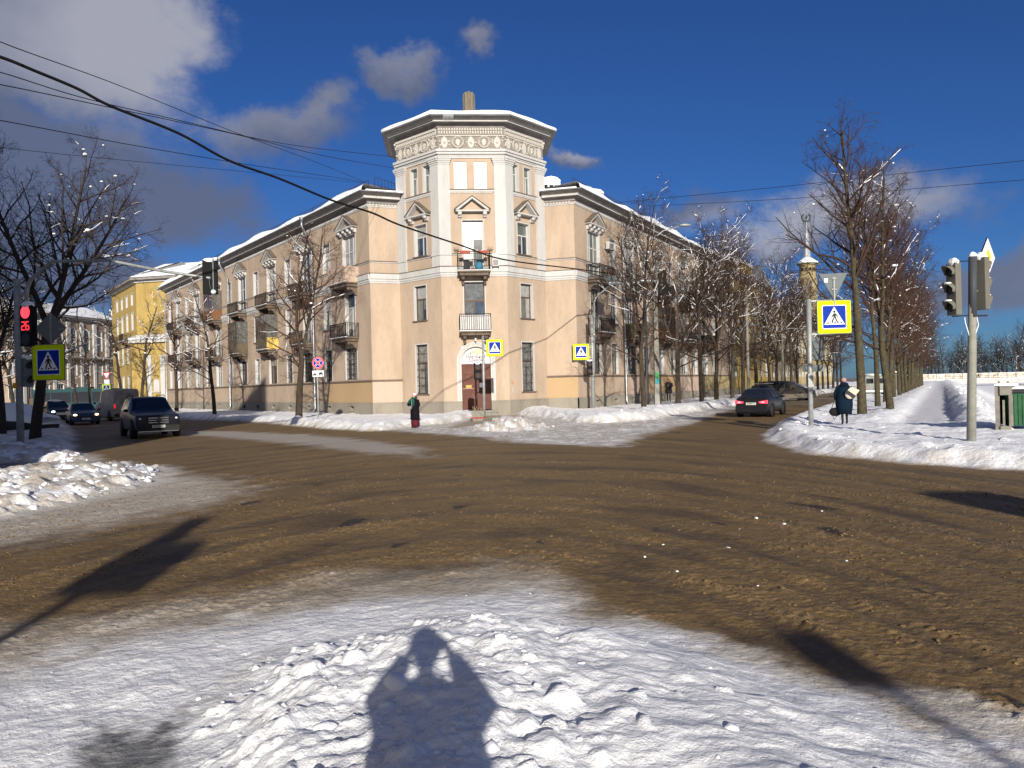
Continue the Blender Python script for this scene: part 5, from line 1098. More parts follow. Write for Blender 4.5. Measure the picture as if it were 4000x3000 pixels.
for i, px in enumerate((3428, 3458, 3475, 3492, 3514, 3528, 3541, 3551, 3561, 3569, 3576, 3583, 3589, 3594, 3599, 3604)):
    Y_ = 43 + i * 5.8 + (i % 2) * 2; p = at(px, 1540, Y_); o = protoP[2] if first else copy_tree(protoP[1 + i % 2]); first = False
    place(o, p.x, p.y, i * 2.1, .95 + .02 * (i % 4), label=lab_p)
# trees on the left
GR_L = 'trees along the left street'
pine = dict(twigm=M_twig)
tL = tree_obj('bare_tree', 52, 'small forked bare tree with reddish seed clusters, beside the no-stopping sign', GR_L, H=12.8, rad=.20, fork=3.7, stems=2, spread=.62, dens=1.3, snow=.25, limb_len=.40, limbs=12, twigm=M_twigr, lumpy=1.6)
p = at(1168, 1631, 47.5); place(tL, p.x, p.y, 1.35, 1.0)
t2 = tree_obj('bare_tree', 61, 'thin bare tree with a snow-caked trunk bend in front of the left wing', GR_L, H=10.6, rad=.15, fork=4.0, stems=1, spread=.75, dens=1.15, snow=.8, limb_len=.5, limbs=12)
p = at(839, 1613, 63); place(t2, p.x, p.y, 0.3)
t3 = copy_tree(t2); p = at(690, 1590, 76); place(t3, p.x, p.y, 2.3, 1.08, label='thin bare tree next to the silver downpipe at the far end of the left wing')
t4 = copy_tree(t2); p = at(552, 1560, 80); place(t4, p.x, p.y, 4.3, 1.12, label='thin dark bare tree in front of the yellow house')
M_darkbark = mat('dark_bark', (.05, .042, .036), .95, col2=(.03, .026, .022), vscale=7, bump=.8, bscale=14)
big = tree_obj('bare_tree', 77, 'large spreading bare tree with a thick leaning trunk behind the left traffic light', GR_L, H=11.6, rad=.20, fork=4.6, lean=(.10, 0), stems=3, spread=.62, dens=1.15, snow=.30, limb_len=.55, limbs=15, barkm=M_darkbark, twigm=mat('dark_twig', (.05, .038, .032), .9), lumpy=2.0)
p = at(135, 1722, 31.5); place(big, p.x, p.y, 0.0)
b2 = copy_tree(big); p = at(8, 1690, 37); place(b2, p.x, p.y, 2.0, .82, label='dark bare tree cut by the left edge of the picture')
b3 = copy_tree(big); p = at(-190, 1680, 42); place(b3, p.x, p.y, 4.0, .9, label='dark bare tree standing just outside the left edge')
for i, (px, Y_, sc, lab) in enumerate(((300, 88, .72, 'bare tree left of the two slim trunks in front of the brown house'), (352, 92, .75, 'bare tree right of the two slim trunks in front of the brown house'), (60, 66, .85, 'dense snow-caked bare tree far behind the left traffic light'), (170, 76, .8, 'snowy bare tree behind the snow-covered parked car'), (-60, 58, .95, 'snowy bare tree at the far left behind the parked cars'))):
    o = copy_tree(t2 if i < 2 else big); p = at(px, 1560, Y_); place(o, p.x, p.y, i * 1.3 + .5, sc * (1.0 if i > 1 else 1.35), label=lab)
o = copy_tree(t2); p = at(478, 1575, 92); place(o, p.x, p.y, 1.1, 1.25, label='bare tree before the left part of the yellow house, its crown crossing the eaves')
# far wood behind the bridge: one mass
rg = random.Random(99); tr, cr_, sn = make_tree(200, H=20, rad=.3, fork=3, stems=1, spread=.7, dens=.95, snow=.35, limb_len=.40, limbs=26, lumpy=3, maxlev=4); 
woods = empty('wood', label='distant snowy wood behind the bridge', cat='wood', kind='stuff')
for nm, b_ in (('trunks', tr), ('crowns', cr_), ('snow', sn)):
    V0 = np.array(b_.v, np.float32); F4 = np.array([f for f in b_.f if len(f) == 4], np.int32); rs_ = random.Random(1); VS = []; FS = []; off = 0
    for k in range(110):
        px = 3490 + 10.5 * k + rs_.uniform(-15, 15); Y_ = rs_.uniform(285, 380); a = rs_.random() * 6.28; sc = rs_.uniform(.72, 1.1) * (.80 if px < 3750 else (.88 if 3850 < px < 3950 else 1.0)); q = at(px, 1470, Y_)
        M_ = np.array([[math.cos(a), -math.sin(a), 0], [math.sin(a), math.cos(a), 0], [0, 0, 1]], np.float32) * sc; VS.append(V0 @ M_.T + np.array([q.x, q.y, -.5], np.float32)); FS.append(F4 + off); off += len(V0)
    VS = np.concatenate(VS).astype(np.float32); FS = np.concatenate(FS); me = bpy.data.meshes.new(nm); me.vertices.add(len(VS)); me.vertices.foreach_set('co', VS.ravel()); me.loops.add(FS.size); me.loops.foreach_set('vertex_index', FS.ravel()); me.polygons.add(len(FS))
    me.polygons.foreach_set('loop_start', np.arange(0, FS.size, 4, dtype=np.int32)); me.polygons.foreach_set('loop_total', np.full(len(FS), 4, np.int32)); me.update(calc_edges=True)
    me.materials.append(SNOWM if nm == 'snow' else M_darkbark); o = bpy.data.objects.new(nm, me); C.objects.link(o); o.parent = woods; o['kind'] = 'stuff'
# ------------------------------------------------------------------ street furniture
def Tz(x, y, z, rz=0): return Matrix.Translation((x, y, z)) @ Matrix.Rotation(rz, 4, 'Z')
def pedestrian_sign(parent, T, S=.95, flip=1, front=True):
    """T: sign centre, x right, y away from the viewer"""
    fx = flip
    def P(l): return [(fx * a * S, b * S) for a, b in l]
    mb = MB(); mb.box(-S * .53, S * .53, .0, .03, -S * .53, S * .53, T, M_signback); o = mb.build('sign_plate', parent=parent)
    if not front: return o
    mb = MB()
    def rr(h, r=.05): 
        pts = []
        for cx_, cz_, a0 in ((h - r, h - r, 0), (-h + r, h - r, 90), (-h + r, -h + r, 180), (h - r, -h + r, 270)):
            for k in range(4): a = R(a0 + 30 * k); pts.append(((cx_ + r * math.cos(a)) * S, (cz_ + r * math.sin(a)) * S))
        return pts
    mb.prism(rr(.51), -.004, 0, T, M_yg); mb.prism(rr(.375, .03), -.007, 0, T, M_sw); mb.prism(rr(.35, .025), -.010, 0, T, M_blue)
    mb.prism(P([(-.32, -.24), (.32, -.24), (0, .32)]), -.013, 0, T, M_sw)
    y = -.016
    mb.prism(circ(0, .165 * S, .04 * S, 12), y, 0, T, M_sb)
    for pl in ([(-.035, .115), (.045, .115), (.05, -.02), (-.03, -.02)], [(.03, .115), (.05, .10), (.11, .035), (.115, -.03), (.09, -.03), (.085, .02), (.03, .06)], [(-.03, .11), (-.075, .035), (-.105, -.01), (-.085, -.03), (-.045, .015), (-.01, .06)],
               [(-.03, -.01), (.01, -.02), (-.03, -.10), (-.06, -.21), (-.10, -.21), (-.075, -.09)], [(.01, -.02), (.05, -.0), (.075, -.09), (.14, -.19), (.105, -.21), (.035, -.11)]): mb.prism(P(pl), y, 0, T, M_sb)
    for a in (-.25, -.03, .16): mb.prism(P([(a, -.21), (a + .07, -.21), (a + .085, -.165), (a + .03, -.165)]), y + .0015, 0, T, M_sb)
    mb.build('sign_face', parent=o); return o
def tl_head(parent, T, lenses=3, lit=None, digits=None, h=1.0, w=.34, d=.2, visor=True, cap=True, mback=None, ped=False, capm=1.0):
    """T origin = centre of the housing front, x right, y away (into housing), z up"""
    mb = MB(); mb.box(-w / 2, w / 2, 0, d, -h / 2, h / 2, T, mback or M_black); o = mb.build('signal_head', parent=parent, bevel=.015)
    n = lenses; step = h / n; r = min(step, w) * (.46 if digits else .40)
    for k in range(n):
        zc = h / 2 - step * (k + .5); q = MB()
        if digits and k == 1:
            q.box(-w * .42, w * .42, -.012, -.001, zc - r, zc + r, T, mat('display_black', (.01, .01, .012), .3)); q.build('display', parent=o); q = MB()
            segs = {'2': 'abged', '6': 'afgedc'}; dw, dh = .15, .28
            for i, ch in enumerate(digits):
                cx_ = (-.11 if i == 0 else .11); 
                D = {'a': (cx_ - dw / 2, cx_ + dw / 2, zc + dh / 2 - .018, zc + dh / 2 + .018), 'g': (cx_ - dw / 2, cx_ + dw / 2, zc - .018, zc + .018), 'd': (cx_ - dw / 2, cx_ + dw / 2, zc - dh / 2 - .018, zc - dh / 2 + .018),
                     'b': (cx_ + dw / 2 - .018, cx_ + dw / 2 + .018, zc + .02, zc + dh / 2), 'c': (cx_ + dw / 2 - .018, cx_ + dw / 2 + .018, zc - dh / 2, zc - .02), 'f': (cx_ - dw / 2 - .018, cx_ - dw / 2 + .018, zc + .02, zc + dh / 2), 'e': (cx_ - dw / 2 - .018, cx_ - dw / 2 + .018, zc - dh / 2, zc - .02)}
                for s_ in segs[ch]: a, b, c, e = D[s_]; q.box(a, b, -.022 if s_ in 'agd' else -.021, -.013, c, e, T, mat('led_red', (.9, .05, .06), .5, emit=(1, .03, .04), estr=1.5))
            q.build('digits', parent=o); continue
        m_ = mat('lens_lit', (.9, .05, .06), .5, emit=(1, .05, .07), estr=1.5) if lit == k else mat('lens_dark', (.035, .035, .032), .35, var=.4, vscale=30)
        q.prism(circ(0, zc, r, 24), -.018, 0, T, m_); q.build('lens', parent=o)
        if ped:
            q = MB(); q.prism(circ(0, zc + r * .55, r * .16, 10), -.022, -.018, T, mat('ped_symbol', (.10, .03, .03) , .6)); q.prism([(-r * .2, zc + r * .35), (r * .2, zc + r * .35), (r * .12, zc - r * .7), (-r * .12, zc - r * .7)], -.0222, -.018, T, MATS['ped_symbol']); q.build('symbol', parent=o)
        if visor:
            q = MB(); N_ = 14; L_ = .22
            for i in range(N_):
                a0 = R(-30 + 240 * i / N_); a1 = R(-30 + 240 * (i + 1) / N_); R_ = r * 1.12
                def pt(a, y): return (R_ * math.cos(a), y, zc + R_ * math.sin(a))
                l0 = L_ * (.35 + .65 * max(0, math.sin(a0))) ; l1 = L_ * (.35 + .65 * max(0, math.sin(a1)))
                q.add([pt(a0, 0), pt(a1, 0), pt(a1, -l1), pt(a0, -l0)], [(0, 1, 2, 3)], mback or M_black, T)
            v = q.build('visor', parent=o); md = v.modifiers.new('s', 'SOLIDIFY'); md.thickness = .006
            if cap and k and lenses == 3 and not digits:
                q = MB(); q.ball((0, -.10, zc + r * 1.12), r * .8, .10, .028, SNOWM, T, 8, 4); q.build('snow_cap', parent=o)
    if cap:
        q = MB(); rg = random.Random(int(h * 100)); q.ball((0, d * .45, h / 2), w * .52, d * .62, .11 * capm, SNOWM, T, 14, 8, rg, .10); q.build('snow_cap', parent=o)
    return o
def pole_mesh(name, parent, x, y, z0, z1, r, m, lean=(0, 0), n=14, rt=None):
    mb = MB(); mb.tube([(x, y, z0), (x + lean[0] * .5, y + lean[1] * .5, (z0 + z1) / 2), (x + lean[0], y + lean[1], z1)], [r, (r + (rt or r)) / 2, rt or r], n, m); return mb.build(name, parent=parent)
def cable(pts, r, parent, name='cable', m=None):
    mb = MB(); mb.tube(pts, r, 6, m or M_black); return mb.build(name, parent=parent)
# 1 left traffic light with the mast arm
b = at(81, 1735, 28.3); zt = at(81, 1090, 28.3).z - gz(b.x, b.y); g0 = gz(b.x, b.y)
t = empty('traffic_light', (b.x, b.y, g0), label='tall silver traffic light with red lamp, red countdown 26 and a long arm reaching right', cat='traffic light')
pole_mesh('pole', t, 0, 0, -.3, zt, .125, M_pole); 
def L(px, py, Y): p = at(px, py, Y); return Vector((p.x - b.x, p.y - b.y, p.z - g0))
Yh = 28.0
mb = MB(); arm = [L(100, 1280, 28.3), L(105, 1130, 28.3), L(118, 1095, 28.2), L(200, 1022, 28.0), L(420, 1016, 27.4), L(640, 1060, 26.8), L(822, 1086, 26.3)]
mb.tube(arm, [.07, .075, .07, .06, .055, .05, .045], 8, M_pole); mb.box(.1, .3, -.04, .04, zt - .6, zt - .5, None, M_pole); mb.box(.1, .3, -.04, .04, zt - 1.6, zt - 1.5, None, M_pole); mb.build('mast_arm', parent=t)
c = L(826, 1080, 26.2); 
Tm = Matrix.Translation(c + Vector((-.10, .10, 0))) @ Matrix.Rotation(R(12), 4, 'Z')
mb = MB(); mb.box(.10, .14, -.05, 0, -.62, .62, Tm, M_signback); mb.build('bracket', parent=t)
mb = MB(); mb.box(-.24, .24, .02, .20, -.58, .58, Tm, M_black); hd = mb.build('signal_head', parent=t, bevel=.01)
q = MB(); q.ball((0, .1, .58), .25, .12, .09, SNOWM, Tm, 10, 6); q.ball((.12, -.05, -.52), .09, .09, .08, SNOWM, Tm, 8, 5); q.build('snow_cap', parent=hd)
cable([Tm @ Vector(p) for p in ((-.02, -.02, .02), (.0, -.04, -.3), (.08, -.06, -.5))], .007, t, m=M_signback)
pc = L(102, 1275, 27.9); hh = 158 / 3000 * 27.9
Th = Matrix.Translation(pc + Vector((.12, -.22, 0))) @ Matrix.Rotation(R(-22), 4, 'Z')
tl_head(t, Th, 3, lit=0, digits='26', h=hh, w=.60, d=.24, visor=False, capm=1.6)
pc = L(104, 1455, 27.9); Th = Matrix.Translation(pc + Vector((.1, -.02, 0))) @ Matrix.Rotation(R(62), 4, 'Z'); tl_head(t, Th, 2, h=1.05, w=.34, d=.22, mback=M_signback)
# its crossing sign and the back of the priority diamond share the pole
sc_ = L(189, 1415, 27.6); Ts = Matrix.Translation(sc_) @ Matrix.Rotation(R(-8), 4, 'Z'); pedestrian_sign(t, Ts, S=1.22)
mb = MB(); dc = L(198, 1282, 27.75); hw = 62 / 3000 * 27.7; Td = Matrix.Translation(dc); mb.prism([(-hw, 0), (0, -hw), (hw, 0), (0, hw)], 0, .03, Td, M_signback); mb.box(-.02, .03, -.03, -.001, -hw, hw, Td, M_pole); mb.box(.3, .5, -.02, -.001, -.05, -.02, Td, M_pole); mb.build('diamond_sign_back', parent=t)
mb = MB(); mb.box(0, (sc_ - Vector((0, 0, 0))).x, .04, .08, sc_.z + .35, sc_.z + .41, None, M_pole); mb.box(0, sc_.x, .04, .08, sc_.z - .4, sc_.z - .34, None, M_pole); mb.tube([(dc.x, dc.y + .08, dc.z + .5), (dc.x, dc.y + .08, sc_.z - .5)], .03, 8, M_pole); mb.build('bracket', parent=t)
mb = MB(); mb.box(-.16, .0, -.135, -.127, L(73, 1495, 28).z - .2, L(73, 1495, 28).z, None, mat('orange_plate', (.75, .35, .02), .5)); mb.build('number_plate', parent=t)
# 2 no-stopping sign
b = at(1244, 1633, 46.5); g0 = gz(b.x, b.y) ; s = empty('no_stopping_sign', (b.x, b.y, g0), label='round blue and red no-stopping sign with a tow-away plate on a thin post', cat='road sign')
zc = at(1250, 1418, 46.5).z - g0; pole_mesh('post', s, 0, 0, -.3, zc - .3, .04, M_pole)
mb = MB(); T = Tz(.06, -.06, zc, R(-4)); r = .36; mb.prism(circ(0, 0, r, 28), 0, .02, T, M_red); mb.prism(circ(0, 0, r * .985, 28), -.002, 0, T, M_sw); mb.prism(circ(0, 0, r * .965, 28), -.004, 0, T, M_red); mb.prism(circ(0, 0, r * .78, 28), -.006, 0, T, M_sw)
mb.prism(circ(0, 0, r * .75, 28), -.008, 0, T, M_blue)
for a in (45, -45):
    c_, s_ = math.cos(R(a)), math.sin(R(a))
    for w_, y_, m_ in ((.052, -.0105 - (a > 0) * .0007, M_sw), (.036, -.013 - (a > 0) * .0007, M_red)):
        k = r * .77; mb.prism([(c_ * k - s_ * w_, s_ * k + c_ * w_), (-c_ * k - s_ * w_, -s_ * k + c_ * w_), (-c_ * k + s_ * w_, -s_ * k - c_ * w_), (c_ * k + s_ * w_, s_ * k - c_ * w_)], y_, -.0081, T, m_)
mb.build('sign_face', parent=s)
mb = MB(); T = Tz(.06, -.06, zc - .64, R(-4)); mb.box(-.36, .36, 0, .02, -.19, .19, T, M_sb); mb.box(-.35, .35, -.003, 0, -.18, .18, T, M_sw)
for (x0, x1, z0_, z1_) in ((-.32, -.10, -.10, -.03), (-.26, -.18, -.03, .03), (.02, .30, -.06, .02), (.08, .24, .02, .08)): mb.box(x0, x1, -.006, -.003, z0_, z1_, T, M_sb)
for x in (-.27, -.14, .08, .25): mb.prism(circ(x, -.10, .035, 10), -.007, -.003, T, M_sb)
mb.prism([(-.18, -.03), (-.05, .09), (-.03, .08), (-.15, -.04)], -.0065, -.003, T, M_sb); mb.build('tow_plate', parent=s)
# 3 pole in front of the door with crossing sign and pedestrian light
b = at(1892, 1620, 44.5); g0 = gz(b.x, b.y); s = empty('crossing_pole', (b.x, b.y, g0), label='grey pole before the arched door with a crossing sign and a snow-capped pedestrian light', cat='sign pole')
def Lc(px, py, Y=44.5): p = at(px, py, Y); return Vector((p.x - b.x, p.y - b.y, p.z - g0))
tp = Lc(1886, 1310); pole_mesh('pole', s, 0, 0, -.3, tp.z, .075, M_pole, lean=(tp.x, 0)); c = Lc(1933, 1359); pedestrian_sign(s, Tz(c.x, -.12, c.z, R(-4)), .93)
mb = MB(); mb.box(0, c.x, -.08, -.05, c.z + .40, c.z + .45, None, M_pole); mb.box(0, c.x, -.08, -.05, c.z - .43, c.z - .38, None, M_pole); mb.build('bracket', parent=s)
c = Lc(1868, 1451); tl_head(s, Tz(c.x, -.30, c.z, R(12)), 2, h=.95, w=.42, d=.22, visor=False, ped=True, capm=1.2)
# planter by the pole
p = at(1868, 1633, 43.0); g0 = gz(p.x, p.y); pl = empty('planter', (p.x, p.y, g0), label='grey planter with a red band and dry stalks at the foot of the door pole', cat='planter')
mb = MB(); mb.prism([(-.28, .0), (.28, 0), (.36, .42), (.34, .58), (-.34, .58), (-.36, .42)], -.3, .3, None, M_conc, 'xz'); mb.build('box', parent=pl); mb = MB(); mb.box(-.37, .37, -.31, .31, .13, .21, None, mat('band_red', (.3, .04, .04), .7)); mb.build('band', parent=pl)
mb = MB(); rg = random.Random(3)
for k in range(24): a = rg.random() * 6.28; mb.tube([(.15 * math.cos(a), .12 * math.sin(a), .55), (.34 * math.cos(a), .25 * math.sin(a), .62 + rg.random() * .25)], [.012, .004], 4, mat('dry_stalk', (.30, .24, .13), .9))
mb.build('stalks', parent=pl)
# 4 mast-arm pole at the right corner
b = at(2318, 1592, 53.5); g0 = gz(b.x, b.y); s = empty('mast_arm_pole', (b.x, b.y, g0), label='grey pole at the right corner whose bent arm carries two sign backs', cat='signal pole')
def Lc(px, py, Y=53.5): p = at(px, py, Y); return Vector((p.x - b.x, p.y - b.y, p.z - g0))
mb = MB(); mb.tube([Lc(2318, 1600), Lc(2314, 1400), Lc(2311, 1230)], [.13, .12, .11], 12, M_pole); mb.build('pole', parent=s)
mb = MB(); mb.tube([Lc(2321, 1590), Lc(2321, 1180), Lc(2330, 1160), Lc(2378, 1117, 53.2), Lc(2400, 1110, 53), Lc(2480, 1108, 52.6), Lc(2520, 1100, 52.3), Lc(2566, 1097, 52)], .055, 8, M_pole); mb.build('mast_arm', parent=s)
q = MB(); rg = random.Random(5)
for k in range(16):
    px = 2385 + (k if k < 5 else k + 6) * 8.4; c = Lc(px, 1104 if px < 2500 else 1097, 52.6); q.ball(c, .12, .08, .07, SNOWM, None, 8, 5, rg, .1)
q.build('snow', parent=s)
mb = MB(); c = Lc(2392, 1100, 53.2); w_ = .60; mb.prism([(-w_, .36), (w_, .42), (0, -.72)], 0, .03, Tz(c.x, c.y, c.z, R(8)), M_signback); mb.box(-.03, .03, -.03, 0, -.6, .35, Tz(c.x, c.y, c.z, R(8)), M_pole); mb.build('triangle_sign_back', parent=s)
mb = MB(); c = Lc(2475, 1106, 52.9); w_ = .67; mb.prism([(-w_, 0), (0, -w_ * 1.03), (w_ * .95, 0), (0, w_ * 1.05)], 0, .03, Tz(c.x, c.y, c.z), M_signback); mb.box(-.03, .03, -.03, 0, -.6, .6, Tz(c.x, c.y, c.z), M_pole); mb.build('diamond_sign_back', parent=s)
c = Lc(2585, 1103, 52.0); mb = MB(); Tb = Tz(c.x, c.y, c.z, R(-25)); mb.box(-.36, -.28, -.06, .02, -.95, .72, Tb, M_pole); mb.build('bracket', parent=s); mb = MB(); mb.box(-.27, .27, 0, .22, -.82, .84, Tb, M_black); mb.prism([(.27, -.75), (.62, -.55), (.62, -.45), (.27, .1)], .05, .1, Tb, M_black); hd = mb.build('signal_head', parent=s); q = MB(); q.ball((-.02, .1, .84), .26, .12, .08, SNOWM, Tb, 10, 6); q.build('snow_cap', parent=hd)
c = Lc(2269, 1375); pedestrian_sign(s, Tz(c.x, -.15, c.z, R(3)), 1.08)
mb = MB(); mb.box(c.x, 0, -.11, -.07, c.z + .3, c.z + .35, None, M_pole); mb.box(c.x, 0, -.11, -.07, c.z - .4, c.z - .35, None, M_pole); mb.build('bracket', parent=s)
c = Lc(2303, 1437); tl_head(s, Tz(c.x - .02, -.34, c.z, R(-5)), 2, h=.98, w=.40, d=.2, visor=False, ped=True, capm=.7)
# 5 concrete lamp post and far posts
b = at(2569, 1580, 57.5); g0 = gz(b.x, b.y); s = empty('concrete_post', (b.x, b.y, g0), label='square concrete post with a green and blue notice, left of the waiting person', cat='post')
mb = MB(); h_ = at(2565, 1100, 57.5).z - g0; mb.add([(-.21, -.2, -.3), (.21, -.2, -.3), (.21, .2, -.3), (-.21, .2, -.3), (-.14, -.13, h_), (.12, -.13, h_), (.12, .13, h_), (-.14, .13, h_)], [(0, 3, 2, 1), (4, 5, 6, 7), (0, 1, 5, 4), (1, 2, 6, 5), (2, 3, 7, 6), (3, 0, 4, 7)], M_conc); mb.build('post', parent=s)
mb = MB(); zn = at(2569, 1480, 57.5).z - g0; mb.box(-.16, .10, -.205, -.195, zn + .02, zn + .5, None, mat('notice_green', (.05, .30, .08), .7, var=.4, vscale=8)); mb.box(-.15, .12, -.207, -.2, zn - .35, zn, None, mat('notice_blue', (.05, .42, .45), .7, var=.5, vscale=14)); mb.build('notice', parent=s)
mb = MB(); mb.box(-.22, .22, -.21, .21, -.3, 1.55, None, mat('concrete_pale', (.33, .32, .29), .9, var=.3)); mb.build('painted_foot', parent=s)
def plain_post(px, py, Y, ytop, label, r=.11, m=M_conc, arm=None):
    p = at(px, py, Y); g = gz(p.x, p.y); o = empty('street_lamp' if arm else 'concrete_post', (p.x, p.y, g), label=label, cat='street lamp' if arm else 'post'); zt = at(px, ytop, Y).z - g
    pole_mesh('post', o, 0, 0, -.3, zt, r, m, rt=r * .7)
    if arm:
        mb = MB(); mb.tube([(0, 0, zt - .3), (arm * .5, -.2, zt + .55), (arm, -.4, zt + .9)], .035, 6, M_pole); mb.build('arm', parent=o)
        mb = MB(); mb.ball((arm + .35, -.45, zt + .95), .5, .16, .12, M_pole); mb.build('lamp_head', parent=o)
    return o
plain_post(2924, 1520, 70, 1120, 'concrete post among the trees where the yellow wall begins', .15)
plain_post(2530, 1540, 60, 935, 'curved street lamp head rising above the trees of the right wing', .10, M_pole, arm=2.8)
plain_post(3060, 1540, 84, 1225, 'far concrete post behind the dark minivan', .15)
# 6 right sign pole
b = at(3168, 1665, 26.6); g0 = gz(b.x, b.y); s = empty('sign_pole', (b.x, b.y, g0), label='thick galvanised pole with large crossing sign and the back of a triangular sign above it', cat='sign pole')
def Lc(px, py, Y=26.6): p = at(px, py, Y); return Vector((p.x - b.x, p.y - b.y, p.z - g0))
tp = Lc(3159, 1172); pole_mesh('pole', s, 0, 0, -.4, tp.z, .085, M_pole, lean=(tp.x, 0)); 
mb = MB(); mb.tube([(tp.x, 0, tp.z - .02), (tp.x, 0, tp.z + .02)], .09, 14, M_pole); mb.box(-.09, .09, -.1, .1, 1.35, 1.8, None, M_pole); mb.build('collar', parent=s)
c = Lc(3254, 1239); pedestrian_sign(s, Tz(c.x, -.10, c.z, R(-3)), 1.10, flip=1)
mb = MB(); mb.box(tp.x, c.x, -.05, -.01, c.z + .55, c.z + .60, None, M_pole); mb.box(tp.x, c.x, -.05, -.01, c.z - .60, c.z - .55, None, M_pole); mb.build('bracket', parent=s)
c = Lc(3252, 1120); mb = MB(); w_ = .52; T = Tz(c.x, -.08, c.z, R(6)); mb.prism([(-w_, .43), (w_, .47), (.02, -.46)], 0, .025, T, M_signback); mb.box(-.025, .025, -.05, -.001, -.65, .32, T, M_pole); mb.box(-.09, .09, -.045, -.002, .26, .30, T, M_pole); mb.box(-.09, .09, -.045, -.002, -.12, -.08, T, M_pole); mb.box(-.33, -.20, -.004, -.001, .14, .28, T, M_sw); mb.build('triangle_sign_back', parent=s)
# smaller sign behind it
b2_ = at(3175, 1600, 60); s = empty('road_sign', (b2_.x, b2_.y, gz(b2_.x, b2_.y)), label='pale sign backs on a post half hidden behind the right sign pole', cat='road sign'); g0 = s.location.z
mb = MB(); z1_ = at(3190, 1320, 60).z - g0; mb.tube([(0, 0, -.3), (0, 0, z1_)], .05, 8, M_pole); mb.build('post', parent=s); mb = MB(); mb.box(.05, .85, -.05, -.02, z1_ - .8, z1_, None, M_signback); mb.box(.1, .9, -.06, -.03, z1_ - 1.7, z1_ - .85, None, M_signback); zz_ = at(3150, 1440, 60).z - g0; mb.box(-.75, .9, -.05, -.02, zz_ - .25, zz_ + .28, None, M_signback); mb.build('sign_plate', parent=s)
# 7 right traffic light pole
b = at(3792, 1712, 19.6); g0 = gz(b.x, b.y); s = empty('traffic_light', (b.x, b.y, g0), label='thick concrete-grey pole with two snow-capped three-lamp traffic lights seen from the side', cat='traffic light')
def Lc(px, py, Y=19.6): p = at(px, py, Y); return Vector((p.x - b.x, p.y - b.y, p.z - g0))
tp = Lc(3800, 1003); pole_mesh('pole', s, 0, 0, -.4, tp.z, .112, mat('pole_grey_green', (.27, .27, .23), .7, var=.25, vscale=5, bump=.2), lean=(tp.x, 0), rt=.092, n=18)
mb = MB(); z0_ = Lc(3797, 1240).z; mb.tube([(tp.x * .72, 0, z0_), (tp.x, 0, tp.z + .004)], .100, 18, mat('pole_dark_sleeve', (.055, .06, .07), .6)); mb.build('sleeve', parent=s)
q = MB(); q.lathe([(.105, 0), (.10, .05), (.06, .10), (.01, .13)], (tp.x, 0, tp.z), 12, SNOWM); q.build('snow_cap', parent=s)
M_ghead = mat('signal_olive', (.15, .145, .12), .6, var=.2)
hL = Lc(3716, 1130); tl_head(s, Matrix.Translation(hL + Vector((-.02, -.02, 0))) @ Matrix.Rotation(R(-80), 4, 'Z'), 3, h=1.33, w=.34, d=.17, mback=M_ghead, capm=1.2)
hR = Lc(3838, 1108); tl_head(s, Matrix.Translation(hR + Vector((.06, .06, 0))) @ Matrix.Rotation(R(112), 4, 'Z'), 3, h=1.33, w=.36, d=.17, mback=M_ghead, capm=1.3)
mb = MB()
for z_ in (1022, 1235): zz_ = Lc(3760, z_).z; mb.tube([(hL.x, 0, zz_), (tp.x, 0, zz_ + .02)], .014, 6, M_iron); mb.tube([(tp.x, 0, zz_), (hR.x + .1, 0, zz_)], .02, 6, M_iron)
mb.build('bracket', parent=s)
cable([Lc(3768, 1240), Lc(3771, 1262), Lc(3780, 1290, 19.45), Lc(3785, 1310, 19.48)], .012, s, m=M_sw); cable([Lc(3815, 1235), Lc(3822, 1270), Lc(3812, 1300, 19.5)], .012, s, m=M_sw)
c = Lc(3860, 1002, 19.9); mb = MB(); T = Matrix.Translation(c) @ Matrix.Rotation(R(40), 4, 'Z'); w_ = .50
for k, (ww, m_) in enumerate(((w_, M_sb), (w_ * .96, M_sw), (w_ * .42, mat('priority_yellow', (.70, .52, .03), .5)))): mb.prism([(-ww, 0), (0, -ww), (ww, 0), (0, ww)], -.004 * k, .02 - .004 * k + (.0 if k else .01), T, m_)
mb.build('diamond_sign', parent=s); mb = MB(); mb.tube([c + Vector((.02, .05, .2)), c + Vector((-.0, .05, -1.0)), Vector((tp.x + .05, 0, c.z - .9))], .02, 6, M_pole); mb.build('bracket', parent=s)
# 8 distant left signs
b = at(420, 1600, 84); g0 = 0; s = empty('road_sign', (b.x, b.y, 0), label='small distant give-way sign with white plates above a crossing sign, left of the yellow house', cat='road sign')
def Lc(px, py, Y=84): p = at(px, py, Y); return Vector((p.x - b.x, p.y - b.y, p.z - g0))
mb = MB(); mb.tube([(0, 0, -.3), Vector((0, 0, Lc(420, 1450).z))], .05, 8, M_pole); mb.build('post', parent=s); c = Lc(418, 1469); mb = MB(); T = Tz(c.x, -.1, c.z); w_ = .45
mb.prism([(-w_, .4), (w_, .4), (0, -.4)], 0, .02, T, M_red); mb.prism([(-w_ * .7, .31), (w_ * .7, .31), (0, -.22)], -.01, 0, T, M_sw); c = Lc(420, 1493); mb.box(c.x - .3, c.x + .3, -.12, -.1, c.z - .28, c.z + .28, None, M_sw); mb.build('sign_face', parent=s)
c = Lc(418, 1517); pedestrian_sign(s, Tz(c.x, -.13, c.z), .88)
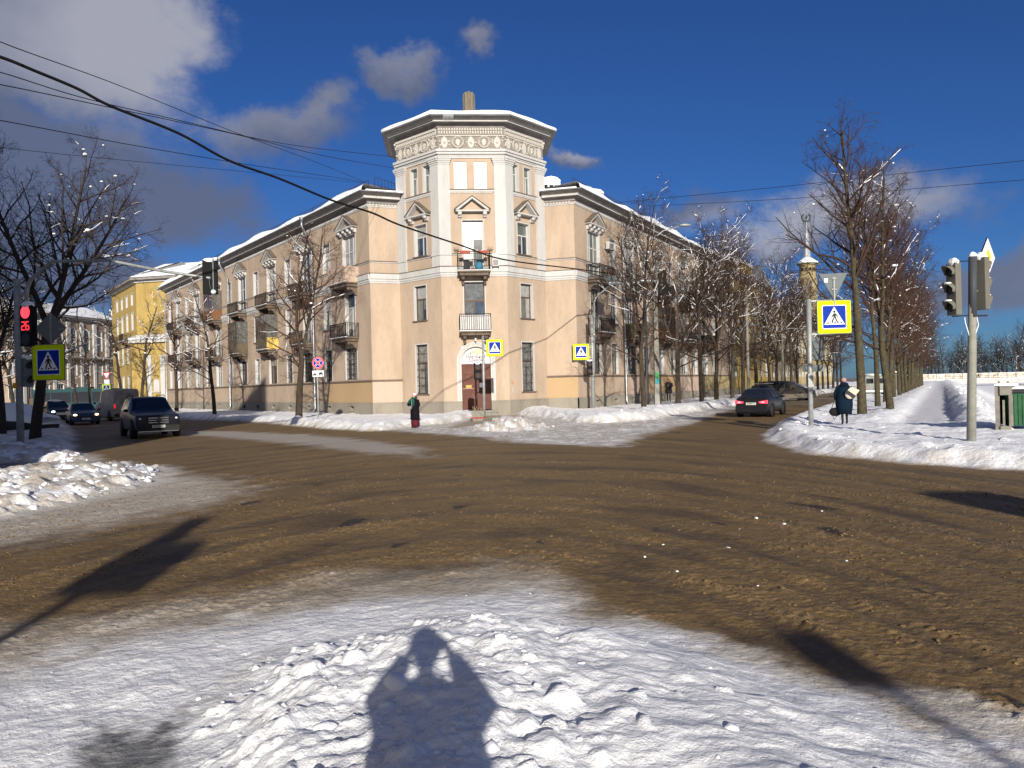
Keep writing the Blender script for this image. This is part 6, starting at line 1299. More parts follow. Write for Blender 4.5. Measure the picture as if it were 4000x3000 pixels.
# 9 poles behind the camera whose shadows lie on the road
s = empty('crossing_pole', (-2.32, -9.0, 0), label='crossing-sign pole behind the camera throwing the long shadow across the road', cat='sign pole')
pole_mesh('pole', s, 0, 0, -.3, 6.4, .075, M_pole); pedestrian_sign(s, Tz(.14, .12, 5.69, R(180)), .80, front=True); tl_head(s, Tz(-.05, .1, 6.42, R(180)), 2, h=.62, w=.34, d=.2, visor=False, cap=False)
s = empty('signal_post', (3.94, -10.0, 0), label='short signal post behind the camera at the right kerb', cat='signal post'); pole_mesh('pole', s, 0, 0, -.3, 5.0, .04, M_pole); tl_head(s, Tz(-.06, .1, 4.95, R(180)), 2, h=.36, w=.36, d=.16, visor=False, cap=False)
s = empty('traffic_light', (9.75, -7.2, 0), label='traffic light outside the right edge of the picture', cat='traffic light'); pole_mesh('pole', s, 0, 0, -.3, 6.4, .1, M_pole); tl_head(s, Tz(-.55, .1, 5.85, R(180)), 3, h=.95, w=1.0, d=.2, visor=False); mb = MB(); mb.tube([(0, 0, 6.0), (-.6, 0, 6.0)], .04, 6, M_pole); mb.build('bracket', parent=s)
# waste container by its concrete screen
b = at(3905, 1690, 23.2); g0 = gz(b.x, b.y); s = empty('waste_container', (b.x + .75, b.y + .1, g0 - .05), R(-20), label='dark green ribbed waste container with snowy lid at the right edge', cat='waste container')
mb = MB(); mb.prism([(-.45, .18), (1.2, .18), (1.25, 1.15), (-.5, 1.15)], -.45, .6, None, mat('container_green', (.018, .10, .04), .55, var=.4, vscale=5)); mb.build('body', parent=s)
mb = MB(); [mb.box(-.42 + .11 * k, -.39 + .11 * k, -.475, -.45, .2, 1.1, None, MATS['container_green']) for k in range(15)]; mb.build('ribs', parent=s); mb = MB(); mb.box(-.55, 1.3, -.52, .65, 1.151, 1.26, None, M_dark); mb.build('lid', parent=s, bevel=.03); mb = MB(); mb.box(-.5, 1.2, -.3, .6, 1.26, 1.34, None, SNOWM); mb.build('snow_cap', parent=s, bevel=.04)
s = empty('concrete_screen', (b.x, b.y, g0), R(-33), label='concrete screen of slotted panels left of the green container', cat='screen'); mb = MB()
mb.box(-.10, .02, -.1, 1.6, -.2, 1.32, None, M_conc); mb.box(.03, .30, -.16, -.04, -.2, .12, None, M_conc); mb.box(.03, .34, -.16, -.04, 1.05, 1.32, None, M_conc); mb.box(.25, .36, -.165, -.05, .12, 1.05, None, M_conc); mb.box(.09, .15, -.15, -.05, .12, .9, None, M_conc); mb.build('panel', parent=s)
mb = MB(); mb.box(-.12, .5, -.18, 1.62, 1.32, 1.40, None, SNOWM); mb.build('snow_cap', parent=s, bevel=.03)
# bridge
bl = at(3560, 1479, 250); br = at(4100, 1476, 235); bd = (Vector((br.x, br.y, 0)) - Vector((bl.x, bl.y, 0))); Lb = bd.length; bd.normalize(); T = frame_T(Vector((bl.x, bl.y, 0)), bd, Vector((bd.y, -bd.x, 0)))
s = empty('bridge', (0, 0, 0), label='low concrete bridge with a railing and a graffiti-covered wall across the frozen canal', cat='bridge'); zd = at(3800, 1481, 243).z; zw = at(3800, 1457, 243).z
mb = MB(); mb.box(-5, Lb + 30, -6, .4, zd - 1.4, zd, T, mat('bridge_concrete', (.55, .53, .50), .9, var=.3, vscale=.4)); mb.build('deck', parent=s)
mb = MB(); mb.box(-5, Lb + 30, -5, -4.8, zd, zw - .2, T, mat('graffiti_wall', (.62, .60, .52), .9, col2=(.40, .30, .20), vscale=.9)); pw = mb.build('parapet_wall', parent=s)
mb = MB(); rg = random.Random(8)
for k in range(26):
    x = 6 + k * 1.9 + rg.uniform(-.4, .4); r_ = rg.uniform(.35, .6); m_ = [mat('graffiti_white', (.8, .8, .75), .8), mat('graffiti_red', (.45, .08, .06), .8), mat('graffiti_ochre', (.55, .38, .1), .8)][(k > 14) + (k > 20)]; zc = zd + .8
    A1 = circ(x, zc, r_, 14); A2 = circ(x, zc, r_ * .6, 14)
    for j in range(14 if k % 3 else 10): a, b_ = A1[j], A1[(j + 1) % 14]; c, d = A2[(j + 1) % 14], A2[j]; mb.add([(a[0], -4.79, a[1]), (b_[0], -4.79, b_[1]), (c[0], -4.79, c[1]), (d[0], -4.79, d[1])], [(0, 1, 2, 3)], m_, T)
text_mesh(mb, '95', 2.2, T @ Matrix.Translation((9.5, -4.77, zd + .95)) @ Matrix.Diagonal((1, -1, 1, 1)), MATS['graffiti_white'], .01); mb.build('graffiti', parent=pw)
mb = MB()
for k in range(int((Lb + 30) / 2.4)): mb.box(k * 2.4, k * 2.4 + .12, .2, .3, zd, zw, T, M_iron)
for z_ in (zw - .05, (zd + zw) / 2, zd + .25): mb.box(-5, Lb + 30, .21, .29, z_, z_ + .09, T, M_iron)
mb.build('railing', parent=s); mb = MB(); mb.box(-5, Lb + 30, -5.1, -4.7, zw - .19, zw - .02, T, SNOWM); mb.box(-5, Lb + 30, .15, .45, zd + .001, zd + .15, T, SNOWM); mb.build('snow_cap', parent=s)
mb = MB(); [mb.box(x, x + 1.2, -5, 0, -3, zd - 1.4, T, MATS['bridge_concrete']) for x in (10, 24, 40)]; mb.build('pier', parent=s)
# timber landing stage posts on the canal
s0 = at(3930, 1520, 120)
for i, (px, lab) in enumerate(((3903, 'left of two stubby timber posts on the snowy canal'), (3938, 'right of two stubby timber posts on the snowy canal'))):
    p = at(px, 1516, 120); mb = MB(); mb.tube([(0, 0, -1), (0, 0, at(px, 1489, 120).z - p.z)], .16, 8, M_conc); o = mb.build('timber_post', loc=(p.x, p.y, p.z)); tag(o, lab, 'post', 'posts on the canal')
# wires
def wire(pts, Y0, Y1, r, label, name='overhead_wire'):
    a = at(*pts[0], Y0); b_ = at(*pts[-1], Y1); d = Vector((b_.x - a.x, b_.y - a.y, 0)).normalized(); P = []
    # dense smooth path through the measured points
    for i in range(len(pts) - 1):
        p0 = pts[max(i - 1, 0)]; p1_ = pts[i]; p2_ = pts[i + 1]; p3 = pts[min(i + 2, len(pts) - 1)]
        for k in range(6):
            t_ = k / 6; q = [.5 * ((2 * p1_[j]) + (-p0[j] + p2_[j]) * t_ + (2 * p0[j] - 5 * p1_[j] + 4 * p2_[j] - p3[j]) * t_ ** 2 + (-p0[j] + 3 * p1_[j] - 3 * p2_[j] + p3[j]) * t_ ** 3) for j in (0, 1)]; P.append(tuple(q))
    P.append(pts[-1]); w = [onplane(x, y, a, d) for x, y in P]; mb = MB(); mb.tube(w, r, 5, M_black, smooth=True); o = mb.build(name); return tag(o, label, 'wire', 'overhead wires')
wire([(-200, 165), (0, 222), (140, 278), (300, 345), (430, 413), (690, 517), (890, 625), (1085, 695), (1290, 780), (1450, 830), (1560, 878), (1800, 958), (1960, 1012), (2240, 1049), (2440, 1075)], 15, 52, .036, 'thick black cable swinging across the left sky to the right corner of the building')
wire([(-200, 60), (0, 163), (430, 320), (900, 510), (1200, 620), (1430, 712)], 14, 57, .011, 'thinnest wire, highest on the left edge, ending at the roof railing')
wire([(-200, 240), (0, 282), (310, 378), (700, 470), (1100, 560), (1560, 615)], 18, 54, .014, 'thin wire ending just under the tower cornice on its left')
wire([(-200, 300), (0, 330), (470, 428), (900, 520), (1250, 605), (1560, 660)], 18, 54, .014, 'thin wire ending by the upper left window of the tower')
wire([(-200, 440), (0, 470), (480, 560), (950, 640), (1290, 690), (1430, 712)], 20, 57, .014, 'thin wire low over the left trees ending at the roof railing')
wire([(-100, 570), (0, 577), (400, 618), (900, 665), (1430, 716)], 26, 57, .010, 'faint lowest wire across the left trees')
wire([(2420, 790), (3000, 735), (3500, 680), (4150, 612)], 58, 40, .016, 'upper wire over the trees on the right')
wire([(2530, 805), (3100, 775), (3600, 735), (4150, 690)], 64, 42, .016, 'lower wire over the trees on the right')
p = at(2520, 870, 66); o = empty('roof_antenna', (p.x, p.y, 15), label='television antenna on the roof of the right wing', cat='antenna'); mb = MB(); zt = at(2515, 770, 66).z - 15; mb.tube([(0, 0, 0), (-.1, 0, zt)], .03, 6, M_iron); mb.build('mast', parent=o); mb = MB(); mb.tube([(-1.2, 0, zt - .55), (.9, .1, zt - .1)], .02, 5, M_iron); [mb.tube([(-.9 + .35 * k, 0, zt - .75 + .07 * k), (-.85 + .35 * k, 0, zt - .15 + .06 * k)], .012, 4, M_iron) for k in range(6)]; mb.build('elements', parent=o)
# ------------------------------------------------------------------ vehicles
CARP = {}
def paint(name, col, rough=.28, dirt=.5): 
    return mat(name, col, rough, spec=.2, col2=tuple(min(1, c * (1 - dirt) + .03 * dirt) for c in col), vscale=2.2, coat=.08)
M_cglass = mat('car_glass', (.012, .014, .018), .06, spec=.9); M_plate = mat('number_plate', (.62, .62, .58), .5, var=.3, vscale=14); M_trim = mat('trim_black', (.02, .02, .02), .6); M_chrome = mat('chrome', (.5, .5, .52), .2, metal=.9)
M_tail = mat('tail_red', (.45, .01, .015), .25, emit=(1, .02, .03), estr=.6); M_head = mat('headlamp', (.55, .55, .55), .15); M_warm = mat('lamp_warm', (1, .8, .5), .3, emit=(1, .62, .25), estr=6); M_drl = mat('lamp_drl', (1, 1, .9), .3, emit=(1, .93, .7), estr=5); M_cold = mat('lamp_cold', (.8, .9, 1), .3, emit=(.5, .75, 1), estr=6)
def car(name, label, cat, loc, heading, st, W, pm, wheels, wr=.33, glass_rows=(3,), ws=None, rw=None, side=None, clear=.20, front_w=.94, rear_w=.94):
    """car points along +x. st: stations (x, z_belt, z_top, half_w_belt, half_w_top)"""
    o = empty(name, (loc[0], loc[1], loc[2]), heading, label=label, cat=cat)
    rings = []
    for (x, zb, zt, wb, wt) in st:
        lo = clear; m_ = (lo + zb) / 2
        rings.append([(x, 0, lo), (x, wb * .80, lo), (x, wb * .97, lo + .10), (x, wb * 1.0, m_), (x, wb * .985, zb - .06), (x, wb * .95, zb), (x, wt, zt - .03), (x, wt * .88, zt), (x, 0, zt + .012)])
    mb = MB(); n = len(rings[0])
    full = [r + [(a, -b, c) for a, b, c in r[-2:0:-1]] for r in rings]; m = len(full[0])
    vs = [v for r in full for v in r]; fs = [(i * m + k, (i + 1) * m + k, (i + 1) * m + (k + 1) % m, i * m + (k + 1) % m) for i in range(len(full) - 1) for k in range(m)]
    fs += [tuple(range(m)), tuple((len(full) - 1) * m + k for k in range(m - 1, -1, -1))]
    mb.add(vs, fs, pm, None, True); body = mb.build('body', parent=o, bevel=.05); sb_ = body.modifiers.new('sub', 'SUBSURF'); sb_.levels = 1; sb_.render_levels = 1
    # window glass: set into the greenhouse faces
    def inset(a, b, c, d, k=.10, out=.012):
        P = [Vector(v) for v in (a, b, c, d)]; ce = sum(P, Vector()) / 4; nn = (P[1] - P[0]).cross(P[3] - P[0]).normalized()
        if nn.dot(ce - Vector((ce.x * .6, 0, ce.z * .7))) < 0: nn = -nn
        return [p.lerp(ce, k) + nn * out for p in P]
    for (i, j) in (side or []):
        for sg in (1, -1):
            g = MB(); f = lambda v: (v[0], v[1] * sg, v[2]); a, b, c, d = rings[i][5], rings[j][5], rings[j][6], rings[i][6]; g.add(inset(f(a), f(b), f(c), f(d)), [(0, 1, 2, 3)], M_cglass); g.build('side_window', parent=o)
    for nm, pr in (('windscreen', ws), ('rear_window', rw)):
        if pr:
            i, j = pr; A, B = rings[i], rings[j]; g = MB()
            if A[8][2] > B[8][2]: A, B = B, A
            za = A[8]; g.add(inset((A[7][0], A[7][1] * 1.0, A[7][2]), (A[7][0], -A[7][1], A[7][2]), (B[7][0], -B[7][1], B[7][2]), (B[7][0], B[7][1], B[7][2]), .06, .016), [(0, 1, 2, 3)], M_cglass); g.build(nm, parent=o)
    for x in wheels:
        for sg in (1, -1):
            y = (W / 2 - .11) * sg; w_ = MB(); w_.tube([(x, y - .11, wr), (x, y - .08, wr), (x, y + .08, wr), (x, y + .11, wr)], [wr * .9, wr, wr, wr * .9], 20, M_tyre); ww = w_.build('wheel', parent=o)
            r_ = MB(); yy = y + sg * .113; r_.tube([(x, yy - sg * .02, wr), (x, yy, wr)], wr * .62, 16, M_rim)
            for k in range(5): a = k * 1.257; r_.box(-.02, .02, -.004, .004, .05, wr * .6, Matrix.Translation((x, yy + sg * .006, wr)) @ Matrix.Rotation(a, 4, 'Y'), M_trim)
            r_.build('rim', parent=ww)
            ar = MB(); ar.tube([(x, y + sg * .02, wr + .02), (x, y + sg * .118, wr + .02)], wr * 1.18, 20, M_trim); ar.build('wheel_arch', parent=o)
    return o, rings
def part(o, name, fn):
    mb = MB(); fn(mb); return mb.build(name, parent=o)
def plate(o, x, z, txt, face=1, w=.52, h=.115):
    T = Matrix.Translation((x, 0, z)) @ Matrix.Rotation(R(90 if face > 0 else -90), 4, 'Z')
    mb = MB(); mb.box(-w / 2, w / 2, -.012, .0, -h / 2, h / 2, T, M_plate); p = mb.build('number_plate', parent=o)
    mb = MB(); text_mesh(mb, txt, h * .85, T @ Matrix.Translation((0, -.0165, 0)) @ Matrix.Diagonal((1, 1, 1, 1)), M_sb, .002, sx=.85); mb.build('plate_text', parent=p)
def mirrors(o, x, y, z, m_): 
    for sg in (1, -1): part(o, 'mirror', lambda mb: mb.ball((x, sg * y, z), .07, .11, .075, m_, None, 8, 6))
def hood_stations(L_, kind):
    return None
def gzv(p): return (p.x, p.y, 0.0)
hdL = math.atan2(-dL.y, -dL.x); hdR = math.atan2(dR.y, dR.x)
# black SUV coming out of the left street
P_suv = paint('suv_paint', (.006, .008, .013), .35, .3); p = at(584, 1705, 35.4)
st = [(2.45, .78, .80, .78, .70), (2.40, .92, .98, .88, .78), (2.2, 1.00, 1.06, .93, .82), (1.25, 1.08, 1.17, .965, .84), (.95, 1.12, 1.22, .97, .82), (.15, 1.16, 1.76, .97, .70), (-.2, 1.17, 1.82, .97, .71), (-1.3, 1.18, 1.83, .97, .71), (-2.05, 1.18, 1.75, .95, .68), (-2.38, 1.10, 1.20, .92, .84), (-2.5, .95, 1.0, .86, .76)]
h = hdL - R(3.3)
o, rg_ = car('suv', 'dirty black SUV with a big silver grille driving out of the shaded left street', 'car', (p.x, p.y, 0), h, st, 1.94, P_suv, (1.5, -1.5), wr=.38, ws=(4, 5), rw=(8, 9), side=[(5, 6), (6, 7), (7, 8)], clear=.28)
def fn(mb):
    mb.box(2.40, 2.47, -.42, .42, .62, .98, None, M_trim)
    for k, z in enumerate((.68, .78, .88)): mb.box(2.47, 2.49, -.40, .40, z, z + .035, None, M_chrome)
    mb.tube([(2.48, 0, .80), (2.51, 0, .80)], .115, 20, M_chrome); mb.tube([(2.49, 0, .80), (2.515, 0, .80)], .095, 20, M_trim)
    for a in (90, 210, 330): mb.tube([(2.52, 0, .80), (2.52, .1 * math.cos(R(a)), .80 + .1 * math.sin(R(a)))], .012, 4, M_chrome)
part(o, 'grille', fn)
for sg in (1, -1):
    part(o, 'headlight', lambda mb: mb.ball((2.28, sg * .72, .86), .16, .17, .12, M_head, None, 10, 6)); part(o, 'running_light', lambda mb: mb.box(2.43, 2.46, sg * .68 - .13, sg * .68 + .13, .47, .505, None, M_drl)); part(o, 'roof_rail', lambda mb: mb.tube([(.1, sg * .66, 1.80), (0, sg * .66, 1.88), (-1.9, sg * .66, 1.88), (-2.0, sg * .66, 1.78)], .02, 6, M_trim))
part(o, 'bumper', lambda mb: (mb.box(2.30, 2.47, -.86, .86, .33, .58, None, M_trim), mb.box(2.471, 2.48, -.8, .8, .30, .335, None, M_chrome))); plate(o, 2.485, .53, 'О080МН 47'); mirrors(o, .75, 1.05, 1.22, P_suv)
# blue-grey sedan behind it
sed = lambda s=1.0: [(2.2, .62, .64, .72, .62), (2.12, .72, .76, .80, .70), (1.9, .78, .84, .84, .72), (1.05, .88, .95, .86, .74), (.95, .90, .99, .86, .72), (.15, .93, 1.42, .86, .60), (-.2, .94, 1.46, .86, .60), (-1.0, .95, 1.43, .86, .58), (-1.65, .97, 1.07, .85, .68), (-2.0, .95, 1.04, .83, .68), (-2.2, .80, .86, .78, .66)]
P_bl = paint('sedan_blue_paint', (.03, .05, .10), .35, .35); p = at(322, 1665, 53)
o, _ = car('sedan', 'dark blue sedan with warm headlights following the black SUV', 'car', (p.x, p.y, 0), hdL - R(2), sed(), 1.72, P_bl, (1.35, -1.3), wr=.31, ws=(4, 5), rw=(7, 8), side=[(5, 6), (6, 7)])
for sg in (1, -1): part(o, 'headlight', lambda mb: mb.ball((2.10, sg * .62, .66), .1, .15, .09, M_warm, None, 10, 6))
part(o, 'grille', lambda mb: mb.box(2.17, 2.2, -.4, .4, .42, .56, None, M_trim)); plate(o, 2.215, .42, 'А512'); mirrors(o, .7, .95, 1.0, P_bl)
# dark crossover behind, snow on its roof
P_dk = paint('dark_paint', (.016, .018, .022), .4, .3); p = at(222, 1640, 62)
o, _ = car('dark_car', 'dark car with one cold headlight and snow on its roof, behind the blue sedan', 'car', (p.x, p.y, 0), hdL + R(4), [(a, b * 1.08, c * 1.12, d, e) for a, b, c, d, e in sed()], 1.76, P_dk, (1.35, -1.3), wr=.34, ws=(4, 5), rw=(7, 8), side=[(5, 6), (6, 7)])
part(o, 'headlight', lambda mb: mb.ball((2.12, -.62, .76), .1, .14, .08, M_cold, None, 10, 6)); part(o, 'headlight', lambda mb: mb.ball((2.12, .62, .76), .1, .14, .08, M_head, None, 10, 6)); part(o, 'roof_snow', lambda mb: mb.ball((-.5, 0, 1.58), .85, .58, .14, SNOWM, None, 16, 8)); part(o, 'grille', lambda mb: mb.box(2.17, 2.2, -.45, .45, .5, .7, None, M_chrome)); mirrors(o, .7, .97, 1.1, P_dk)
# grey van driving away
P_vn = paint('van_grey_paint', (.30, .29, .27), .5, .5); p = at(455, 1625, 60)
stv = [(2.55, .85, .9, .85, .78), (2.4, 1.05, 1.12, .92, .82), (1.75, 1.22, 1.32, .97, .84), (1.65, 1.25, 1.36, .97, .84), (1.0, 1.3, 2.25, .98, .80), (.6, 1.3, 2.42, .98, .82), (-2.5, 1.3, 2.44, .98, .84), (-2.75, 1.28, 2.36, .97, .82), (-2.8, 1.2, 2.2, .96, .82)]
o, _ = car('van', 'dirty grey panel van driving away behind the SUV', 'van', (p.x, p.y, 0), hdL + math.pi + R(5), stv, 2.0, P_vn, (1.65, -1.7), wr=.36, ws=(3, 4), side=[(4, 5)])
for sg in (1, -1): part(o, 'tail_light', lambda mb: mb.box(-2.83, -2.78, sg * .86 - .06, sg * .86 + .06, .95, 1.25, None, M_tail)); part(o, 'rear_door', lambda mb: mb.box(-2.815, -2.79, min(.02 * sg, .72 * sg), max(.02 * sg, .72 * sg), .55, 2.15, None, P_vn))
part(o, 'bumper', lambda mb: mb.box(-2.9, -2.75, -.9, .9, .35, .55, None, M_trim)); part(o, 'ladder_marks', lambda mb: [mb.box(-2.822, -2.816, -.5, .5, z, z + .025, None, mat('dirt_streak', (.10, .095, .085), .9)) for z in (1.3, 1.45, 1.62, 1.78, 1.95, 2.05)]); mirrors(o, 1.5, 1.15, 1.35, M_trim)
# parked car under snow
p = at(75, 1655, 42); o, _ = car('parked_car', 'parked car buried under snow behind the left traffic light pole', 'car', (p.x, p.y, 0), hdL + R(30), sed(), 1.72, P_dk, (1.35, -1.3), wr=.31, ws=(4, 5), rw=(7, 8), side=[(5, 6), (6, 7)])
def fn(mb):
    rows = []; 
    for (x, zb, zt, wb, wt) in sed():
        rows.append([(x * 1.02, y * 1.02, z) for y, z in ((-wb, zb * .75), (-wb * .97, zb + .1), (-wt, zt + .08), (0, zt + .22), (wt, zt + .08), (wb * .97, zb + .1), (wb, zb * .75))])
    n = 7; vs = [v for r in rows for v in r]; mb.add(vs, [(i * n + k, i * n + k + 1, (i + 1) * n + k + 1, (i + 1) * n + k) for i in range(len(rows) - 1) for k in range(n - 1)] + [tuple(range(n)), tuple((len(rows) - 1) * n + k for k in range(n))], SNOWM, None, True)
part(o, 'snow_cover', fn)
p = at(60, 1600, 55); o, _ = car('parked_car', 'parked car with white roof rack box farther behind the snow-covered one', 'car', (p.x, p.y, 0), hdL + R(10), sed(), 1.72, P_bl, (1.35, -1.3), ws=(4, 5), rw=(7, 8), side=[(5, 6), (6, 7)]); part(o, 'roof_snow', lambda mb: mb.box(-1.0, .2, -.5, .5, 1.46, 1.6, None, SNOWM)); mirrors(o, .7, .95, 1.0, P_bl)
# teal bus at the stop far left
p = at(330, 1590, 100); T_ = mat('bus_teal', (.004, .045, .05), .35, var=.3); o = empty('bus', (p.x, p.y, 0), R(12), label='teal and dark bus standing at the far end of the left street', cat='bus')
part(o, 'body', lambda mb: (mb.box(-5.6, 4, -1.2, 1.2, .35, 1.15, None, T_), mb.box(-5.6, 4, -1.2, 1.2, 2.5, 2.9, None, T_), [mb.box(x, x + .12, -1.2, 1.2, 1.15, 2.5, None, T_) for x in (-5.6, -3.6, -1.2, 1.2, 3.88)]))
for x in (-5.48, -3.48, -1.08, 1.32): part(o, 'window', lambda mb: mb.box(x, x + (1.88 if x < -5 else 2.28 if x < 1 else 2.56), -1.18, 1.18, 1.15, 2.5, None, M_cglass))
for x in (-4, 2.4): part(o, 'wheel', lambda mb: mb.tube([(x, -1.21, .45), (x, 1.21, .45)], .45, 16, M_tyre))
part(o, 'roof_unit', lambda mb: mb.box(-2, 1, -.8, .8, 2.9, 3.15, None, T_))
# black sedan, right street, seen from behind
P_bk = paint('sedan_black_paint', (.012, .012, .014), .22, .25); p = at(2965, 1628, 38.8)
o, _ = car('sedan', 'black sedan with red tail lights driving away on the right', 'car', (p.x + .75, p.y + 1.9, 0), hdR - R(1), sed(), 1.76, P_bk, (1.35, -1.3), wr=.32, ws=(4, 5), rw=(7, 8), side=[(5, 6), (6, 7)])
for sg in (1, -1):
    part(o, 'tail_light', lambda mb: mb.prism([(sg * .80, .88), (sg * .36, .80), (sg * .42, .72), (sg * .80, .70)], -2.23, -2.10, None, mat('tail_bright', (.5, .01, .02), .2, emit=(1, .08, .12), estr=1.1), 'yz'))
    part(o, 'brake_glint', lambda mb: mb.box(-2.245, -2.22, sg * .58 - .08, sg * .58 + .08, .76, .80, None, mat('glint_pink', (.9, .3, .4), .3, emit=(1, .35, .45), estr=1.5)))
part(o, 'bumper', lambda mb: mb.box(-2.27, -2.1, -.78, .78, .28, .56, None, P_bk)); plate(o, -2.225, .70, 'К298ВК 47', -1, .5, .12); mirrors(o, .7, .95, 1.0, P_bk)
# wagon with roof rack in front of it and the dark minivan
p = at(2990, 1575, 60); o, _ = car('station_wagon', 'dark estate car with a loaded roof rack, just beyond the black sedan', 'car', (p.x, p.y, 0), hdR, [(2.2, .62, .64, .72, .62), (2.12, .72, .76, .80, .70), (1.05, .88, .95, .86, .74), (.95, .90, .99, .86, .72), (.15, .93, 1.42, .86, .60), (-.2, .94, 1.50, .86, .62), (-1.7, .95, 1.48, .86, .62), (-2.1, .95, 1.05, .84, .70), (-2.2, .80, .86, .78, .66)], 1.72, P_dk, (1.35, -1.3), ws=(3, 4), rw=(6, 7), side=[(4, 5), (5, 6)])
part(o, 'roof_rack', lambda mb: ([mb.box(x, x + .03, -.62, .62, 1.58, 1.62, None, M_galv) for x in (-1.4, -.9, -.4, .0)], mb.box(-1.5, .1, -.64, -.6, 1.58, 1.62, None, M_galv), mb.box(-1.5, .1, .6, .64, 1.58, 1.62, None, M_galv)))
for sg in (1, -1): part(o, 'tail_light', lambda mb: mb.box(-2.2, -2.14, sg * .78 - .06, sg * .78 + .06, .65, .95, None, M_tail))
part(o, 'skis', lambda mb: [mb.tube([(-.6, y, 1.7), (-.3, y, 1.78)], .06, 8, M_bframe) for y in (-.3, 0, .3)]); mirrors(o, .7, .95, 1.0, P_dk)
P_mv = paint('minivan_paint', (.05, .045, .04), .35, .5); p = at(3062, 1556, 68)
stm = [(2.35, .68, .72, .78, .70), (2.28, .82, .88, .86, .76), (1.55, 1.02, 1.10, .90, .78), (1.45, 1.04, 1.14, .90, .76), (.55, 1.08, 1.68, .90, .66), (.1, 1.08, 1.76, .90, .68), (-1.2, 1.08, 1.76, .90, .68), (-2.15, 1.06, 1.68, .89, .66), (-2.35, 1.0, 1.10, .87, .76), (-2.42, .85, .95, .82, .72)]
o, _ = car('minivan', 'dark dusty minivan crossing the right street, its headlight towards the sign pole', 'car', (p.x + .2, p.y, 0), R(-34), stm, 1.82, P_mv, (1.5, -1.5), wr=.33, ws=(3, 4), rw=(7, 8), side=[(4, 5), (5, 6), (6, 7)])
for sg in (1, -1): part(o, 'headlight', lambda mb: mb.ball((2.14, sg * .66, .78), .16, .18, .10, M_head, None, 10, 6))
part(o, 'lower_panel', lambda mb: mb.box(-2.0, 2.0, -.925, -.90, .25, .62, None, mat('panel_dusty', (.16, .14, .115), .7))); part(o, 'grille', lambda mb: mb.box(2.33, 2.37, -.4, .4, .55, .68, None, M_trim)); mirrors(o, .95, 1.0, 1.12, P_mv)
# grey-green van among the trees, and a truck cab behind
P_uz = paint('van_khaki_paint', (.24, .26, .23), .5, .4); p = at(3402, 1545, 74)
o, _ = car('old_van', 'boxy grey-green van with snow on its roof parked behind the path trees', 'van', (p.x, p.y, 0), hdR + R(15), [(2.0, 1.1, 1.5, .85, .75), (1.9, 1.25, 1.95, .92, .80), (1.3, 1.28, 2.05, .95, .82), (-1.9, 1.28, 2.05, .95, .82), (-2.05, 1.25, 1.9, .93, .80)], 1.9, P_uz, (1.2, -1.2), wr=.38, clear=.4)
for sg in (1, -1): part(o, 'rear_window', lambda mb: mb.box(-2.08, -2.05, sg * .42 - .3, sg * .42 + .3, 1.3, 1.75, None, M_cglass)); part(o, 'tail_light', lambda mb: mb.box(-2.08, -2.04, sg * .82 - .05, sg * .82 + .05, .8, .95, None, M_tail))
part(o, 'roof_snow', lambda mb: mb.ball((-.3, 0, 2.08), 1.7, .85, .16, SNOWM, None, 16, 8)); part(o, 'bumper', lambda mb: (mb.box(-2.15, -2.0, -.9, .9, .5, .65, None, M_sw)))
p = at(3500, 1545, 88); o, _ = car('old_van', 'second boxy van, brown and half hidden, farther along behind the path trees', 'van', (p.x, p.y, 0), hdR + R(15), [(2.0, 1.1, 1.5, .85, .75), (1.9, 1.25, 2.3, .92, .80), (-1.9, 1.28, 2.35, .95, .82), (-2.05, 1.25, 2.2, .93, .80)], 1.9, paint('van_brown', (.12, .10, .08), .5, .4), (1.2, -1.2), wr=.38, clear=.4)
part(o, 'roof_snow', lambda mb: mb.box(-1.9, 1.8, -.7, .7, 2.36, 2.46, None, SNOWM))

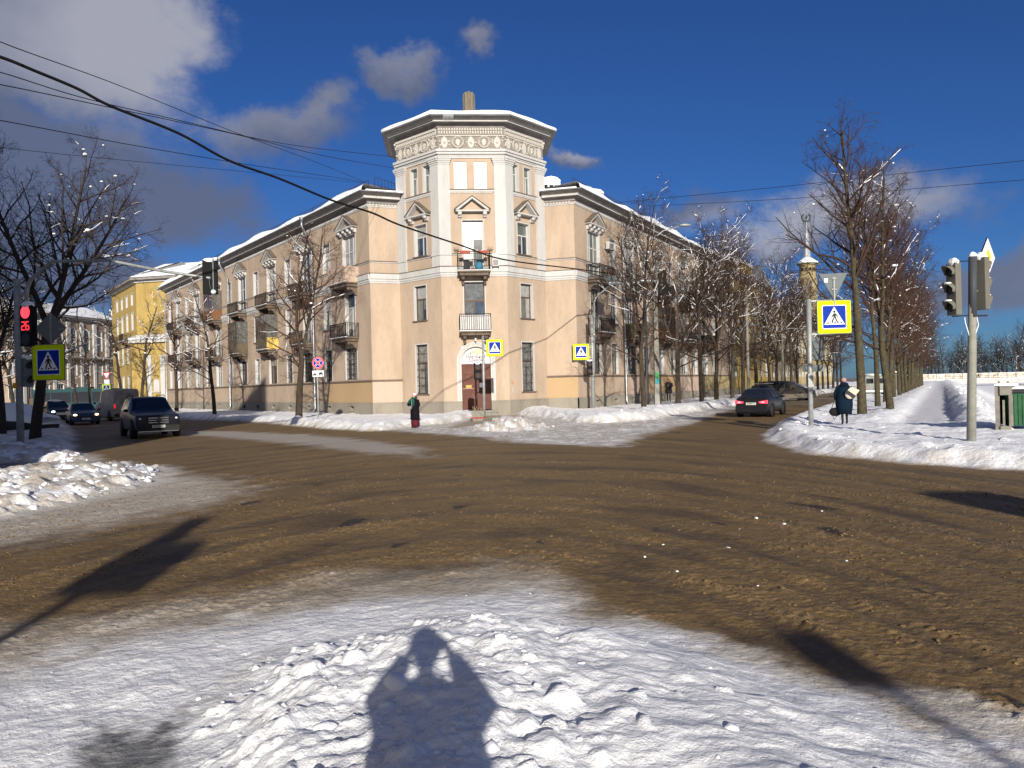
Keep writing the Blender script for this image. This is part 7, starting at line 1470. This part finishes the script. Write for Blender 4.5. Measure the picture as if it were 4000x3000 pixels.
# ------------------------------------------------------------------ people
M_skin = mat('skin', (.48, .27, .19), .6)
def skin_body(parent, joints, edges, m_, name='body', sub=1):
    """one continuous surface grown over a joint graph"""
    names = list(joints); me = bpy.data.meshes.new(name); me.from_pydata([joints[k][0] for k in names], [(names.index(a), names.index(b)) for a, b in edges], [])
    o = bpy.data.objects.new(name, me); C.objects.link(o); o.parent = parent
    md = o.modifiers.new('skin', 'SKIN'); md.use_smooth_shade = True
    for i, k in enumerate(names):
        r = joints[k][1]; r = r if isinstance(r, tuple) else (r, r); me.skin_vertices[0].data[i].radius = r; me.skin_vertices[0].data[i].use_root = (i == 0)
    s = o.modifiers.new('sub', 'SUBSURF'); s.levels = sub; s.render_levels = sub; me.materials.append(m_); return o
def hand_chain(j, e, wrist, pre, d, up, s=1.0):
    """palm and five bent fingers as chains of the same graph; d = hand direction, up = back of the hand"""
    d = Vector(d).normalized(); up = Vector(up); up = (up - d * up.dot(d)).normalized(); sd = d.cross(up); w = Vector(j[wrist][0]); k = .001
    j[pre + 'palm'] = (tuple(w + d * .05 * s), (.030 * s, .016 * s)); j[pre + 'kn'] = (tuple(w + d * .09 * s), (.032 * s, .014 * s)); e += [(wrist, pre + 'palm'), (pre + 'palm', pre + 'kn')]
    for i, (o_, l) in enumerate(((-.030, .062), (-.011, .075), (.010, .070), (.030, .055))):
        a = w + d * .10 * s + sd * o_ * s; b = a + (d * .9 - up * .45) * l * .5 * s; c = b + (d * .4 - up * .9) * l * .5 * s
        j[f'{pre}f{i}a'] = (tuple(a), .009 * s); j[f'{pre}f{i}b'] = (tuple(b), .0085 * s); j[f'{pre}f{i}c'] = (tuple(c), .008 * s); e += [(pre + 'kn', f'{pre}f{i}a'), (f'{pre}f{i}a', f'{pre}f{i}b'), (f'{pre}f{i}b', f'{pre}f{i}c')]
    a = w + d * .045 * s + sd * .035 * s; b = a + (d * .7 + sd * .5 - up * .3) * .04 * s; j[pre + 't0'] = (tuple(a), .011 * s); j[pre + 't1'] = (tuple(b), .009 * s); e += [(pre + 'palm', pre + 't0'), (pre + 't0', pre + 't1')]
def head_mesh(parent, c, f, hair=None, hairlen=.0, tilt=0.0):
    """c = head centre, f = facing angle (z rotation; 0 looks along -y)"""
    T = Matrix.Translation(c) @ Matrix.Rotation(f, 4, 'Z') @ Matrix.Rotation(tilt, 4, 'X'); mb = MB()
    mb.ball((0, 0, 0), .074, .092, .112, M_skin, T, 16, 12); mb.ball((0, -.028, -.065), .052, .062, .052, M_skin, T, 12, 8)
    mb.prism([(0, .018), (-.016, -.028), (.016, -.028)], -.112, -.07, T, M_skin); 
    for sg in (1, -1): mb.ball((sg * .075, 0, -.01), .012, .02, .03, M_skin, T, 8, 6)
    hd = mb.build('head', parent=parent); e = MB()
    for sg in (1, -1): e.ball((sg * .03, -.084, .005), .013, .008, .008, M_sb, T, 8, 5)
    e.box(-.024, .024, -.092, -.084, -.058, -.050, T, M_red); e.build('face_features', parent=hd); return T
def tubewear(name, parent, rings, m_, n=18):
    """garment: rings of (cx, cy, z, rx, ry)"""
    mb = MB(); vs = [(cx + rx * math.cos(6.2832 * k / n) * (1 + .03 * math.sin(k * 2.7 + i)), cy + ry * math.sin(6.2832 * k / n), z) for i, (cx, cy, z, rx, ry) in enumerate(rings) for k in range(n)]
    fs = [(i * n + k, i * n + (k + 1) % n, (i + 1) * n + (k + 1) % n, (i + 1) * n + k) for i in range(len(rings) - 1) for k in range(n)] + [tuple(range(n - 1, -1, -1)), tuple((len(rings) - 1) * n + k for k in range(n))]
    mb.add(vs, fs, m_, None, True); o = mb.build(name, parent=parent); return o
def sleeves(parent, pts, r, m_, name='sleeve'): mb = MB(); mb.tube(pts, r, 10, m_); return mb.build(name, parent=parent)
def base_joints(H=1.66, stance=.09, stride=0.0, la=None, ra=None):
    k = H / 1.7
    j = {'pelvis': ((0, 0, .92 * k), (.13, .10)), 'waist': ((0, 0, 1.08 * k), (.12, .09)), 'chest': ((0, 0, 1.26 * k), (.15, .10)), 'neckb': ((0, 0, 1.42 * k), (.07, .06)), 'neck': ((0, -.01, 1.50 * k), (.05, .05)), 'skull': ((0, -.01, 1.58 * k), (.06, .07)),
         'hipL': ((-.09, 0, .88 * k), .09), 'kneeL': ((-stance, -stride * .5, .48 * k), .055), 'ankL': ((-stance, -stride * .4 + .02, .09 * k), .04), 'toeL': ((-stance, -stride * .4 - .14, .035), .035),
         'hipR': ((.09, 0, .88 * k), .09), 'kneeR': ((stance, stride * .3, .48 * k), .055), 'ankR': ((stance, stride * .6 + .02, .09 * k), .04), 'toeR': ((stance, stride * .6 - .14, .035), .035)}
    e = [('pelvis', 'waist'), ('waist', 'chest'), ('chest', 'neckb'), ('neckb', 'neck'), ('neck', 'skull'), ('pelvis', 'hipL'), ('hipL', 'kneeL'), ('kneeL', 'ankL'), ('ankL', 'toeL'), ('pelvis', 'hipR'), ('hipR', 'kneeR'), ('kneeR', 'ankR'), ('ankR', 'toeR')]
    for s, arm in (('L', la), ('R', ra)):
        x = -1 if s == 'L' else 1; sh = (x * .17, 0, 1.38 * k); el, wr_ = arm or ((x * .23, .02, 1.10 * k), (x * .22, -.05, .86 * k))
        j['sh' + s] = (sh, .06); j['el' + s] = (el, .042); j['wr' + s] = (wr_, .026); e += [('chest', 'sh' + s), ('sh' + s, 'el' + s), ('el' + s, 'wr' + s)]; d = Vector(wr_) - Vector(el); hand_chain(j, e, 'wr' + s, 'h' + s, d, (x, 0, .2), k)
    return j, e, k
# woman with white hat and green scarf
p = at(1622, 1666, 37.0); g0 = gz(p.x, p.y); M_coat = mat('coat_black', (.010, .008, .012), .9, spec=.08, var=.3); M_green = mat('scarf_green', (.008, .085, .065), .85, var=.3, vscale=20); M_maroon = mat('skirt_maroon', (.10, .012, .022), .85, var=.3, vscale=8, streak=(8, 8, .6))
w = empty('person', (p.x, p.y, g0), R(-38), label='woman in black coat, maroon skirt, green scarf and white hat looking at her phone', cat='person')
j, e, k = base_joints(1.66, .08, la=((-.24, -.08, 1.12), (-.13, -.30, 1.14)), ra=((.24, .04, 1.10), (.20, -.06, .88))); skin_body(w, j, e, M_coat)
T = head_mesh(w, (0, -.02, 1.55), 0.1, tilt=R(-10))
tubewear('coat', w, [(0, .0, .40, .24, .19), (0, 0, .55, .25, .20), (0, 0, .85, .24, .18), (0, 0, 1.05, .20, .15), (0, 0, 1.25, .22, .15), (0, 0, 1.36, .20, .13), (0, 0, 1.42, .09, .08)], M_coat)
tubewear('skirt', w, [(0, 0, .06, .20, .17), (0, 0, .25, .195, .165), (0, 0, .5, .19, .16)], M_maroon)
sleeves(w, [(-.19, 0, 1.36), (-.245, -.08, 1.12), (-.15, -.27, 1.14)], [.075, .068, .05], M_coat); sleeves(w, [(.19, 0, 1.36), (.245, .04, 1.10), (.215, -.04, .92)], [.075, .068, .055], M_coat)
mb = MB(); mb.ball((0, .02, .045), .088, .108, .092, mat('hat_white', (.75, .74, .76), .9), T, 14, 10); mb.build('hat', parent=w)
mb = MB(); mb.tube([(-.07, -.06, 1.45), (0, -.10, 1.43), (.08, -.05, 1.45), (.07, .06, 1.47), (-.05, .07, 1.47), (-.09, -.02, 1.45)], .055, 8, M_green); mb.tube([(.05, -.11, 1.42), (.08, -.17, 1.25), (.09, -.19, 1.05)], [.06, .065, .05], 8, M_green); mb.tube([(-.06, -.11, 1.42), (-.18, -.18, 1.28), (-.20, -.22, 1.05)], [.055, .06, .05], 8, M_green); mb.build('scarf', parent=w)
mb = MB(); mb.tube([(.07, -.02, 1.56), (.10, .0, 1.47), (.09, -.03, 1.40)], [.03, .035, .02], 6, mat('hair_auburn', (.10, .03, .02), .8)); mb.tube([(-.07, -.03, 1.56), (-.09, -.03, 1.46)], [.025, .03], 6, MATS['hair_auburn']); mb.build('hair', parent=w)
mb = MB(); mb.tube([(-.02, -.17, 1.4), (.0, -.21, 1.2), (.02, -.21, 1.0), (-.02, -.22, .92), (-.05, -.22, 1.0)], .006, 4, M_sw); mb.build('earphone_cable', parent=w)
ph = MB(); ph.box(-.035, .035, -.004, .004, -.07, .07, Matrix.Translation((0, 0, 0)) @ Matrix.Rotation(R(-35), 4, 'X'), M_sb); o = ph.build('phone'); Mw = Matrix.Translation((p.x, p.y, g0)) @ Matrix.Rotation(R(-38), 4, 'Z'); o.location = Mw @ Vector((-.10, -.36, 1.18)); o.rotation_euler = (0, 0, R(-38)); tag(o, 'small dark phone in the hand of the woman with the green scarf', 'phone')
# waiting person by the right wing
p = at(2613, 1568, 59); g0 = at(2613, 1568, 59).z; w = empty('person', (p.x, p.y, g0), R(12), label='person in dark quilted coat and pinkish hat standing by the wall of the right wing', cat='person')
j, e, k = base_joints(1.7, .10, la=((-.25, -.06, 1.16), (-.05, -.22, 1.12)), ra=((.25, -.06, 1.16), (.06, -.22, 1.10))); skin_body(w, j, e, M_coat); T = head_mesh(w, (0, -.02, 1.58), 0, tilt=R(-6))
M_q = mat('quilted_dark', (.03, .024, .024), .5, var=.5, vscale=12, streak=(.3, .3, 6), bump=.5, bscale=14)
tubewear('coat', w, [(0, 0, .62, .25, .19), (0, 0, .8, .27, .20), (0, 0, 1.0, .25, .18), (0, 0, 1.25, .26, .17), (0, 0, 1.38, .23, .15), (0, 0, 1.46, .12, .10)], M_q); sleeves(w, [(-.20, 0, 1.38), (-.27, -.06, 1.16), (-.08, -.21, 1.12)], [.09, .085, .06], M_q); sleeves(w, [(.20, 0, 1.38), (.27, -.06, 1.16), (.08, -.21, 1.10)], [.09, .085, .06], M_q)
mb = MB(); mb.ball((0, .01, .055), .092, .105, .085, mat('hat_rose', (.25, .12, .12), .9), T, 14, 10); mb.ball((0, .02, .15), .035, .035, .035, MATS['hat_rose'], T, 8, 6); mb.build('hat', parent=w); mb = MB(); mb.tube([(-.1, -.06, 1.45), (0, -.11, 1.42), (.1, -.06, 1.45), (.09, .09, 1.48), (-.09, .09, 1.48), (-.1, -.06, 1.45)], .06, 8, mat('fur_purple', (.05, .03, .05), .9)); mb.build('collar', parent=w)
bg = MB(); bg.ball((0, 0, 0), .14, .07, .11, M_sb, None, 10, 8); bg.tube([(-.1, 0, .08), (-.05, 0, .25), (.05, 0, .25), (.1, 0, .08)], .01, 5, M_sb); o = bg.build('handbag', loc=(p.x + .05, p.y - .24, g0 + .93)); tag(o, 'black handbag held in front of the dark quilted coat', 'bag')
# woman walking on the right with rucksack and bag, seen from behind
p = at(3300, 1663, 27.8); g0 = gz(p.x, p.y); hz = R(165); w = empty('person', (p.x, p.y, g0 - .02), hz, label='woman in a dark blue hooded coat and pink knitted hat walking away through the snow', cat='person')
M_navy = mat('coat_navy', (.005, .014, .028), .85, spec=.1, var=.25, vscale=6, bump=.3, bscale=10)
j, e, k = base_joints(1.66, .09, .25, la=((-.24, .03, 1.10), (-.24, -.03, .84)), ra=((.25, -.02, 1.12), (.27, -.04, .84))); skin_body(w, j, e, mat('trousers_black', (.015, .015, .018), .8)); T = head_mesh(w, (0, -.03, 1.56), 0, tilt=R(-5))
tubewear('coat', w, [(0, 0, .38, .25, .20), (0, .01, .7, .29, .24), (0, .01, .95, .28, .23), (0, .01, 1.15, .27, .21), (0, 0, 1.32, .25, .18), (0, 0, 1.42, .17, .14), (0, .02, 1.48, .11, .12)], M_navy)
sleeves(w, [(-.19, 0, 1.36), (-.26, .03, 1.10), (-.245, -.02, .90)], [.085, .075, .06], M_navy); sleeves(w, [(.19, 0, 1.36), (.28, -.02, 1.12), (.275, -.035, .90)], [.085, .075, .06], M_navy)
mb = MB(); mb.ball((0, .10, 1.45), .15, .12, .09, M_navy, None, 14, 8); mb.build('hood', parent=w); mb = MB(); rg = random.Random(4); mb.ball((0, .015, .045), .098, .115, .10, mat('hat_pink', (.42, .25, .24), .95, bump=1, bscale=60), T, 16, 12, rg, .04); mb.build('hat', parent=w)
Mw = Matrix.Translation((p.x, p.y, g0 - .02)) @ Matrix.Rotation(hz, 4, 'Z')
def held(name, mbf, loc, rz, label, cat):
    o = mbf.build(name); o.location = Mw @ Vector(loc); o.rotation_euler = rz; return tag(o, label, cat)
M_cream = mat('bag_cream', (.60, .54, .44), .8, var=.15)
b_ = MB(); b_.ball((0, 0, -.02), .17, .09, .16, M_cream, None, 14, 8); b_.prism([(-.17, .0), (.17, .0), (.14, .22), (-.16, .30)], -.06, .06, None, M_cream); b_.box(-.18, .18, .06, .105, -.06, .06, None, M_sb); held('rucksack', b_, (-.16, .30, 1.10), (0, R(-38), hz), 'cream and black rucksack slung on the back of the woman in the dark blue coat', 'rucksack')
b_ = MB(); b_.ball((0, 0, 0), .24, .11, .16, M_black, None, 16, 8); b_.tube([(-.14, 0, .12), (-.06, 0, .33), (.06, 0, .33), (.14, 0, .12)], .012, 5, M_black); b_.tube([(.1, -.05, -.1), (0, -.08, -.28), (-.1, -.05, -.12)], .010, 5, M_black); held('handbag', b_, (.30, -.06, .46), (0, 0, hz + R(20)), 'black holdall hanging from the left hand of the woman in the dark blue coat', 'bag')
# far walker on the bridge
p = at(3822, 1479, 246); w = empty('person', (p.x, p.y, p.z), R(90), label='tiny dark figure walking to the left across the bridge', cat='person'); j, e, k = base_joints(1.75, .09, .5); skin_body(w, j, e, M_coat); head_mesh(w, (0, -.02, 1.63), 0); tubewear('coat', w, [(0, 0, .7, .22, .18), (0, 0, 1.1, .24, .17), (0, 0, 1.45, .20, .14), (0, 0, 1.52, .08, .08)], M_coat)
# the photographer: stands behind the lens, phone held up in both hands
w = empty('person', (.02, -.38, .25), R(180), label='photographer in a bulky coat holding up a phone, seen only by the shadow', cat='person')
j, e, k = base_joints(1.78, .12, 0, la=((-.25, -.06, 1.44), (-.12, -.20, 1.62)), ra=((.25, -.06, 1.44), (.12, -.20, 1.62))); skin_body(w, j, e, M_coat); T = head_mesh(w, (0, -.03, 1.70), 0)
tubewear('coat', w, [(0, 0, .62, .19, .18), (0, 0, .8, .20, .2), (0, 0, 1.05, .24, .22), (0, 0, 1.25, .27, .22), (0, 0, 1.42, .24, .17), (0, 0, 1.54, .13, .12)], M_navy)
for sg in (-1, 1): sleeves(w, [(sg * .16, 0, 1.38), (sg * .255, -.07, 1.42), (sg * .14, -.19, 1.60)], [.10, .09, .05], M_navy); sleeves(w, [(sg * .11, 0, .75), (sg * .13, 0, .4), (sg * .13, 0, .05)], [.13, .11, .09], M_coat, 'trouser_leg')
mb = MB(); mb.ball((0, .02, .03), .10, .12, .12, M_coat, T, 14, 10); mb.build('hat', parent=w)
ph = MB(); ph.box(-.08, .08, -.075, -.067, -.038, .038, None, M_sb); o = ph.build('phone', loc=(0, 0, 1.9)); tag(o, 'phone held up by the photographer', 'phone')
print('objects', len(bpy.data.objects))
